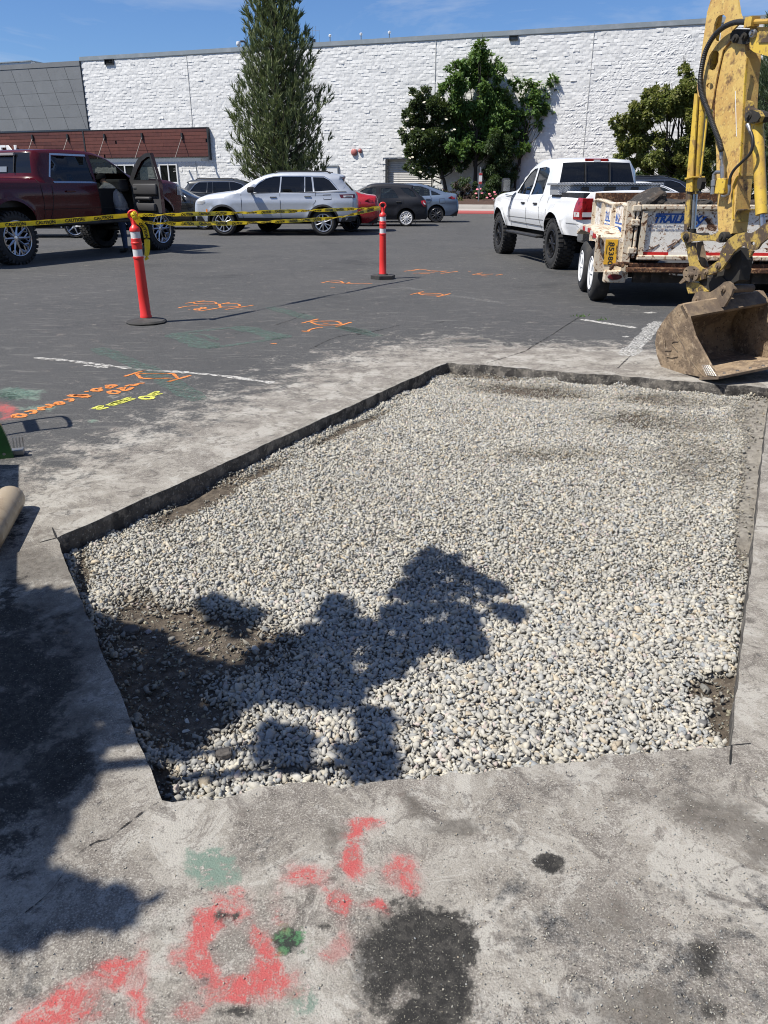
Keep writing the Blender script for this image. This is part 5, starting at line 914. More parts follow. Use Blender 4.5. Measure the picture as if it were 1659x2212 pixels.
p = G(754, 501.5); sedan('red_sedan', 'bright red car half hidden behind the silver crossover', (p.x - 1.30, p.y + .88, 0), pi, P_red, M['black_plastic'], GRP, (5, 2), MAT('black_alloy', (.03, .03, .032), .3, .6), M['glass_dark'])
p = G(440, 496.5); sedan('black_sedan', 'black sedan nosing out right of the red pickup', (p.x - 1.35, p.y + .88, 0), 0, P_black, M['alloy'], GRP, (5, 2), None, M['glass_dark'])
p = G(164, 514.5); sedan('white_sedan', 'white sedan seen only under the red pickup', (p.x - 1.35, p.y + .88, 0), 0, P_white, M['alloy'], GRP, (5, 1))
# estate car with white lace wheels
wx = lambda L_: pxm(L_, 838, -1.26, 341, 690, 355)
WG = dict(W=.87, belt=.98, sill=.25, axles=(1.26, -1.26), wr=.29, arch=.345, archz=.01, tum=.26, nose=.22, tail=.10, r=.07,
    top=[(1.98, .2), (2.14, .3), (2.16, .55), (2.05, .70), (1.6, .84), (.95, .97), (.5, 1.22), (.12, 1.38)] + wx([(420, 184), (560, 176), (720, 182), (885, 197), (935, 205), (905, 222), (985, 290), (1045, 345), (1086, 390), (1100, 470), (1116, 560), (1085, 608)]),
    glass=[('windshield', (.86, 1.02), (.16, 1.36)), ('rear_window', wx([(915, 230)])[0], wx([(1030, 330)])[0])],
    wins=[[(.74, 1.0), (.45, 1.19), (.2, 1.31), (-.14, 1.33), (-.18, .98)], wx([(528, 226), (640, 226), (690, 262), (722, 305), (742, 345), (520, 352)]), wx([(764, 222), (860, 224), (925, 268), (968, 330), (905, 330), (815, 278)])], seatx=(.1, -.7))
p = G(877, 489.3); c = Car('dark_wagon', 'matt dark estate car with lacy white wheels in the parked row', (p.x - 1.26 * -1 * -1, p.y + .87, 0), pi, WG, P_matt, 'car', GRP, side_glass=M['glass'])
c.root.location.x = p.x - 1.26
for sd in (1, -1):
    c.patch('tail_light', wx([(1018, 378), (1078, 372), (1086, 455), (1058, 446), (1028, 408)]), sd, M['red_lens'], .006); c.patch('reversing_lamp', wx([(1048, 385), (1075, 384), (1078, 425), (1056, 415)]), sd, M['white_lens'], .009); c.patch('headlight', [(2.1, .6), (1.85, .76), (1.6, .78), (1.8, .6)], sd, M['clear'], .006); c.handle(wx([(745, 392)])[0][0], wx([(745, 392)])[0][1], sd, M['black_plastic']); c.handle(.05, .86, sd, M['black_plastic']); c.mirror(.68, 1.02, sd, P_matt, .14, .13, .17)
    x0 = wx([(960, 600)])[0][0]; MB().box((x0, sd * .78, .22), (.012, .18, .28)).build('mud_flap', M['black_plastic'], c.root)
c.gaps([wx([(505, 215), (500, 350), (500, 600)]), wx([(748, 350), (806, 352), (808, 385), (770, 470), (735, 520)]), [(.95, .92), (.97, .3)]]); c.wheels(M['wmetal'], 12, .2, .225, MAT('white_alloy', (.72, .72, .72), .35, .2))
# dark crossover nose to the right behind the silver one, and two cars behind the white pickup
p = AT(388, 440, 33); suv('grey_suv', 'dark grey crossover facing right behind the silver crossover', (p.x + 2.35, 33.4, 0), 0, P_grey, M['alloy'], GRP, .935)
p = AT(1330, 420, 27); suv('black_suv', 'black crossover behind the white pickup, under the maple', (p.x + 2.0, 28.2, 0), -.06, P_black, M['alloy'], 'cars behind the white pickup', .95)
p = AT(1480, 420, 22); sedan('white_sedan', 'white sedan roof showing between the tool box and the digger arm', (p.x - .85, 22.4, 0), -.04, P_white, M['alloy'], 'cars behind the white pickup')

# ------------------------------------------------------------------ white pickup
wb = 3.46; ax_ = wb / 2
RM = dict(W=.94, belt=1.18, sill=.60, axles=(ax_, -ax_), wr=.42, arch=.50, archz=.03, tum=.24, nose=.14, ts=[-1, -.955, -.6, -.3, 0, .3, .6, .955, 1], tail=.02, r=.07, flare=.05, crown=.03, poke=.03,
    top=[(2.66, .62), (2.76, .72), (2.76, 1.05), (2.68, 1.16), (2.2, 1.22), (1.32, 1.26), (1.02, 1.30), (.62, 1.60), (.30, 1.76), (.0, 1.815), (-.6, 1.825), (-1.02, 1.80), (-1.09, 1.76), (-1.20, 1.42), (-1.22, 1.29), (-1.32, 1.285), (-2.82, 1.275), (-2.86, 1.26), (-2.88, .95), (-2.88, .66), (-2.84, .60)],
    glass=[('windshield', (1.0, 1.31), (.28, 1.77)), ('rear_window', (-1.10, 1.73), (-1.195, 1.40))], open_top=[((-1.36, 1.285), (-2.80, 1.275))],
    wins=[[(.86, 1.23), (.60, 1.44), (.34, 1.60), (.12, 1.67), (-.06, 1.68), (-.04, 1.21)], [(-.13, 1.21), (-.15, 1.68), (-.52, 1.69), (-.72, 1.67), (-.80, 1.60), (-.78, 1.23)]], seatx=(.1, -.7))
rl_ = Vector((2.97, 14.40)); fl_ = Vector((2.51, 17.83)); hd = (fl_ - rl_).normalized(); rp = Vector((hd.y, -hd.x)); ctr = (rl_ + fl_) / 2 + rp * .945
c = Car('white_pickup', 'white crew cab pickup with aluminium tool box hitched to the rusty trailer', (ctr.x, ctr.y, 0), atan2(hd.y, hd.x), RM, P_truckwhite, 'pickup truck', 'pickup trucks', side_glass=M['glass_dark'])
RAM = c
for sd in (1, -1):
    c.patch('tail_light', [(-2.66, .86), (-2.885, .86), (-2.885, 1.18), (-2.72, 1.19), (-2.67, 1.1)], sd, M['red_lens'], .008); c.patch('reversing_lamp', [(-2.70, .90), (-2.86, .90), (-2.86, .97), (-2.70, .97)], sd, M['white_lens'], .011); c.patch('headlight', [(2.45, .95), (2.72, .93), (2.70, 1.1), (2.5, 1.13)], sd, M['clear'], .008)
    for x_ in (-.02, -.78): c.handle(x_ + .16, 1.06, sd, M['black_plastic'], .2)
    c.mirror(.92, 1.38, sd, M['black_plastic'], .12, .27, .17); MB().box((0, sd * .93, .50), (2.0, .16, .05), bev=.02).build('side_step', M['black_plastic'], c.root)
    mb = MB(); c.line(mb, [(.97, 1.24), (1.06, .95), (1.07, .70)], sd, .06, .006); mb.build('side_trim', MAT('grey_trim', (.18, .19, .22), .4), c.root)
    MB().box((-2.885, sd * .80, 1.02), (.02, .18, .32), bev=.008).build('tail_light', M['red_lens'], c.root); MB().box((-2.897, sd * .80, .935), (.012, .15, .07)).build('reversing_lamp', M['white_lens'], c.root)
c.gaps([[(.90, 1.22), (1.0, .95), (.98, .62)], [(-.09, 1.2), (-.09, .62)], [(-.84, 1.22), (-.86, .9), (-1.0, .62)], [(-1.28, 1.27), (-1.27, .62)], [(1.6, 1.2), (.98, 1.18)], [(-1.5, 1.02), (-1.58, 1.05), (-1.64, 1.0), (-1.58, .94), (-1.5, .97), (-1.5, 1.02)]]); c.gaps([[(1.2, .79), (-1.2, .79)], [(-2.3, .79), (-2.85, .79)]], None, .008, 'crease'); c.arches(.06, P_truckwhite)
c.gaps([[(.98, .70), (-1.2, .68)]], M['chrome'], .02, 'sill_strip')
c.wheels(M['black_plastic'], 8, .30, .235, MAT('black_rim', (.025, .025, .027), .35, .5), .03, True)
mb = MB(); mb.box((-2.08, 0, .84), (1.5, 1.7, .04)); mb.box((-1.32, 0, 1.04), (.03, 1.72, .44)); mb.box((-2.82, 0, 1.04), (.03, 1.72, .44)); [mb.box((-2.08, s_ * .84, 1.05), (1.5, .03, .42)) for s_ in (1, -1)]; mb.build('bed', M['black_plastic'], c.root)
M['tread'] = (lambda k: k.end(k.bsdf((.58, .59, .60), .42, .55, k.bump(k.n('TexWave', Vector=k.n('Mapping', Vector=k.co(), Rotation=(0.5, .6, .78)).outputs[0], Scale=14, Distortion=1.5).outputs[1], .9, .01))))(NT('tread_plate'))
mb = MB(); mb.box((-1.58, 0, 1.30), (.46, 1.84, .16), bev=.01); mb.box((-1.58, 0, 1.395), (.52, 1.94, .04), bev=.01); mb.box((-1.58, 0, 1.15), (.40, 1.5, .25)); tb = mb.build('tool_box', M['tread'], None); tb.matrix_world = c.root.matrix_world.copy(); tb.location = (ctr.x, ctr.y, 0); tb.rotation_euler = (0, 0, atan2(hd.y, hd.x)); tag(tb, 'silver tread plate tool box across the white pickup bed', 'tool box')
for y_ in (.45, 0, -.45): MB().box((-1.822, y_, 1.31), (.02, .13 if y_ else .2, .08), bev=.006).build('latch', M['dkmetal'], tb)
mb = MB(); mb.box((-1.075, 0, 1.775), (.05, .44, .085), bev=.01); o = mb.build('brake_light', M['red_lens'], c.root); MB().box((-1.103, 0, 1.775), (.01, .12, .05)).build('lens', M['white_lens'], o)
for y_ in (.23, -.23): MB().box((-1.20, y_, 1.575), (.02, .02, .36), Matrix.Rotation(.28, 3, 'Y')).build('window_frame', M['black_plastic'], c.root)
mb = MB(); mb.box((-2.98, 0, .62), (.18, 1.88, .2), bev=.04); mb.box((-2.94, 0, .5), (.12, 1.2, .08)); mb.build('rear_bumper', M['chrome'], c.root); MB().box((-2.9, 0, 1.02), (.02, 1.4, .46), bev=.01).build('tailgate', P_truckwhite, c.root); MB().box((2.78, 0, .92), (.05, 1.3, .34), bev=.02).build('grille', M['chrome'], c.root)
MB().box((0, 0, .5), (4.6, .9, .22)).build('frame_rail', M['dark_void'], c.root); MB().lathe([(.0, -.16), (.13, -.12), (.16, 0), (.13, .12), (0, .16)], (-ax_, .1, .42), (0, 1, 0), 14).cyl((-ax_, -.8, .42), (-ax_, .8, .42), .05).build('axle', M['dkmetal'], c.root)
# ------------------------------------------------------------------ red pickup with its door open
GM = dict(W=1.00, belt=1.42, sill=.76, axles=(2.025, -2.025), wr=.465, arch=.56, archz=.10, tum=.24, nose=.12, tail=.02, r=.08, flare=.05, crown=.015, poke=.04,
    top=[(3.0, .80), (3.10, .90), (3.12, 1.25), (3.02, 1.42), (2.6, 1.50), (1.72, 1.53), (1.38, 1.56), (.95, 1.85), (.60, 1.97), (.28, 2.02), (-.4, 2.03), (-.99, 2.00), (-1.10, 1.965), (-1.19, 1.65), (-1.21, 1.50), (-1.30, 1.49), (-3.22, 1.49), (-3.28, 1.47), (-3.30, 1.10), (-3.30, .82), (-3.26, .76)],
    glass=[('windshield', (1.34, 1.575), (.56, 1.98)), ('rear_window', (-1.11, 1.95), (-1.195, 1.60))], open_top=[((-1.34, 1.49), (-3.20, 1.49))],
    wins=[[(1.18, 1.47), (.90, 1.69), (.66, 1.84), (.42, 1.895), (.30, 1.905), (.33, 1.45)], [(.20, 1.45), (.17, 1.905), (-.30, 1.91), (-.72, 1.90), (-.90, 1.52), (-.84, 1.46)]],
    right_cut=[(1.32, 1.50), (1.0, 1.74), (.72, 1.88), (.42, 1.945), (.27, 1.95), (.27, .82), (1.28, .82)], right_skip=(0,), seatx=(.05, -.75))
fr = Vector((-5.096, 18.779)); rr_ = Vector((-6.782, 15.104)); hd2 = (fr - rr_).normalized(); lp = Vector((-hd2.y, hd2.x)); ctr2 = (fr + rr_) / 2 + lp * 1.03; ang2 = atan2(hd2.y, hd2.x)
c = Car('red_pickup', 'lifted dark red crew cab pickup with its passenger door open', (ctr2.x, ctr2.y, 0), ang2, GM, P_truckred, 'pickup truck', 'pickup trucks', side_glass=M['glass_dark']); RED = c
for sd in (1, -1):
    c.patch('tail_light', [(-3.05, 1.02), (-3.30, 1.02), (-3.30, 1.42), (-3.1, 1.42)], sd, M['red_lens'], .008); c.patch('headlight', [(2.75, 1.18), (3.08, 1.15), (3.05, 1.38), (2.85, 1.42)], sd, M['clear'], .008); c.handle(-.55, 1.27, sd, P_truckred, .24)
    if sd > 0: c.handle(.5, 1.27, sd, P_truckred, .24); c.mirror(1.22, 1.62, sd, M['black_plastic'], .14, .30, .22)
    MB().box((.1, sd * .98, .68), (2.5, .16, .06), bev=.02).build('side_step', M['black_plastic'], c.root)
c.gaps([[(-.98, 1.46), (-1.0, 1.2), (-1.1, .78)], [(.24, 1.44), (.24, .78)], [(-1.26, 1.48), (-1.26, .78)], [(1.9, 1.48), (1.3, 1.44)]]); c.arches(.06, P_truckred); c.gaps([[(-.94, 1.50), (-.74, 1.935), (.17, 1.935)], [(-.90, 1.435), (.22, 1.435)]], M['chrome'], .035, 'window_trim'); c.gaps([[(1.7, .95), (-1.3, .95)], [(-1.2, 1.33), (-3.2, 1.33)]], None, .008, 'crease')
c.wheels(M['chrome'], 10, .34, .315, MAT('polished_rim', (.5, .5, .52), .2, 1.0), .06, True)
mb = MB(); mb.box((-2.26, 0, 1.02), (1.9, 1.7, .04)); mb.box((-1.33, 0, 1.24), (.03, 1.74, .44)); mb.box((-3.22, 0, 1.24), (.03, 1.74, .44)); [mb.box((-2.26, s_ * .86, 1.25), (1.9, .03, .42)) for s_ in (1, -1)]; mb.build('bed', M['black_plastic'], c.root)
mb = MB(); mb.box((-1.15, 0, 1.925), (.05, .62, .05), bev=.01); mb.build('brake_light', MAT('smoked_lamp', (.3, .28, .28), .2, coat=.5), c.root); [MB().box((-1.185, y_, 1.78), (.02, .018, .36), Matrix.Rotation(.24, 3, 'Y')).build('window_frame', M['black_plastic'], c.root) for y_ in (.30, -.30)]; MB().box((-1.205, .05, 1.66), (.02, .32, .10), Matrix.Rotation(.24, 3, 'Y')).build('window_sticker', M['gmetal'], c.root)
mb = MB(); mb.box((.0, 0, .72), (5.6, .95, .24)); mb.build('frame_rail', M['dark_void'], c.root); mb = MB(); [mb.cyl((x_, -.85, .465), (x_, .85, .465), .06) for x_ in (2.025, -2.025)]; mb.build('axle', M['dkmetal'], c.root); MB().box((-3.36, 0, .82), (.16, 1.9, .2), bev=.04).build('rear_bumper', M['chrome'], c.root); MB().box((3.13, 0, 1.18), (.05, 1.3, .4), bev=.02).build('grille', M['chrome'], c.root)
mb = MB(); c.line(mb, [(-2.62, .80), (-2.62, .42)], -1, .32, .02); mb.build('mud_flap', M['black_plastic'], c.root)
mb = MB(); mb.box((.8, -.25, 1.05), (1.0, .5, .5)); mb.box((.42, -.30, 1.40), (.18, .5, .75), Matrix.Rotation(-.2, 3, 'Y'), bev=.06); mb.box((1.28, 0, 1.38), (.3, 1.5, .25), bev=.05); mb.build('cab_interior', M['interior'], c.root)
# the open passenger door, hinged at the front
dr = bpy.data.objects.new('door', None); COL.objects.link(dr); dr.parent = c.root; dr.location = (1.30, -.985, 0); dr.rotation_euler = (0, 0, radians(74)); dr['label'] = 'open front passenger door with grey inner trim'
hole = [(-.14, 1.49), (-.40, 1.69), (-.64, 1.84), (-.88, 1.915), (-.98, 1.92), (-.96, 1.47)]; outl = [(.02, 1.49), (-.28, 1.74), (-.56, 1.90), (-.85, 1.985), (-1.03, 1.99), (-1.05, .84), (-.02, .84)]
def door_y(vv): z = vv[:, 1]; return .24 * np.clip(z - 1.42, 0, 9)
R_o = list(map(tuple, resample([np.array(q) for q in outl] + [np.array(outl[0])], .12)))[:-1]; vv, ff = fill(R_o, [hole], .12); y0 = door_y(vv)
mb = MB(); mb.add([(p[0], q - .015, p[1]) for p, q in zip(vv, y0)], [tuple(f) for f in ff]); n_ = len(R_o); ro = np.array(R_o); yo = door_y(ro); mb.add([(p[0], q - .015, p[1]) for p, q in zip(ro, yo)] + [(p[0], q + .06, p[1]) for p, q in zip(ro, yo)], [(i, (i + 1) % n_, n_ + (i + 1) % n_, n_ + i) for i in range(n_)]); mb.build('door_skin', P_truckred, dr, 45)
mb = MB(); mb.add([(p[0], q + .065, p[1]) for p, q in zip(vv, y0)], [tuple(f) for f in ff]); mb.box((-.55, .09, 1.30), (.85, .07, .22), bev=.03); mb.box((-.50, .12, 1.12), (.55, .10, .07), bev=.03); mb.box((-.52, .11, .95), (.75, .10, .16), bev=.04); mb.build('door_trim', MAT('door_trim_grey', (.045, .045, .048), .6), dr, 45)
MB().lathe([(0, .03), (.07, .03), (.08, 0)], (-.25, .09, .98), (0, 1, 0), 14).build('speaker', M['gmetal'], dr); MB().box((-.22, .13, 1.33), (.12, .02, .04), bev=.01).build('inner_handle', M['chrome'], dr)
h3 = [(a, float(door_y(np.array([(a, b)]))[0]) + .02, b) for a, b in hole]; mb = MB(); mb.add(h3, [tuple(range(len(h3)))]); mb.build('door_glass', M['glass'], dr); mb = MB(); mb.box((-.12, -.16, 1.62), (.13, .24, .32), bev=.05); mb.box((-.08, -.04, 1.5), (.08, .16, .05)); o = mb.build('wing_mirror', M['black_plastic'], dr, 40); MB().box((-.188, -.16, 1.62), (.006, .2, .26)).build('mirror_glass', M['chrome'], o)
# ------------------------------------------------------------------ rusty dump trailer
def RUST(name, base, rust=.585, streak=True):
    k = NT(name); mp = k.n('Mapping', Vector=k.co(), Scale=(6, 6, 1.3)).outputs[0]; st = k.noise(1.5, 7, .65, mp); bl = k.noise(21, 8, .66, dist=.9); bl2 = k.noise(6, 7, .7, dist=.8); sc = k.noise(30, 5, .7)
    c = k.mix(k.ramp(st, .52, .72, 0, .45), base, (.46, .33, .20)); c = k.mix(k.ramp(sc, .5, .75, 0, .35), c, (.38, .33, .27)); m_ = k.math('MAXIMUM', k.ramp(bl, rust, rust + .035), k.ramp(bl2, rust + .03, rust + .06)); hal = k.math('MAXIMUM', k.ramp(bl, rust - .06, rust + .02, 0, .8), k.ramp(bl2, rust - .03, rust + .04, 0, .8))
    c = k.mix(hal, c, (.34, .17, .07)); c = k.mix(m_, c, k.mix(k.ramp(sc, .4, .65), (.045, .022, .014), (.12, .05, .022)))
    return k.end(k.bsdf(c, .7, 0, k.bump(k.math('SUBTRACT', k.math('MULTIPLY', sc, .4), m_), .5, .006), spec=.35))
M['tw'] = RUST('rusty_white_paint', (.74, .72, .67)); M['tw2'] = RUST('rusty_cream_paint', (.60, .53, .42), .585); M['trust'] = RUST('rusted_steel', (.13, .095, .07), .46); M['tdark'] = MAT('grimy_steel', (.035, .03, .027), .8, layers=[(8, (.12, .09, .07), .55, .7)]); M['tape_r'] = MAT('reflective_red', (.45, .02, .02), .35); M['tape_w'] = MAT('reflective_white', (.62, .60, .58), .35); M['blue'] = WORN('faded_blue_print', (.03, .12, .42), .62, .05, 14, .5); M['plate'] = MAT('plate_yellow', (.72, .40, .03), .45, layers=[(7, (.6, .36, .08), .5, .75)]); M['ink'] = MAT('black_print', (.015, .015, .015), .6)
TA = -.105; O_ = G(1355, 655); O_ = Vector((2.90, 9.78, 0)); TR = empty('dump_trailer', O_, TA, 'rusty white dump trailer loaded with broken asphalt behind the white pickup', 'trailer')
zt = lambda py: AT(1480, py, 9.80).z
Zt, Zs, Zr0, Zr1, Zb, Zf = zt(445), zt(452), zt(551.5), zt(543), zt(560), zt(610); BW = 1.98; BLn = 2.75; zfl = Zb + .03
mb = MB(); mb.box((0.03, BLn / 2, (Zt + zfl) / 2 + .01), (.04, BLn, Zt - zfl + .02)); mb.build('side_panel', M['tw'], TR)
MB().box((BW - .03, BLn / 2, (Zt + zfl) / 2 + .01), (.04, BLn, Zt - zfl + .02)).build('side_panel', M['tw'], TR); MB().box((BW / 2, BLn, (Zt + zfl) / 2 + .06), (BW, .05, Zt - zfl + .14)).build('front_panel', M['trust'], TR); MB().box((BW / 2, BLn / 2, zfl), (BW - .1, BLn, .05)).build('floor_panel', M['trust'], TR)
vs = []; n_ = 40                                               # bent top rim of the left side
for i in range(n_ + 1): y_ = BLn * i / n_; d = .010 * sin(i * .35) + .018 * sin(i * .15); zz = Zt + .015 + .014 * sin(i * .26) * (i > 6) + .035 * i / n_; vs += [(-.015 + d, y_, zz - .035), (-.03 + d, y_, zz - .015), (-.01 + d, y_, zz), (.06 + d, y_, zz - .004), (.06, y_, zz - .04)]
npmesh('top_rim', vs, [(i * 5 + j, i * 5 + (j + 1) % 5, (i + 1) * 5 + (j + 1) % 5, (i + 1) * 5 + j) for i in range(n_) for j in range(5)], M['tw2'], TR)
for y_ in (.10, .95, 1.8, 2.68): MB().box((-.012, y_, (Zt + zfl) / 2), (.05, .08, Zt - zfl)).build('stake_post', M['tw2'], TR)
MB().box((-.03, BLn / 2, zfl + .19), (.06, BLn, .05)).build('side_rail', M['tw'], TR); MB().box((-.02, BLn / 2, zfl - .03), (.08, BLn, .09)).build('side_rail', M['tw2'], TR)
def pxx(px): return (px - 1355) / 182.0
mb = MB(); mb.box((.02, -.03, (Zt + Zf) / 2 + .05), (.09, .09, Zt - Zf)); mb.build('corner_post', M['tw2'], TR); MB().box((BW - .02, -.03, (Zt + Zf) / 2 + .05), (.09, .09, Zt - Zf)).build('corner_post', M['tw2'], TR)
MB().cyl((.10, -.07, Zr0 - .02), (.10, -.07, Zt + .05), .018).build('hinge_rod', M['tw2'], TR)
for z_ in (Zt - .02, zt(480), zt(540)): MB().box((.08, -.08, z_), (.10, .05, .07), bev=.01).build('hinge', M['tw2'], TR)
g0, g1 = .15, BW - .12; gate = MB().box(((g0 + g1) / 2, -.035, (Zt + Zb) / 2), (g1 - g0, .03, Zt - Zb)).build('tailgate', M['tw'], TR)
mb = MB(); mb.box(((g0 + g1) / 2, -.06, Zt - .01), (g1 - g0 + .03, .09, .055), bev=.012); mb.build('top_rail', M['tw2'], gate); mb = MB(); mb.box(((g0 + g1) / 2, -.065, Zb + .03), (g1 - g0 + .02, .10, .055), bev=.012); mb.build('bottom_rail', M['tw2'], gate); MB().box((g0 + .03, -.06, (Zt + Zb) / 2), (.06, .06, Zt - Zb - .1)).build('edge_rail', M['tw2'], gate); MB().box((g1 - .03, -.06, (Zt + Zb) / 2), (.06, .06, Zt - Zb - .1)).build('edge_rail', M['tw2'], gate)
x = g0 + .02
for i in range(9):
    wd_ = (.34 if i % 2 == 0 else .28); x1 = min(x + wd_, g1 - .02)
    if x1 > x: MB().box(((x + x1) / 2, -.054, (Zr0 + Zr1) / 2), (x1 - x - .001, .006, Zr1 - Zr0)).build('reflector_tape', M['tape_r'] if i % 2 == 0 else M['tape_w'], gate)
    x = x1
def wall_text(txt, size, x, z, parent, mat, shear=0.0, bold=0.0, spacing=1.0, rz=0.0, y=-.0535):
    me = textmesh(txt, size, bold, shear, 0, spacing); o = link('lettering', me, mat, parent); o.matrix_local = Matrix.Translation((x, y, z)) @ Matrix.Rotation(rz, 4, 'Z') @ Matrix.Rotation(pi / 2, 4, 'X'); o['kind'] = 'stuff'; return o
tx = lambda cx: (1220.1 + .3458 * cx - 1355) / 184.0; tz = lambda cy: zt(411.5 + .3458 * cy)
wall_text('TRAILMAX', (tz(150) - tz(198)) * 1.28, tx(545), tz(197), gate, M['blue'], .28, .006, 1.02); wall_text('Quality Trailers From', (tz(212) - tz(228)) * 1.30, tx(528), tz(227), gate, MAT('grey_blue_print', (.16, .20, .30), .6), .22, .001, 1.16); wall_text('Gem State Manufacturing Inc.', (tz(234) - tz(250)) * 1.30, tx(520), tz(249), gate, bpy.data.materials['grey_blue_print'], .22, .001, 1.06)
MB().add([(tx(552), -.0532, tz(150)), (tx(745), -.0532, tz(150)), (tx(745), -.0532, tz(141)), (tx(558), -.0532, tz(141))], [(0, 1, 2, 3)]).add([(tx(800), -.0531, tz(225)), (tx(815), -.0531, tz(225)), (tx(870), -.0531, tz(160)), (tx(855), -.0531, tz(160))], [(0, 1, 2, 3)]).build('logo_bar', M['blue'], gate)
mb = MB()                                                        # scratches of bare steel
for a, b in (((650, 370), (760, 260)), ((520, 375), (600, 330)), ((650, 345), (700, 312)), ((735, 290), (760, 250))): mb.tube([(tx(a[0]), -.055, tz(a[1])), (tx((a[0] + b[0]) / 2) + .01, -.055, tz((a[1] + b[1]) / 2)), (tx(b[0]), -.055, tz(b[1]))], [.004, .007, .003], 5)
mb.build('scrape', M['trust'], gate)
for (y0, y1) in ((.25, .88), (1.10, 1.72)):                      # side decals
    mb = MB(); z0 = zfl + .26
    for a, b in ((0, .055), (.085, .105)): mb.add([(.0085, y0, z0 + a), (.0085, y1, z0 + a), (.0085, y1, z0 + b), (.0085, y0, z0 + b)], [(0, 1, 2, 3)])
    mb.build('decal_stripe', M['blue'], TR); wall_text('MAX' if y0 < 1 else 'TRAIL', .13, .0085, zfl + .375, TR, M['blue'], .2, .004, 1.05, -pi / 2, y1)
mb = MB(); mb.box((BW / 2, -.03, zt(571)), (BW - .1, .10, .05), bev=.01); mb.build('rear_crossbar', M['trust'], TR); MB().box((BW / 2, -.10, zt(580)), (BW - .06, .16, .055), bev=.01).build('rear_crossbar', M['trust'], TR)
mb = MB(); mb.box((BW / 2, .05, (zt(586) + Zf) / 2), (BW - .3, .08, zt(586) - Zf)); mb.box((.4, 1.4, zt(596)), (.1, 2.9, .14)); mb.box((BW - .4, 1.4, zt(596)), (.1, 2.9, .14)); mb.build('chassis_frame', M['tdark'], TR); MB().box((.78, -.155, zt(590)), (.5, .02, .018), Matrix.Rotation(.05, 3, 'Y')).build('step_bar', M['tw2'], TR)
mb = MB(); mb.box((-.085, -.02, (Zf + zt(590)) / 2 + .02), (.26, .12, .14), bev=.015); lb = mb.build('lamp_box', M['tw2'], TR); MB().lathe([(0, -.012), (.03, -.012), (.036, 0)], (0, 0, 0), (0, 1, 0), 20).build('tail_lamp', M['dark_lens'], lb, 40, (-.09, -.088, (Zf + zt(590)) / 2 + .02)).scale = (2.4, 1, 1.0)
mb = MB(); F0 = -.34; fz = zt(513); mb.prism([(F0, .02, fz - .34), (F0, .0, fz - .02), (F0, .08, fz), (F0, .55, fz + .09), (F0, 1.35, fz + .09), (F0, 1.85, fz - .02), (F0, 1.88, fz - .06), (F0, 1.35, fz + .04), (F0, .55, fz + .04), (F0, .10, fz - .05), (F0, .045, fz - .06), (F0, .05, fz - .34)], (-F0 - .01, 0, 0)); mb.build('fender', M['tw2'], TR)
MB().box((F0 / 2, .012, fz - .20), (-F0 - .02, .02, .40)).build('fender_panel', M['tw2'], TR)
pl = MB().box((-.155, -.004, fz - .165), (.145, .006, .29), bev=.002).build('number_plate', M['plate'], TR); me = textmesh('85380', .135, .003, 0, 0, 1.02); mw = max(v.co.x for v in me.vertices); o = link('lettering', me, M['ink'], pl); o.matrix_local = Matrix.Translation((-.150, -.0085, fz - .185 + mw / 2 * .78)) @ Matrix.Rotation(pi / 2, 4, 'X') @ Matrix.Rotation(-pi / 2, 4, 'Z') @ Matrix.Diagonal((.78, .62, 1, 1)) @ Matrix.Translation((0, -.045, 0))
for t_, x_, z_, s_ in (('HS', -.200, fz - .045, .04), ('OREGON', -.098, fz - .09, .022), ('PERMANENT', -.212, fz - .09, .018)): me = textmesh(t_, s_, .0005); o = link('lettering', me, M['ink'], pl); o.matrix_local = Matrix.Translation((x_, -.0085, z_)) @ Matrix.Rotation(pi / 2, 4, 'X') @ Matrix.Rotation(-pi / 2, 4, 'Z')
for i in range(6): y_ = .05 + .24 * i; MB().box((F0 - .004, y_ + .12, fz + .00 + (.05 if 1 < i < 6 else .01 + .02 * i)), (.006, .235, .05)).build('reflector_tape', M['tape_r'] if i % 2 == 0 else M['tape_w'], TR)
for y_ in (.42, 1.36):
    for xx, sd in ((-.30, 1), (BW + .30, -1)): 
        w_ = wheel(TR, (xx, y_, .335), sd, .335, .21, .205, 6, M['wmetal']); w_.rotation_euler = (0, 0, pi / 2 if sd < 0 else pi / 2); w_.location = (xx, y_, .335)
mb = MB(); [mb.cyl((-.2, y_, .335), (BW + .2, y_, .335), .045) for y_ in (.42, 1.36)]; mb.build('axle', M['tdark'], TR)
mb = MB(); mb.box((-.05, -.13, fz - .30), (.10, .05, .05), Matrix.Rotation(.3, 3, 'Y'), bev=.01); mb.tube([(-.16, -.12, fz - .36), (-.13, -.14, fz - .30), (-.02, -.13, fz - .28), (.05, -.1, fz - .29)], .018); mb.build('tarp_latch', M['trust'], TR); MB().tube([(F0 + .03, -.02, fz + .03), (F0 + .03, -.03, fz - .08), (F0 + .05, -.03, fz - .13)], .014).build('tie_hook', M['trust'], TR)
mb = MB(); [mb.tube([(BW / 2 + s_ * .6, BLn, .5), (BW / 2, BLn + .75, .5)], .05) for s_ in (1, -1)]; mb.build('tongue', M['tdark'], TR)
M['lump2'] = MAT('dark_asphalt_lump', (.035, .031, .028), .95, layers=[(16, (.10, .088, .075), .52, .64), (50, (.16, .145, .125), .62, .70), (5, (.06, .045, .034), .5, .6)], bump=(26, 1.0, .03)); TM = Matrix.Translation(O_) @ Matrix.Rotation(TA, 4, 'Z')
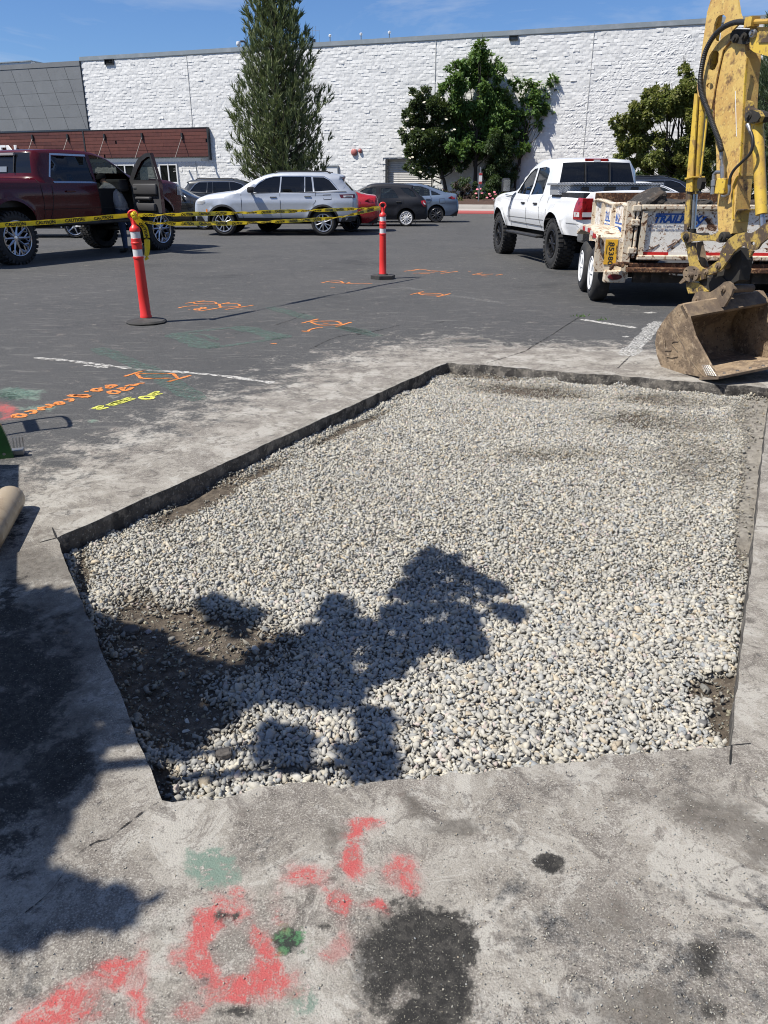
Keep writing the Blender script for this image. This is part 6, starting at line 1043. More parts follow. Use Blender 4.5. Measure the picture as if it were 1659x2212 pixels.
for i, (x_, y_, z_, d, lab) in enumerate([(.32, .62, Zt + .015, (.30, .26, .13), 'large dark wedge of broken asphalt at the left of the trailer load'), (.66, .5, Zt - .02, (.20, .2, .09), 'grey asphalt slab in the trailer beside the dark wedge'), (.95, .75, Zt - .01, (.26, .24, .10), 'brown soil covered lump in the middle of the trailer load'), (1.3, .5, Zt - .03, (.2, .2, .10), 'asphalt lump in the trailer just right of the cylinder rod'), (1.65, .8, Zt - .02, (.22, .25, .1), 'asphalt lump at the right of the trailer load'), (.8, 1.5, Zt - .04, (.4, .4, .12), 'broken asphalt heap at the front of the trailer load')]):
    p = TM @ Vector((x_, y_, z_)); o = lump('asphalt_chunk', p, d, M['lump2'], lab, 'asphalt chunk', 50 + i * 7, i * .8, 'broken asphalt in the trailer'); o.rotation_euler = (.25 * (i == 0), -.45 * (i == 0), i * .8)
mb = MB(); mb.box((BW / 2, BLn / 2, (zfl + Zt) / 2 - .06), (BW - .12, BLn - .1, Zt - zfl - .14)); sp_ = mb.build('asphalt_rubble', M['lump']); sp_.matrix_world = TM; tag(sp_, 'fine asphalt rubble filling the dump trailer', kind='stuff')

# ------------------------------------------------------------------ excavator arm and bucket
YAW = .30; AN = Vector((cos(YAW), sin(YAW), 0)); AA = Vector((sin(YAW), -cos(YAW), 0)); L0 = G(1548, 814, .06)
M['yel'] = MAT('worn_yellow_paint', (.58, .40, .125), .55, layers=[(5, (.50, .31, .10), .42, .60), (14, (.30, .18, .075), .54, .66), (40, (.62, .46, .16), .54, .66), (8, (.11, .062, .035), .58, .70), (60, (.20, .12, .06), .60, .68)], bump=(18, .15, .004)); M['yel2'] = MAT('bright_yellow_paint', (.60, .41, .055), .45, layers=[(6, (.46, .29, .065), .45, .62), (18, (.30, .19, .06), .55, .66), (16, (.10, .07, .04), .62, .70), (45, (.14, .09, .05), .62, .68)]); M['yel3'] = MAT('scuffed_yellow_paint', (.40, .28, .07), .65, layers=[(9, (.075, .052, .035), .45, .58), (28, (.56, .40, .06), .58, .68), (50, (.10, .07, .045), .56, .64)], bump=(30, .3, .004))
M['mud'] = MAT('muddy_steel', (.115, .085, .062), .85, layers=[(9, (.21, .155, .10), .40, .66), (26, (.055, .042, .034), .58, .74)], bump=(22, .7, .008)); M['dirt'] = MAT('dried_dirt', (.28, .205, .132), .95, layers=[(7, (.16, .115, .078), .46, .58), (24, (.37, .285, .195), .54, .66), (45, (.11, .08, .055), .57, .66)], bump=(20, 1.0, .014)); M['hose'] = MAT('hose_rubber', (.02, .02, .021), .45); M['grease_shade'] = MAT('greasy_black_shade', (.020, .018, .016), .85, layers=[(12, (.05, .045, .04), .55, .7)]); M['rodchrome'] = MAT('rod_chrome', (.42, .41, .40), .22, .85, layers=[(9, (.2, .19, .17), .5, .7)])  # greasy black also paints in shade on the pivot and coupler plates
EX = empty('excavator', (L0 + AA * 3.6 + AN * .36).xy.to_3d(), 0, 'muddy yellow excavator arm with its bucket resting at the pit edge', 'excavator'); EXI = Matrix.Translation(EX.location).inverted()
def Q(x, y, w_=.30): return EXI @ (ONPLANE(x, y, L0 + AN * w_, AN))
c5 = lambda x, y: (1329.8 + .2232 * x, .2232 * y)
c2 = lambda x, y: (1398.9 + .15675 * x, 329.2 + .15675 * y)
def plate(name, px, w0, w1, mat, holes=(), parent=None, step=.06, smooth=None):
    """outline seen at distance w0 along the arm's width, given thickness w1 - w0"""
    e1 = AA; o = Q(*px[0], w0); f2 = lambda p: ((p - o).dot(AA), p.z - o.z); ou = [f2(Q(*p, w0)) for p in px]; hh = [[f2(Q(*p, w0)) for p in h] for h in holes]; vv, ff = fill(ou, hh, step) if holes else (np.array(ou), None)
    to = lambda q, w_: o + AA * float(q[0]) + Vector((0, 0, float(q[1]))) + AN * (w_ - w0); mb = MB()
    if holes:
        mb.add([to(q, w0) for q in vv], [tuple(map(int, f)) for f in ff]); mb.add([to(q, w1) for q in vv], [tuple(map(int, f)) for f in ff])
        for lp_ in [ou] + hh: n = len(lp_); mb.add([to(q, w0) for q in lp_] + [to(q, w1) for q in lp_], [(i, (i + 1) % n, n + (i + 1) % n, n + i) for i in range(n)])
    else: mb.prism([to(q, w0) for q in ou], AN * (w1 - w0))
    return mb.build(name, mat, parent or EX, smooth)
def circ(x, y, r, n=16): return [(x + r * cos(t), y + r * sin(t)) for t in np.linspace(0, 2 * pi, n, endpoint=False)]
def pin(name, p, r, w0, w1, mat, parent=None): c = Q(*p, w0); rr = r / FP * 6.0; b = MB(); b.lathe([(0, 0), (rr * .8, 0), (rr, .008), (rr, w1 - w0)], c, AN, 20); b.lathe([(0, -.012), (rr * .45, -.012), (rr * .5, 0)], c, AN, 12); return b.build(name, mat, parent or EX, 40)
# dipper: box section and the pair of cheek plates with their slots
boxo = [c5(*p) for p in ((1110, 380), (1040, 480), (1010, 610), (975, 760), (945, 950), (940, 1100), (962, 1290), (975, 1500), (978, 1750), (985, 2000))] + [c2(970, 1050), c2(985, 1130), c2(1010, 1200), c2(1060, 1190), c2(1120, 1140), c2(1170, 1110)] + [c2(1190, 950), c2(1215, 700), c2(1250, 300)] + [c5(*p) for p in ((1190, 1700), (1225, 1100), (1240, 800), (1262, 560), (1250, 420))]
dip = plate('dipper', boxo, .30, .43, M['yel'])
cheek = [c5(*p) for p in ((980, -220), (945, -100), (920, 0), (885, 120), (860, 300), (835, 480), (800, 730), (785, 860), (800, 930), (870, 960), (925, 1060), (944, 955), (974, 765), (1009, 612), (1038, 484), (1100, 405), (1125, 300), (1225, 195), (1200, 130), (1180, 0), (1170, -120), (1165, -220))]
sl1 = [c5(*p) for p in ((1000, 150), (1045, 140), (1070, 168), (1045, 235), (1020, 320), (1012, 388), (988, 405), (958, 392), (942, 330), (955, 235), (975, 178))]; sl2 = [c5(*p) for p in ((908, 535), (935, 492), (975, 486), (1000, 512), (992, 600), (962, 668), (930, 684), (897, 670), (892, 600))]; h3_ = [c5(*p) for p in circ(912, 835, 34)]
plate('cheek_plate', cheek, .283, .299, M['yel'], (sl1, sl2, h3_)); plate('cheek_plate', cheek, .431, .448, M['yel'], (sl1,))
plate('spacer_plate', [c5(*p) for p in ((920, 0), (885, 120), (860, 300), (835, 480), (800, 730), (812, 735), (848, 480), (873, 300), (898, 120), (932, 0))], .30, .43, M['yel2']); plate('spacer_plate', [c5(*p) for p in ((870, 700), (960, 700), (955, 780), (900, 800), (862, 760))], .30, .36, M['grease_shade'])
plate('weld_rib', [c5(*p) for p in ((1040, 480), (1010, 610), (962, 850), (942, 1000), (945, 1250), (952, 1250), (952, 1000), (972, 850), (1020, 610), (1050, 485))], .292, .2995, M['trust']); plate('scratch_line', [c5(*p) for p in ((1155, 880), (1160, 880), (1166, 1100), (1172, 1320), (1167, 1320), (1161, 1100))], .2975, .2995, M['wmetal'])
plate('edge_flange', [c5(*p) for p in ((1262, 560), (1240, 800), (1225, 1100), (1190, 1700), (1196, 1700), (1232, 1100), (1247, 800), (1269, 560))], .285, .302, M['yel2']); plate('front_strip', [c5(*p) for p in ((1170, 1700), (1130, 1800), (1128, 2120), (1136, 2120), (1140, 1806), (1180, 1700))], .290, .302, M['yel2'])
plate('front_strip', [c2(*p) for p in ((1240, 780), (1330, 780), (1330, 795), (1235, 800), (1215, 840), (1205, 960), (1193, 960), (1205, 830))], .30, .42, M['yel3'])
# boom arriving from the right, with the pivot
b1 = Q(*c5(1300, 262), .27); b2 = Q(*c5(1475, 262), .27); b3 = Q(*c5(1475, 545), .27); b4 = Q(*c5(1340, 505), .27); b5 = Q(*c5(1296, 470), .27)
far1 = b2 + AA * 1.5 + Vector((0, 0, .42)); far2 = far1 + AA * 1.2 + Vector((0, 0, -.95)); far3 = far2 - AA * .25 + Vector((0, 0, -.35)); far4 = b3 + AA * 1.35 + Vector((0, 0, .25))
boom = MB().prism([b1, b2, far1, far2, far3, far4, b3, b4, b5], AN * .19).build('boom', M['yel2'], EX); plate('boom_gusset', [c5(*p) for p in ((1390, 300), (1475, 300), (1475, 410), (1380, 412))], .262, .2695, M['yel3'], parent=EX)
MB().tube([Q(*c5(1215, 212), .25), Q(*c5(1290, 214), .25), Q(*c5(1480, 206), .25), Q(*c5(1480, 206), .25) + AA * 1.0 + Vector((0, 0, .25))], .017).build('steel_pipe', M['yel2'], EX, 40)
MB().box(Q(*c5(1320, 214), .25), (.07, .07, .06), Matrix.Rotation(YAW, 3, 'Z')).build('pipe_clamp', M['yel2'], EX); plate('pivot_shadow_plate', [c5(*p) for p in ((1110, 330), (1130, 298), (1170, 280), (1310, 283), (1350, 330), (1330, 405), (1240, 430), (1150, 418), (1108, 390))], .27, .30, M['grease_shade'])  # black pivot plate, enlarged to paint in the shadow of the boom
pin('pivot_pin', c5(1315, 322), 8, .245, .45, M['steel']); pin('pivot_pin', c5(1150, 370), 8.5, .255, .30, M['grease_shade']); pin('pivot_pin', c5(1235, 350), 7.5, .25, .30, M['grease_shade'])
# bucket cylinder on the left with its guard rail
def rodx(name, p0, p1, r, w_, mat, n=16): return MB().tube([Q(*p0, w_), Q(*p1, w_)], r / FP * 6.0, n).build(name, mat, EX, 40)
rodx('cylinder_barrel', c5(848, 880), c5(763, 1862), 9.2, .36, M['yel2'], 20); rodx('cylinder_cap', c5(765, 1850), c5(762, 1880), 9.8, .36, M['yel3'], 20); rodx('cylinder_rod', c5(766, 1865), c2(618, 1085), 6.4, .36, M['rodchrome'], 20); rodx('rod_eye', c2(618, 1050), c2(605, 1140), 8.5, .36, M['grease_shade'])
plate('guard_rail', [c5(762, 905), c5(792, 905), c5(742, 1720), c5(736, 1855), c5(678, 1850), c5(688, 1720)], .30, .312, M['yel2']); plate('guard_rail', [c2(528, 540), c2(590, 545), c2(565, 1010), c2(540, 1075), c2(500, 1080), c2(512, 800)], .312, .325, M['yel3']); plate('guard_bracket', [c5(668, 1722), c5(740, 1704), c5(742, 1716), c5(670, 1738)], .28, .40, M['yel2'])
rodx('feed_pipe', c5(884, 1150), c5(820, 1725), 2.2, .31, M['yel2'], 10); plate('pipe_union', [c5(*p) for p in ((798, 1720), (828, 1720), (835, 1760), (820, 1830), (790, 1825), (785, 1780))], .30, .34, M['grease_shade'])
# thumb cylinder on the right
rodx('thumb_barrel', c5(1372, 1180), c2(1572, 855), 11.5, .36, M['yel2'], 20); rodx('thumb_rod', c2(1576, 850), c2(1588, 1040), 5.4, .36, M['rodchrome'], 16); plate('thumb_bracket', [c5(*p) for p in ((1232, 1010), (1275, 972), (1302, 985), (1312, 1040), (1385, 1075), (1412, 1125), (1385, 1180), (1335, 1200), (1240, 1185))], .30, .33, M['yel3']); pin('thumb_pin', c5(1285, 1120), 8, .285, .42, M['grease_shade']); plate('thumb_block', [c5(*p) for p in ((1310, 1060), (1380, 1090), (1400, 1130), (1370, 1175), (1300, 1190), (1250, 1170), (1255, 1100))], .292, .40, M['grease_shade'])
# linkage above the bucket
plate('link_arm', [c2(*p) for p in ((455, 1165), (465, 1110), (505, 1085), (560, 1105), (740, 1150), (930, 1125), (975, 1090), (1040, 1095), (1085, 1140), (1085, 1195), (1040, 1240), (985, 1245), (940, 1225), (760, 1212), (600, 1228), (540, 1250), (490, 1235))], .262, .282, M['yel3'])
pin('link_pin', c2(512, 1168), 8.5, .245, .46, M['grease_shade']); pin('link_pin', c2(1015, 1168), 10.5, .245, .46, M['grease_shade'])
plate('link_arm', [c2(*p) for p in ((508, 1240), (632, 1240), (665, 1480), (705, 1560), (770, 1605), (780, 1740), (690, 1772), (600, 1745), (575, 1560), (535, 1330))], .285, .305, M['yel3']); plate('link_arm', [c2(*p) for p in ((650, 1245), (735, 1225), (770, 1380), (818, 1575), (745, 1560), (690, 1430))], .40, .42, M['mud'])
plate('pin_plate', [c2(*p) for p in circ(592, 1675, 108, 20)], .262, .284, M['mud'], [[c2(*p) for p in circ(592 + 75 * cos(t), 1675 + 75 * sin(t), 13, 8)] for t in (.3, 1.2, 2.6, 3.8, 5.4)]); pin('hub_pin', c2(575, 1690), 6, .235, .40, M['mud']); plate('pin_tab', [c2(*p) for p in ((500, 1715), (430, 1800), (455, 1812), (530, 1760))], .266, .28, M['mud'])
plate('thumb', [c2(*p) for p in ((775, 1620), (830, 1590), (930, 1520), (990, 1480), (995, 1400), (1040, 1290), (1120, 1190), (1220, 1125), (1320, 1105), (1430, 1115), (1490, 1080), (1560, 1020), (1659, 950), (1760, 870), (1830, 900), (1800, 1020), (1659, 1180), (1560, 1260), (1510, 1335), (1445, 1352), (1380, 1325), (1320, 1285), (1255, 1310), (1185, 1375), (1130, 1460), (1065, 1540), (1020, 1610), (960, 1648), (830, 1692), (785, 1690))], .245, .262, M['yel3'], [[c2(*p) for p in circ(1450, 1255, 30, 10)]])
pin('thumb_pin', c2(962, 1565), 7.5, .232, .45, M['mud']); pin('thumb_pin', c2(800, 1650), 6, .236, .42, M['mud']); plate('thumb', [c2(*p) for p in ((1360, 1330), (1450, 1360), (1400, 1450), (1330, 1560), (1290, 1560), (1330, 1470))], .40, .42, M['yel3'])
plate('coupler', [c2(*p) for p in ((1180, 1340), (1280, 1310), (1300, 1480), (1285, 1560), (1255, 1760), (1180, 1800), (1080, 1760), (1000, 1760), (800, 1700), (900, 1660), (1020, 1650), (1110, 1530))], .33, .43, M['grease_shade']); plate('coupler', [c2(*p) for p in ((530, 1780), (700, 1800), (820, 1915), (745, 1935), (560, 1945), (535, 1860))], .30, .44, M['yel3']); plate('coupler', [c2(*p) for p in ((690, 1760), (1020, 1700), (1100, 1790), (980, 1850), (850, 1920), (760, 1840))], .32, .44, M['grease_shade'])  # first coupler plate coloured black to paint in the deep shade there
# hoses
def smoothpath(p, n=6):
    P = [Vector(q) for q in p]; o = []
    for i in range(len(P) - 1):
        a = P[max(i - 1, 0)]; b = P[i]; c_ = P[i + 1]; d = P[min(i + 2, len(P) - 1)]
        for j in range(n): t = j / n; o.append(.5 * (2 * b + (c_ - a) * t + (2 * a - 5 * b + 4 * c_ - d) * t * t + (3 * b - a - 3 * c_ + d) * t ** 3))
    return o + [P[-1]]
hp = smoothpath([Q(*c5(x, y), .235) for x, y in ((1275, 215), (1190, 212), (1100, 235), (1010, 290), (930, 380), (870, 500), (835, 650), (820, 780), (830, 880), (860, 980), (900, 1080), (930, 1170), (970, 1280), (1005, 1370), (1028, 1460))], 14)
MB().tube(hp, [.0185 * (1.0 if i < 50 else (1.04 if i % 2 else .90)) * (1.12 if 95 < i < 130 else 1) for i in range(len(hp))], 12).build('hydraulic_hose', M['hose'], EX, 30)
def fitting(name, pts, rs, mat): return MB().tube([Q(*c5(*p), .255) for p in pts], [r / FP * 6.0 for r in rs], 10).build(name, mat, EX, 35)
fitting('hose_fitting', [(1028, 1450), (1030, 1540), (1032, 1545), (1033, 1600), (1034, 1605), (1036, 1660), (1036, 1740)], [5, 5, 3.8, 3.8, 5.2, 5.2, 4.2], M['steel']); fitting('hose_fitting', [(1030, 1665), (975, 1665), (955, 1690), (952, 1740), (950, 1745), (948, 1800), (946, 1803), (940, 1880)], [3.6, 3.6, 4.4, 4.4, 5.8, 5.8, 4.8, 5.4], M['steel'])
MB().box(Q(*c5(1040, 1800), .27), (.10, .06, .11), Matrix.Rotation(YAW - pi / 2, 3, 'Z'), bev=.006).build('valve_block', M['yel2'], EX)
h2 = smoothpath([Q(*c5(x, y), .25) for x, y in ((1308, 1270), (1330, 1360), (1305, 1480), (1225, 1565), (1150, 1640), (1112, 1710), (1100, 1785))], 6); MB().tube(h2, .0105, 10).build('hydraulic_hose', M['hose'], EX, 40); fitting('hose_fitting', [(1275, 1205), (1290, 1235), (1300, 1270), (1315, 1300)], [4, 4, 3, 3], M['steel']); fitting('hose_fitting', [(1100, 1780), (1103, 1840), (1095, 1880), (1060, 1900), (1030, 1895)], [3.6, 3.2, 2.8, 2.8, 3.2], M['steel'])
# bucket
ROLL = .105; BN = (AN * cos(ROLL) + Vector((0, 0, sin(ROLL)))).normalized(); BWd = .74
def QB(x, y, w_=0.0): return ONPLANE(x, y, L0 + BN * w_, BN)
prof = [(1548, 814), (1513, 814), (1470, 806), (1428, 792), (1419, 768), (1415, 740), (1419, 716), (1430, 697), (1443, 680), (1466, 657.5), (1474, 658)]
P3_ = [QB(*p) for p in prof]; Pm = [QB(*p) for p in [(1474, 658), (1487, 683), (1500, 726), (1524, 770), (1548, 814)]]
BK = bpy.data.objects.new('bucket', None); COL.objects.link(BK); BK.parent = EX; BI = EXI
loop = [BI @ p for p in P3_] + [BI @ p for p in Pm[1:-1]]
for w0 in (0, BWd): MB().prism([p + BN * w0 for p in loop], BN * (.018 if w0 == 0 else -.018)).build('side_plate', M['dirt'], BK)
cenp = sum(loop, Vector()) / len(loop); pr = [BI @ p for p in smoothpath(P3_, 3)]; sh = MB(); vs = []
for p in pr: d = (cenp - p); d.z *= 1; d = d.normalized() * .016; vs += [p + BN * .0185, p + BN * (BWd - .0185), p + d + BN * (BWd - .0185), p + d + BN * .0185]
n_ = len(pr); sh.add(vs, [(i * 4 + j, i * 4 + (j + 1) % 4, (i + 1) * 4 + (j + 1) % 4, (i + 1) * 4 + j) for i in range(n_ - 1) for j in range(4)] + [(0, 1, 2, 3), ((n_ - 1) * 4, (n_ - 1) * 4 + 3, (n_ - 1) * 4 + 2, (n_ - 1) * 4 + 1)]); sh.build('shell', M['dirt'], BK, 40)
T0 = BI @ QB(1474, 658); T1 = BI @ QB(1487, 684); MB().prism([T0 + BN * .0, T0 + BN * BWd, T1 + BN * BWd, T1 + BN * .0], (T1 - T0).cross(BN).normalized() * -.03).build('top_rim', M['mud'], BK)
Lp = BI @ QB(1548, 814); Lb = BI @ QB(1513, 815); fw = (Lp - Lb).normalized(); MB().prism([Lb - BN * .01, Lb + BN * (BWd + .01), Lp + fw * .035 + BN * (BWd + .01), Lp + fw * .035 - BN * .01], Vector((0, 0, -.018))).build('cutting_edge', M['mud'], BK)
for i in range(6): MB().lathe([(0, .014), (.012, .014), (.014, 0)], Lp - fw * .03 + BN * (.09 + .115 * i) + Vector((0, 0, .002)), (0, 0, 1), 6).build('bolt', M['steel'], BK)
seam = MB(); seam.tube([BI @ QB(*p, -.002) for p in ((1444, 690), (1475, 745), (1495, 783), (1520, 814))], .0045, 5); seam.build('weld_seam', M['mud'], BK)
mk = MB()
for a in ([(1437, 735), (1437, 750)], [(1449, 742), (1456, 737), (1465, 738)], [(1450, 742), (1458, 752), (1464, 760)], [(1436, 757), (1450, 757)], [(1440, 770), (1452, 773), (1464, 770)]): mk.tube([BI @ QB(*p, -.003) for p in a], .004, 5)
mk.build('raised_mark', M['mud'], BK)
hg = MB()
for t in (0, .25, .5, .75, 1): hg.tube([BI @ QB(1515 + 12 * t + 2, 788 + 22 * t, -.003), BI @ QB(1531 + 15 * t, 790 + 22 * t, -.003)], .0014, 4); hg.tube([BI @ QB(1516 + 16 * t, 788 + 1 * t, -.003), BI @ QB(1527 + 20 * t, 811 + 1 * t, -.003)], .0014, 4)
hg.build('wear_grid', M['steel'], BK)
ear = [c2(*p) for p in ((600, 2130), (612, 2030), (655, 1940), (715, 1912), (800, 1925), (860, 1927), (920, 1890), (1000, 1832), (1055, 1785), (1110, 1776), (1160, 1815), (1176, 1880), (1150, 1965), (1092, 2065), (1050, 2130))]
plate('bucket_ear', ear, .262, .282, M['mud'], parent=BK); plate('bucket_ear', ear, .50, .52, M['mud'], parent=BK); pin('bucket_pin', c2(668, 2028), 7.5, .25, .53, M['mud'], BK); pin('bucket_pin', c2(1028, 1888), 8, .25, .53, M['mud'], BK)
# body of the machine beyond the right edge
mb = MB(); z0 = .75; mb.box((0, 0, .95), (1.5, 1.9, .55), Matrix.Rotation(YAW, 3, 'Z'), bev=.08); mb.box(-AA * -.7 + Vector((0, 0, 1.0)), (1.5, .5, .7), Matrix.Rotation(YAW, 3, 'Z'), bev=.1); mb.build('house', M['yel2'], EX, 40)
mb = MB(); mb.box(AN * -.3 + Vector((0, 0, 1.85)), (.85, 1.1, 1.3), Matrix.Rotation(YAW, 3, 'Z'), bev=.08); mb.build('cab', M['glass_dark'], EX, 40); MB().box(AN * -.3 + Vector((0, 0, 2.54)), (.9, 1.15, .08), Matrix.Rotation(YAW, 3, 'Z'), bev=.03).build('cab_roof', M['yel2'], EX)
for s_ in (-1, 1):
    cpt = AN * (s_ * .62); mb = MB(); mb.prism([cpt - AN * .16 + AA * (1.05 * cos(t)) + Vector((0, 0, .30 + .28 * sin(t))) for t in np.linspace(0, 2 * pi, 20, endpoint=False)], AN * .32); mb.build('track', M['rubber'], EX)
MB().prism([far2, far3, far3 + AA * .5 + Vector((0, 0, -.35)), far2 + AA * .45 + Vector((0, 0, -.4))], AN * .19).build('boom_foot', M['yel2'], EX)

# ------------------------------------------------------------------ delineators and caution tape
M['dorange'] = MAT('red_orange_plastic', (.66, .030, .026), .42, layers=[(5, (.56, .035, .032), .5, .8), (18, (.35, .06, .05), .68, .8)]); M['dwhite'] = MAT('reflective_sheeting', (.62, .63, .64), .35, layers=[(8, (.48, .48, .48), .55, .8)]); M['dbase'] = MAT('base_rubber', (.035, .034, .033), .85, layers=[(7, (.075, .072, .068), .45, .7)], bump=(30, .4, .006))
zd = lambda py: AT(310, py, 8.55).z
def delineator(p, label, square=False):
    t = empty('delineator', p, 0, label, 'delineator post', 'delineator posts holding the caution tape'); mb = MB()
    if square: mb.prism([(.20 * cos(a) * (1 if i % 2 else 1), .20 * sin(a), 0) for i, a in enumerate(np.linspace(.25, .25 + 2 * pi, 6, endpoint=False))], (0, 0, .055)); mb.lathe([(.085, .05), (.075, .075), (.05, .075)], (0, 0, 0), n=20)
    else:
        mb.lathe([(0, 0), (.205, 0), (.215, .012), (.20, .03), (.12, .045), (.07, .05), (.06, .06)], (0, 0, 0), n=10)
    mb.build('base', M['dbase'], t, 30)
    pr = [(.060, .045), (.062, .075), (.056, .085), (.054, .3), (.0505, zd(560)), (.0505, zd(556.5)), (.056, zd(555.5)), (.056, zd(552.5)), (.0485, zd(551.5)), (.0485, zd(536.5)), (.052, zd(535.5)), (.053, zd(525)), (.0565, zd(524)), (.0565, zd(521.5)), (.052, zd(520.5)), (.0515, zd(514)), (.048, zd(513)), (.0475, zd(499)), (.054, zd(498)), (.055, zd(495)), (.050, zd(492)), (.046, zd(489.5)), (.030, zd(486.5)), (.020, zd(482)), (.018, zd(470)), (.0, zd(470))]
    MB().lathe(pr, (0, 0, 0), n=28).build('post', M['dorange'], t, 35)
    for a, b, r_ in ((536.5, 551.5, .0492), (499, 513, .0487)): MB().lathe([(r_, zd(b)), (r_, zd(a))], (0, 0, 0), n=28).build('reflective_band', M['dwhite'], t, 60)
    a = [(.045 * cos(q), 0, zd(463.5) + .040 * sin(q)) for q in np.linspace(-.9, pi + .9, 14)]; mb = MB(); mb.tube([(.016, 0, zd(482)), (.020, 0, zd(474))] + a + [(-.020, 0, zd(474)), (-.016, 0, zd(482))], .0135, 8); mb.build('handle', M['dorange'], t, 50); return t
DL = G(317, 697); DR = G(827, 602); d1 = delineator(DL, 'red-orange delineator post with round black base, nearer and left'); d1.rotation_euler = (0, radians(-.6), 0)
delineator(DR, 'red-orange delineator post with angular black base, farther and right', True)
M['tape'] = (lambda k: k.end(k.n('MixShader', i0=.2, i1=k.bsdf(k.mix(k.ramp(k.noise(40, 3), .4, .7), (.74, .56, .02), (.62, .46, .02)), .3), i2=k.n('BsdfTranslucent', Color=(.75, .58, .03, 1)).outputs[0]).outputs[0]))(NT('yellow_vinyl'))
def tape(path, label, wid=.046, tw=lambda t: 0.0, first=True, flip=False):
    P = smoothpath(path, 10); cum = [0]
    for a, b in zip(P, P[1:]): cum.append(cum[-1] + (b - a).length)
    cum = np.array(cum); Lt = cum[-1]; A_ = np.array([tuple(p) for p in P])
    def fr(u):
        u = np.clip(u, 0, Lt); return np.stack([np.interp(u, cum, A_[:, i]) for i in range(3)], -1)
    def at(u, v):
        c_ = fr(u); d = fr(u + .02) - fr(u - .02); d /= np.linalg.norm(d, axis=-1, keepdims=True) + 1e-9; side = np.cross(d, [0, 0, 1.0]); side /= np.linalg.norm(side, axis=-1, keepdims=True) + 1e-9; upv = np.cross(side, d); th = np.array([tw(q / Lt) for q in np.atleast_1d(u)])[:, None]; wdir = upv * np.cos(th) + side * np.sin(th); return c_ + wdir * v[:, None], np.cross(d, wdir)
    n = max(24, int(Lt / .05)); us = np.linspace(0, Lt, n); rows = []; K = 5
    for j in range(K): v = np.full(n, (j / (K - 1) - .5) * wid); p, nn = at(us, v); rows.append(p + nn * (.006 * np.sin(us * 21 + j * 2.1))[:, None] * (j - 2) * .5)
    V = np.stack(rows, 1).reshape(-1, 3); F = np.array([[i * K + j, i * K + j + 1, (i + 1) * K + j + 1, (i + 1) * K + j] for i in range(n - 1) for j in range(K - 1)]); o = npmesh('caution_tape', V, F, M['tape'], None, True); tag(o, label, 'caution tape', 'runs of caution tape')
    me = textmesh('CAUTION', .041, .0016, 0, 0, 1.0); co = np.array([v.co for v in me.vertices]); wt = co[:, 0].max(); fs = [tuple(p.vertices) for p in me.polygons]; mb = MB(); u0 = .06
    while u0 + wt < Lt:
        uu = u0 + co[:, 0]; vv = (co[:, 1] - .015) * 1.0
        if flip: vv = -vv; uu = u0 + wt - co[:, 0]
        for sd in (1, -1): p, nn = at(uu, vv); mb.add([tuple(q) for q in p + nn * .0045 * sd], fs)
        u0 += wt + .09
    mb.build('lettering', M['ink'], o)['kind'] = 'stuff'; return o
pdir = (DR - DL).xy.to_3d().normalized(); pn = Vector((pdir.y, -pdir.x, 0)); tp = lambda x, y: ONPLANE(x, y, DL + pn * .05, pn)
tape([tp(298, 465.5), tp(384, 463), tp(494, 460.5), tp(602, 457), tp(710, 453.5), tp(822, 449)], 'upper run of yellow caution tape between the two delineators', tw=lambda t: .35 + .75 * sin(t * 23))
tape([tp(300, 474), tp(312, 480), tp(384, 483), tp(494, 482.5), tp(535, 481), tp(662, 475.3), tp(733, 469), tp(781, 458.5), tp(822, 450)], 'lower sagging run of yellow caution tape between the two delineators', tw=lambda t: .3 + .85 * sin(t * 17 + 1))
lt = Vector((-1.0, -.42, 0)); lpn = Vector((lt.y, -lt.x, 0)).normalized(); tl = lambda x, y: ONPLANE(x, y, DL + Vector((-.05, 0, 0)), lpn if abs(lpn.y) > .1 else Vector((0, -1, 0)))
tape([tl(-70, 494), tl(0, 486.5), tl(100, 480), tl(200, 472), tl(286, 464)], 'single run of caution tape leading left out of the frame from the near delineator', tw=lambda t: .1 + .75 * max(0, t - .5))
q0 = tp(294, 470); tape([q0, tp(302, 482), tp(312, 492), tp(317, 512), tp(318, 535), tp(316, 552), tp(318, 561)], 'loose caution tape end hanging down the near delineator', .06, tw=lambda t: .5 + .5 * sin(t * 5))
kp = tp(288, 466); bm = bmesh.new(); bmesh.ops.create_icosphere(bm, subdivisions=3, radius=.034)
for v in bm.verts: s_ = 1 + .9 * (float(vnoise(v.co.x * 60 + 9, v.co.y * 60 + v.co.z * 45, 3, 2)) - .5); v.co = Vector((v.co.x * 1.0, v.co.y * .9, v.co.z * 1.25)) * s_
me = bpy.data.meshes.new('tape_knot'); bm.to_mesh(me); bm.free(); o = link('tape_knot', me, M['tape'], loc=(kp.x + .012, kp.y, kp.z)); tag(o, 'crumpled yellow tape knot tied round the near delineator top', 'tape knot')

# ------------------------------------------------------------------ walk-behind saw and bits at the left edge
def SUNBACK(g, h): t = h / -SDIR[2]; return Vector((g.x - SDIR[0] * t, g.y - SDIR[1] * t, h))
M['mgreen'] = MAT('green_enamel', (.028, .115, .030), .38, layers=[(5, (.020, .075, .022), .5, .75), (20, (.05, .045, .035), .66, .78)], coat=.3); M['tan'] = MAT('scuffed_tan', (.33, .265, .18), .5, layers=[(6, (.22, .165, .105), .5, .66), (25, (.46, .39, .29), .58, .74), (11, (.07, .055, .045), .7, .8)], coat=.15, bump=(30, .2, .003)); M['handle'] = MAT('handle_black', (.02, .02, .02), .5)
SW = empty('concrete_saw', (-2.25, 3.3, 0), 0, 'green walk-behind concrete saw entering at the left edge', 'concrete saw'); SI = Vector((2.25, -3.3, 0)); s5 = lambda x, y: (x * .1488, 877.8 + y * .1488)
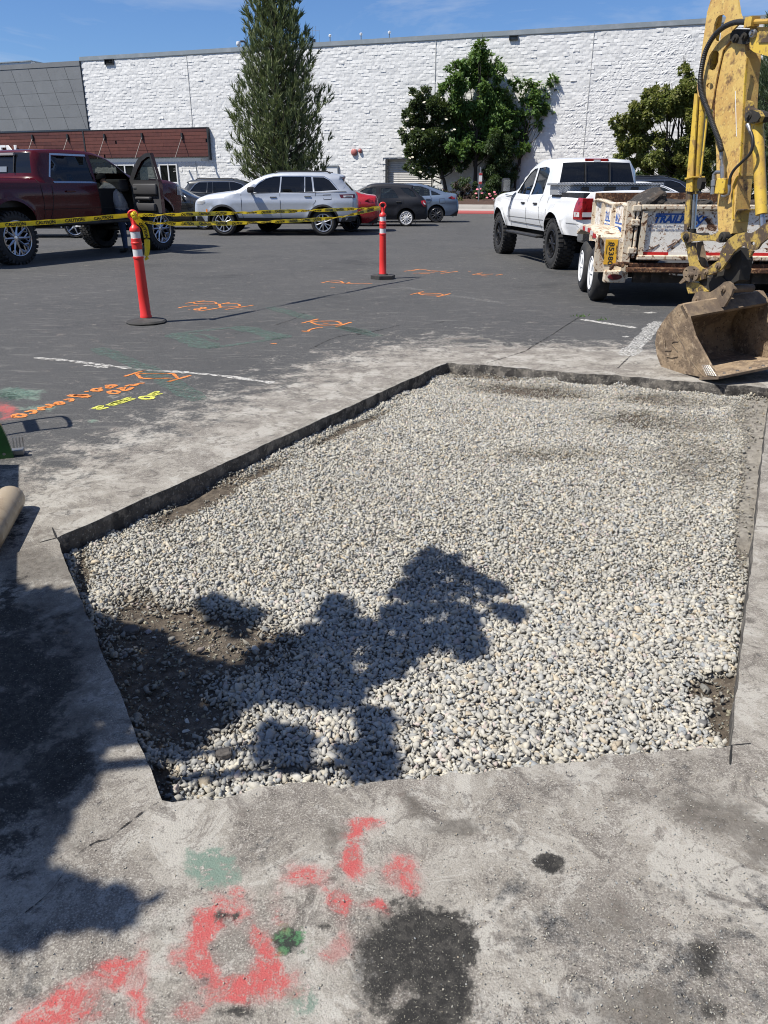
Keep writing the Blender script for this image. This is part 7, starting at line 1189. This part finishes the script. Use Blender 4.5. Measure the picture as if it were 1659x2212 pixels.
gp = G(*s5(200, 745)); pl_n = Vector((.35, -.94, 0)).normalized(); QG = lambda x, y: ONPLANE(*s5(x, y), gp, pl_n) + SI
MB().prism([QG(*p) for p in ((0, 262), (25, 310), (95, 455), (165, 640), (200, 742), (188, 748), (90, 560), (30, 470), (-60, 330), (-60, 240))], -pl_n * .03).build('guard_edge', M['mgreen'], SW)
MB().prism([QG(*p) for p in ((-60, 330), (30, 470), (90, 560), (188, 748), (95, 772), (0, 798), (-60, 812))], -pl_n * .025).build('blade_guard', M['mgreen'], SW); MB().disc(QG(60, 690) + pl_n * .004, .008, pl_n, 10).build('bolt', M['steel'], SW)
e0 = SUNBACK(G(41, 1003), .75); e1 = SUNBACK(G(36, 1290), .75); dx_ = Vector((-.75, -.05, 0))
MB().prism([e0 + SI, e1 + SI, e1 + dx_ + SI, e0 + dx_ + SI], (0, 0, -.55)).build('engine_cover', M['mgreen'], SW)
hh = .95; lp_ = [SUNBACK(G(x, y), hh) + SI for x, y in ((-60, 926), (0, 917.5), (60, 908), (120, 900), (137, 900), (147, 907), (151, 916), (148, 922), (130, 924), (60, 932), (0, 942), (-60, 952))]; MB().tube(smoothpath(lp_, 3), .013, 8).build('handle_bar', M['handle'], SW, 50)
cp = [SUNBACK(G(x, y), hh) + SI for x, y in ((54, 910), (77, 907), (87, 929), (64, 934))]; MB().prism(cp, (0, 0, -.03)).build('control_panel', M['handle'], SW)
for i in (0, 11): MB().tube([lp_[i], lp_[i] + Vector((-.3, -.3, -.4))], .015).build('handle_stem', M['handle'], SW)
for yy in (-.5, .35): w_ = wheel(SW, (-.15, yy, .11), 1, .11, .06, .06, 5, M['steel']); w_.rotation_euler = (0, 0, -pi / 2)
FK = empty('toothed_block', (0, 0, 0), 0, 'small grey steel block with three upright prongs beside the green saw', 'steel bracket'); f0 = G(26, 985); f1 = G(52, 983); fx_ = (f1 - f0).xy.to_3d(); fl = fx_.length; fx_.normalize(); fy_ = Vector((-fx_.y, fx_.x, 0)); FK.location = f0; R_ = Matrix((fx_, fy_, Vector((0, 0, 1)))).transposed()
MB().box(R_ @ Vector((fl / 2, .02, .016)), (fl, .05, .032), R_, bev=.004).build('block', M['steel'], FK)
for i in range(4): MB().prism([R_ @ Vector(q) for q in ((fl * (.06 + .27 * i), .045, .03), (fl * (.16 + .27 * i), .045, .03), (fl * (.13 + .27 * i), .06, .085), (fl * (.09 + .27 * i), .06, .085))], R_ @ Vector((0, .010, 0))).build('prong', M['steel'], FK)
c0 = G(22, 1079, .062); c1 = G(-60, 1215, .062); ax_v = (c1 - c0).normalized(); cy_ = empty('rounded_cylinder', (c0.x, c0.y, 0), 0, 'scuffed tan cylinder with a rounded end lying at the left edge', 'cylinder'); rp_ = [(.001, -.058)] + [(.062 * sin(t), -.062 * cos(t) * .95) for t in np.linspace(.25, pi / 2, 8)] + [(.062, .45), (.05, .47), (0, .47)]
MB().lathe(rp_, (0, 0, .062), (ax_v.x, ax_v.y, 0), 28).build('shell', M['tan'], cy_, 40); pw = G(0, 1160); o = MB().box((0, 0, .02), (.09, .05, .04), bev=.004).build('steel_tag', M['gmetal'], cy_); o.location = (pw.x - c0.x - .03, pw.y - c0.y, 0)
# ------------------------------------------------------------------ person leaning into the pickup
def person():
    f = Vector((-hd2.y, hd2.x, 0)) ; rt = Vector((hd2.x, hd2.y, 0)); b = G(281, 545); b.z = 0
    def p(fw, r_, z): return b + f * fw + rt * r_ + Vector((0, 0, z))
    V = [p(.06, 0, .86), p(.12, 0, 1.04), p(.24, 0, 1.24), p(.36, 0, 1.36), p(.44, 0, 1.41), p(.49, 0, 1.43), p(.55, 0, 1.52),      # pelvis spine neck head 0-6
         p(.08, -.10, .84), p(.02, -.11, .48), p(.0, -.12, .10), p(.02, -.12, .045), p(.18, -.13, .035),      # left leg 7-11
         p(.08, .10, .84), p(-.04, .12, .48), p(-.09, .13, .10), p(-.07, .13, .045), p(.10, .14, .035),       # right leg 12-16
         p(.34, -.19, 1.32), p(.56, -.25, 1.18), p(.85, -.20, 1.20), p(.94, -.19, 1.19), p(.32, .19, 1.30), p(.50, .27, 1.14), p(.80, .22, 1.14), p(.90, .21, 1.13)]
    E2 = [(0, 1), (1, 2), (2, 3), (3, 4), (4, 5), (5, 6), (0, 7), (7, 8), (8, 9), (9, 10), (10, 11), (0, 12), (12, 13), (13, 14), (14, 15), (15, 16), (3, 17), (17, 18), (18, 19), (19, 20), (3, 21), (21, 22), (22, 23), (23, 24)]
    R = [.155, .155, .17, .12, .055, .075, .095, .105, .075, .052, .05, .04, .105, .075, .052, .05, .04, .082, .062, .045, .035, .082, .062, .045, .035]
    me = bpy.data.meshes.new('body'); me.from_pydata([tuple(v - b) for v in V], E2, []); o = bpy.data.objects.new('body', me); COL.objects.link(o)
    m_ = o.modifiers.new('skin', 'SKIN'); s2 = o.modifiers.new('sub', 'SUBSURF'); s2.levels = 2; s2.render_levels = 2
    for i, sv_ in enumerate(me.skin_vertices[0].data): sv_.radius = (R[i] * (1.12 if i < 4 else 1), R[i] * (.8 if i < 4 else 1)); sv_.use_root = (i == 0)
    dg = bpy.context.evaluated_depsgraph_get(); me2 = bpy.data.meshes.new_from_object(o.evaluated_get(dg)); bpy.data.objects.remove(o)
    root = empty('person', b, 0, 'person in dark cap, grey hooded top and jeans leaning into the red pickup', 'person'); ob_ = link('body', me2, [MAT('grey_hoodie', (.34, .34, .345), .9, layers=[(8, (.22, .22, .225), .5, .75)], bump=(14, .8, .03)), MAT('blue_jeans', (.030, .052, .11), .9, layers=[(7, (.045, .075, .14), .5, .75)], bump=(18, .5, .02)), MAT('dark_boot', (.014, .013, .012), .7), MAT('skin', (.42, .25, .18), .6)], root)
    for po in me2.polygons:
        z = po.center.z; fw = Vector(po.center).dot(f); po.use_smooth = True; po.material_index = 2 if z < .11 else (1 if z < .90 else (3 if z > 1.44 or fw > .86 else 0))
    hd_ = Vector(V[6] - b); cap = MB(); cap.lathe([(.104, -.02), (.108, .02), (.09, .075), (.05, .105), (0, .112)], hd_, (f.x * .2, f.y * .2, 1), 20); cap.prism([hd_ + f * .07 + rt * a + Vector((0, 0, .0)) for a in (-.07, .07)] + [hd_ + f * .19 + rt * a + Vector((0, 0, -.03)) for a in (.05, -.05)], (0, 0, .012)); cap.build('cap', MAT('dark_cap', (.012, .013, .018), .9), root, 50)
    MB().tube([hd_ - f * .11 + Vector((0, 0, -.16)) + rt * a for a in (-.10, 0, .10)], [.05, .07, .05], 10).build('hood', bpy.data.materials['grey_hoodie'], root, 60)
person()
# weeds in the cracks
mw = LEAFMAT('weed_green', (.06, .14, .03), (.12, .22, .05), .3)
for x, y, n, lab in ((1255, 684, 30, 'small green weed in the crack at the stall line end'), (1300, 692, 14, 'sparser weed in the crack under the trailer rear')):
    b = G(x, y); r_ = np.random.default_rng(x); P = np.array([b.x, b.y, 0]) + r_.normal(size=(n, 3)) * np.array([.04, .03, 0]); V, F = leaf_quads(P, r_.normal(size=(n, 3)) * .8 + np.array([0, 0, .8]), r_.normal(size=(n, 3)), r_.uniform(.02, .05, n), np.full(n, .010)); o = npmesh('weed', V, F, mw, attrs={'tint': np.repeat(r_.random(n), 4)}); tag(o, lab, 'weed', 'weeds in the asphalt')
# ------------------------------------------------------------------ tree beside the photographer, whose shade falls across the pit
def shade_tree():
    r_ = np.random.default_rng(5)
    c7 = lambda L_: [(x * .8713, 1106 + y * .8713) for x, y in L_]; c8 = lambda L_: [(829.5 + x * .8713, 1106 + y * .8713) for x, y in L_]
    polys = [([(-140, 1235), (0, 1258), (60, 1290), (150, 1285), (187, 1318), (215, 1400), (232, 1480), (250, 1545), (228, 1590), (200, 1637), (157, 1707), (105, 1777), (78, 1829), (20, 1860), (-140, 1880)], 1.0),
        (c7([(200, 250), (260, 240), (330, 262), (390, 300), (430, 322), (500, 338), (560, 333), (590, 300), (640, 268), (700, 272), (760, 246), (830, 238), (880, 240), (930, 215)]) + c8([(0, 180), (55, 100), (110, 55), (140, 92), (200, 122), (250, 152), (296, 208), (232, 216), (175, 228), (205, 285), (178, 312), (105, 262), (50, 300), (0, 345)]) + c7([(900, 355), (830, 408), (740, 425), (680, 388), (600, 398), (520, 440), (450, 468), (410, 515), (380, 555), (330, 500), (290, 420)]), .95)]
    blobs = [(575, 1566, 46, 32), (768, 1606, 52, 40), (775, 1530, 16, 26), (690, 1285, 24, 22), (470, 1295, 40, 12), (430, 1268, 22, 8), (110, 1940, 80, 36), (210, 1960, 60, 20), (30, 1980, 80, 50), (20, 1900, 80, 45), (150, 1600, 50, 50)]
    holes = [(420, 1372, 50, 16), (60, 1215, 60, 20), (500, 1450, 20, 10), (620, 1430, 26, 8), (860, 1345, 22, 10), (950, 1250, 14, 8), (760, 1400, 26, 8)]
    pts_ = []
    for poly, dens in polys:
        po = np.array(poly, float); n = 26000; c = np.stack([r_.uniform(po[:, 0].min(), po[:, 0].max(), n), r_.uniform(po[:, 1].min(), po[:, 1].max(), n)], 1); c = c[inside(c, po)]; sg_ = segdist(c, po); c = c[(sg_ > 12) & (vnoise(c[:, 0] * .035, c[:, 1] * .05, 71, 3) + sg_ * .004 > (.0 if dens == 1 else .50))]; pts_.append(c[: int(9000 * dens)])
    for x, y, a, b in blobs: pts_.append(np.stack([x + r_.normal(size=420) * a * .42, y + r_.normal(size=420) * b * .42], 1)); edges_ = [(x + a * cos(t), y + b * sin(t)) for t in np.linspace(0, 2 * pi, 9)[:-1]]; pts_ += [np.stack([ex + r_.normal(size=46) * r_.uniform(3, 11) + r_.normal() * 9, ey + r_.normal(size=46) * r_.uniform(2, 6) + r_.normal() * 6], 1) for ex, ey in edges_ if r_.random() < .75]
    for poly, dens in polys:                                       # sprigs along the edge of the shade
        for (ax_2, ay), (bx, by) in zip(poly, poly[1:] + poly[:1]):
            ln = math.hypot(bx - ax_2, by - ay)
            for q in range(int(ln / 14)):
                t = r_.random(); a_ = r_.uniform(0, 2 * pi); m_ = 60; sx = r_.uniform(4, 11); sy = r_.uniform(2.5, 5); d1 = r_.normal(size=m_) * sx; d2 = r_.normal(size=m_) * sy; o1 = r_.normal() * 7; pts_.append(np.stack([ax_2 + (bx - ax_2) * t + o1 + d1 * cos(a_) - d2 * sin(a_), ay + (by - ay) * t + o1 * .5 + (d1 * sin(a_) + d2 * cos(a_)) * .7], 1))
    c = np.concatenate(pts_); keep = np.ones(len(c), bool)
    for x, y, a, b in holes: keep &= (((c[:, 0] - x) / a) ** 2 + ((c[:, 1] - y) / b) ** 2) > r_.uniform(.7, 1.3, len(c))
    c = c[keep & (c[:, 1] < 2100)]; c = c[(vnoise(c[:, 0] * .055, c[:, 1] * .075, 77, 2) > .36) | (c[:, 0] < 180)]; g = np.array([G(x, y) for x, y in c]); h = r_.uniform(1.95, 2.55, len(g)) ; t = h / -SDIR[2]; P = g - SDIR[None] * t[:, None]
    root = empty('shade_tree', (-4.6, .2, 0), 0, 'broadleaf tree left of the photographer casting the leafy shade', 'tree'); b = np.array([-4.6, .2, 0]); nm = -SDIR[None] + r_.normal(size=P.shape) * .35; ax = r_.normal(size=P.shape) * np.array([1, 1, .4]); L_ = r_.uniform(.028, .055, len(P)); V, F = leaf_quads(P - b, ax, nm, L_, L_ * .65); npmesh('crown', V, F, ml, root, attrs={'tint': np.repeat(r_.random(len(P)), 4)})
    mb = MB(); mb.tube([(0, 0, -.1), (.05, .05, .9), (.3, .3, 1.6), (.9, .5, 2.1), (1.9, .7, 2.3)], [.2, .16, .13, .09, .05], 10)
    for x, y in ((400, 1420), (700, 1390), (930, 1290), (1040, 1290), (600, 1560), (780, 1600), (100, 1500), (60, 1900), (200, 1700)): e = G(x, y); e = Vector(np.array(e) - SDIR * (2.25 / -SDIR[2]) - b); s0 = Vector((.9, .5, 2.1)); mb.tube([s0, (s0 + e) / 2 + Vector((0, 0, .15)), e], [.05, .03, .01], 6)
    mb.build('trunk', M['bark'], root, 60)
shade_tree()
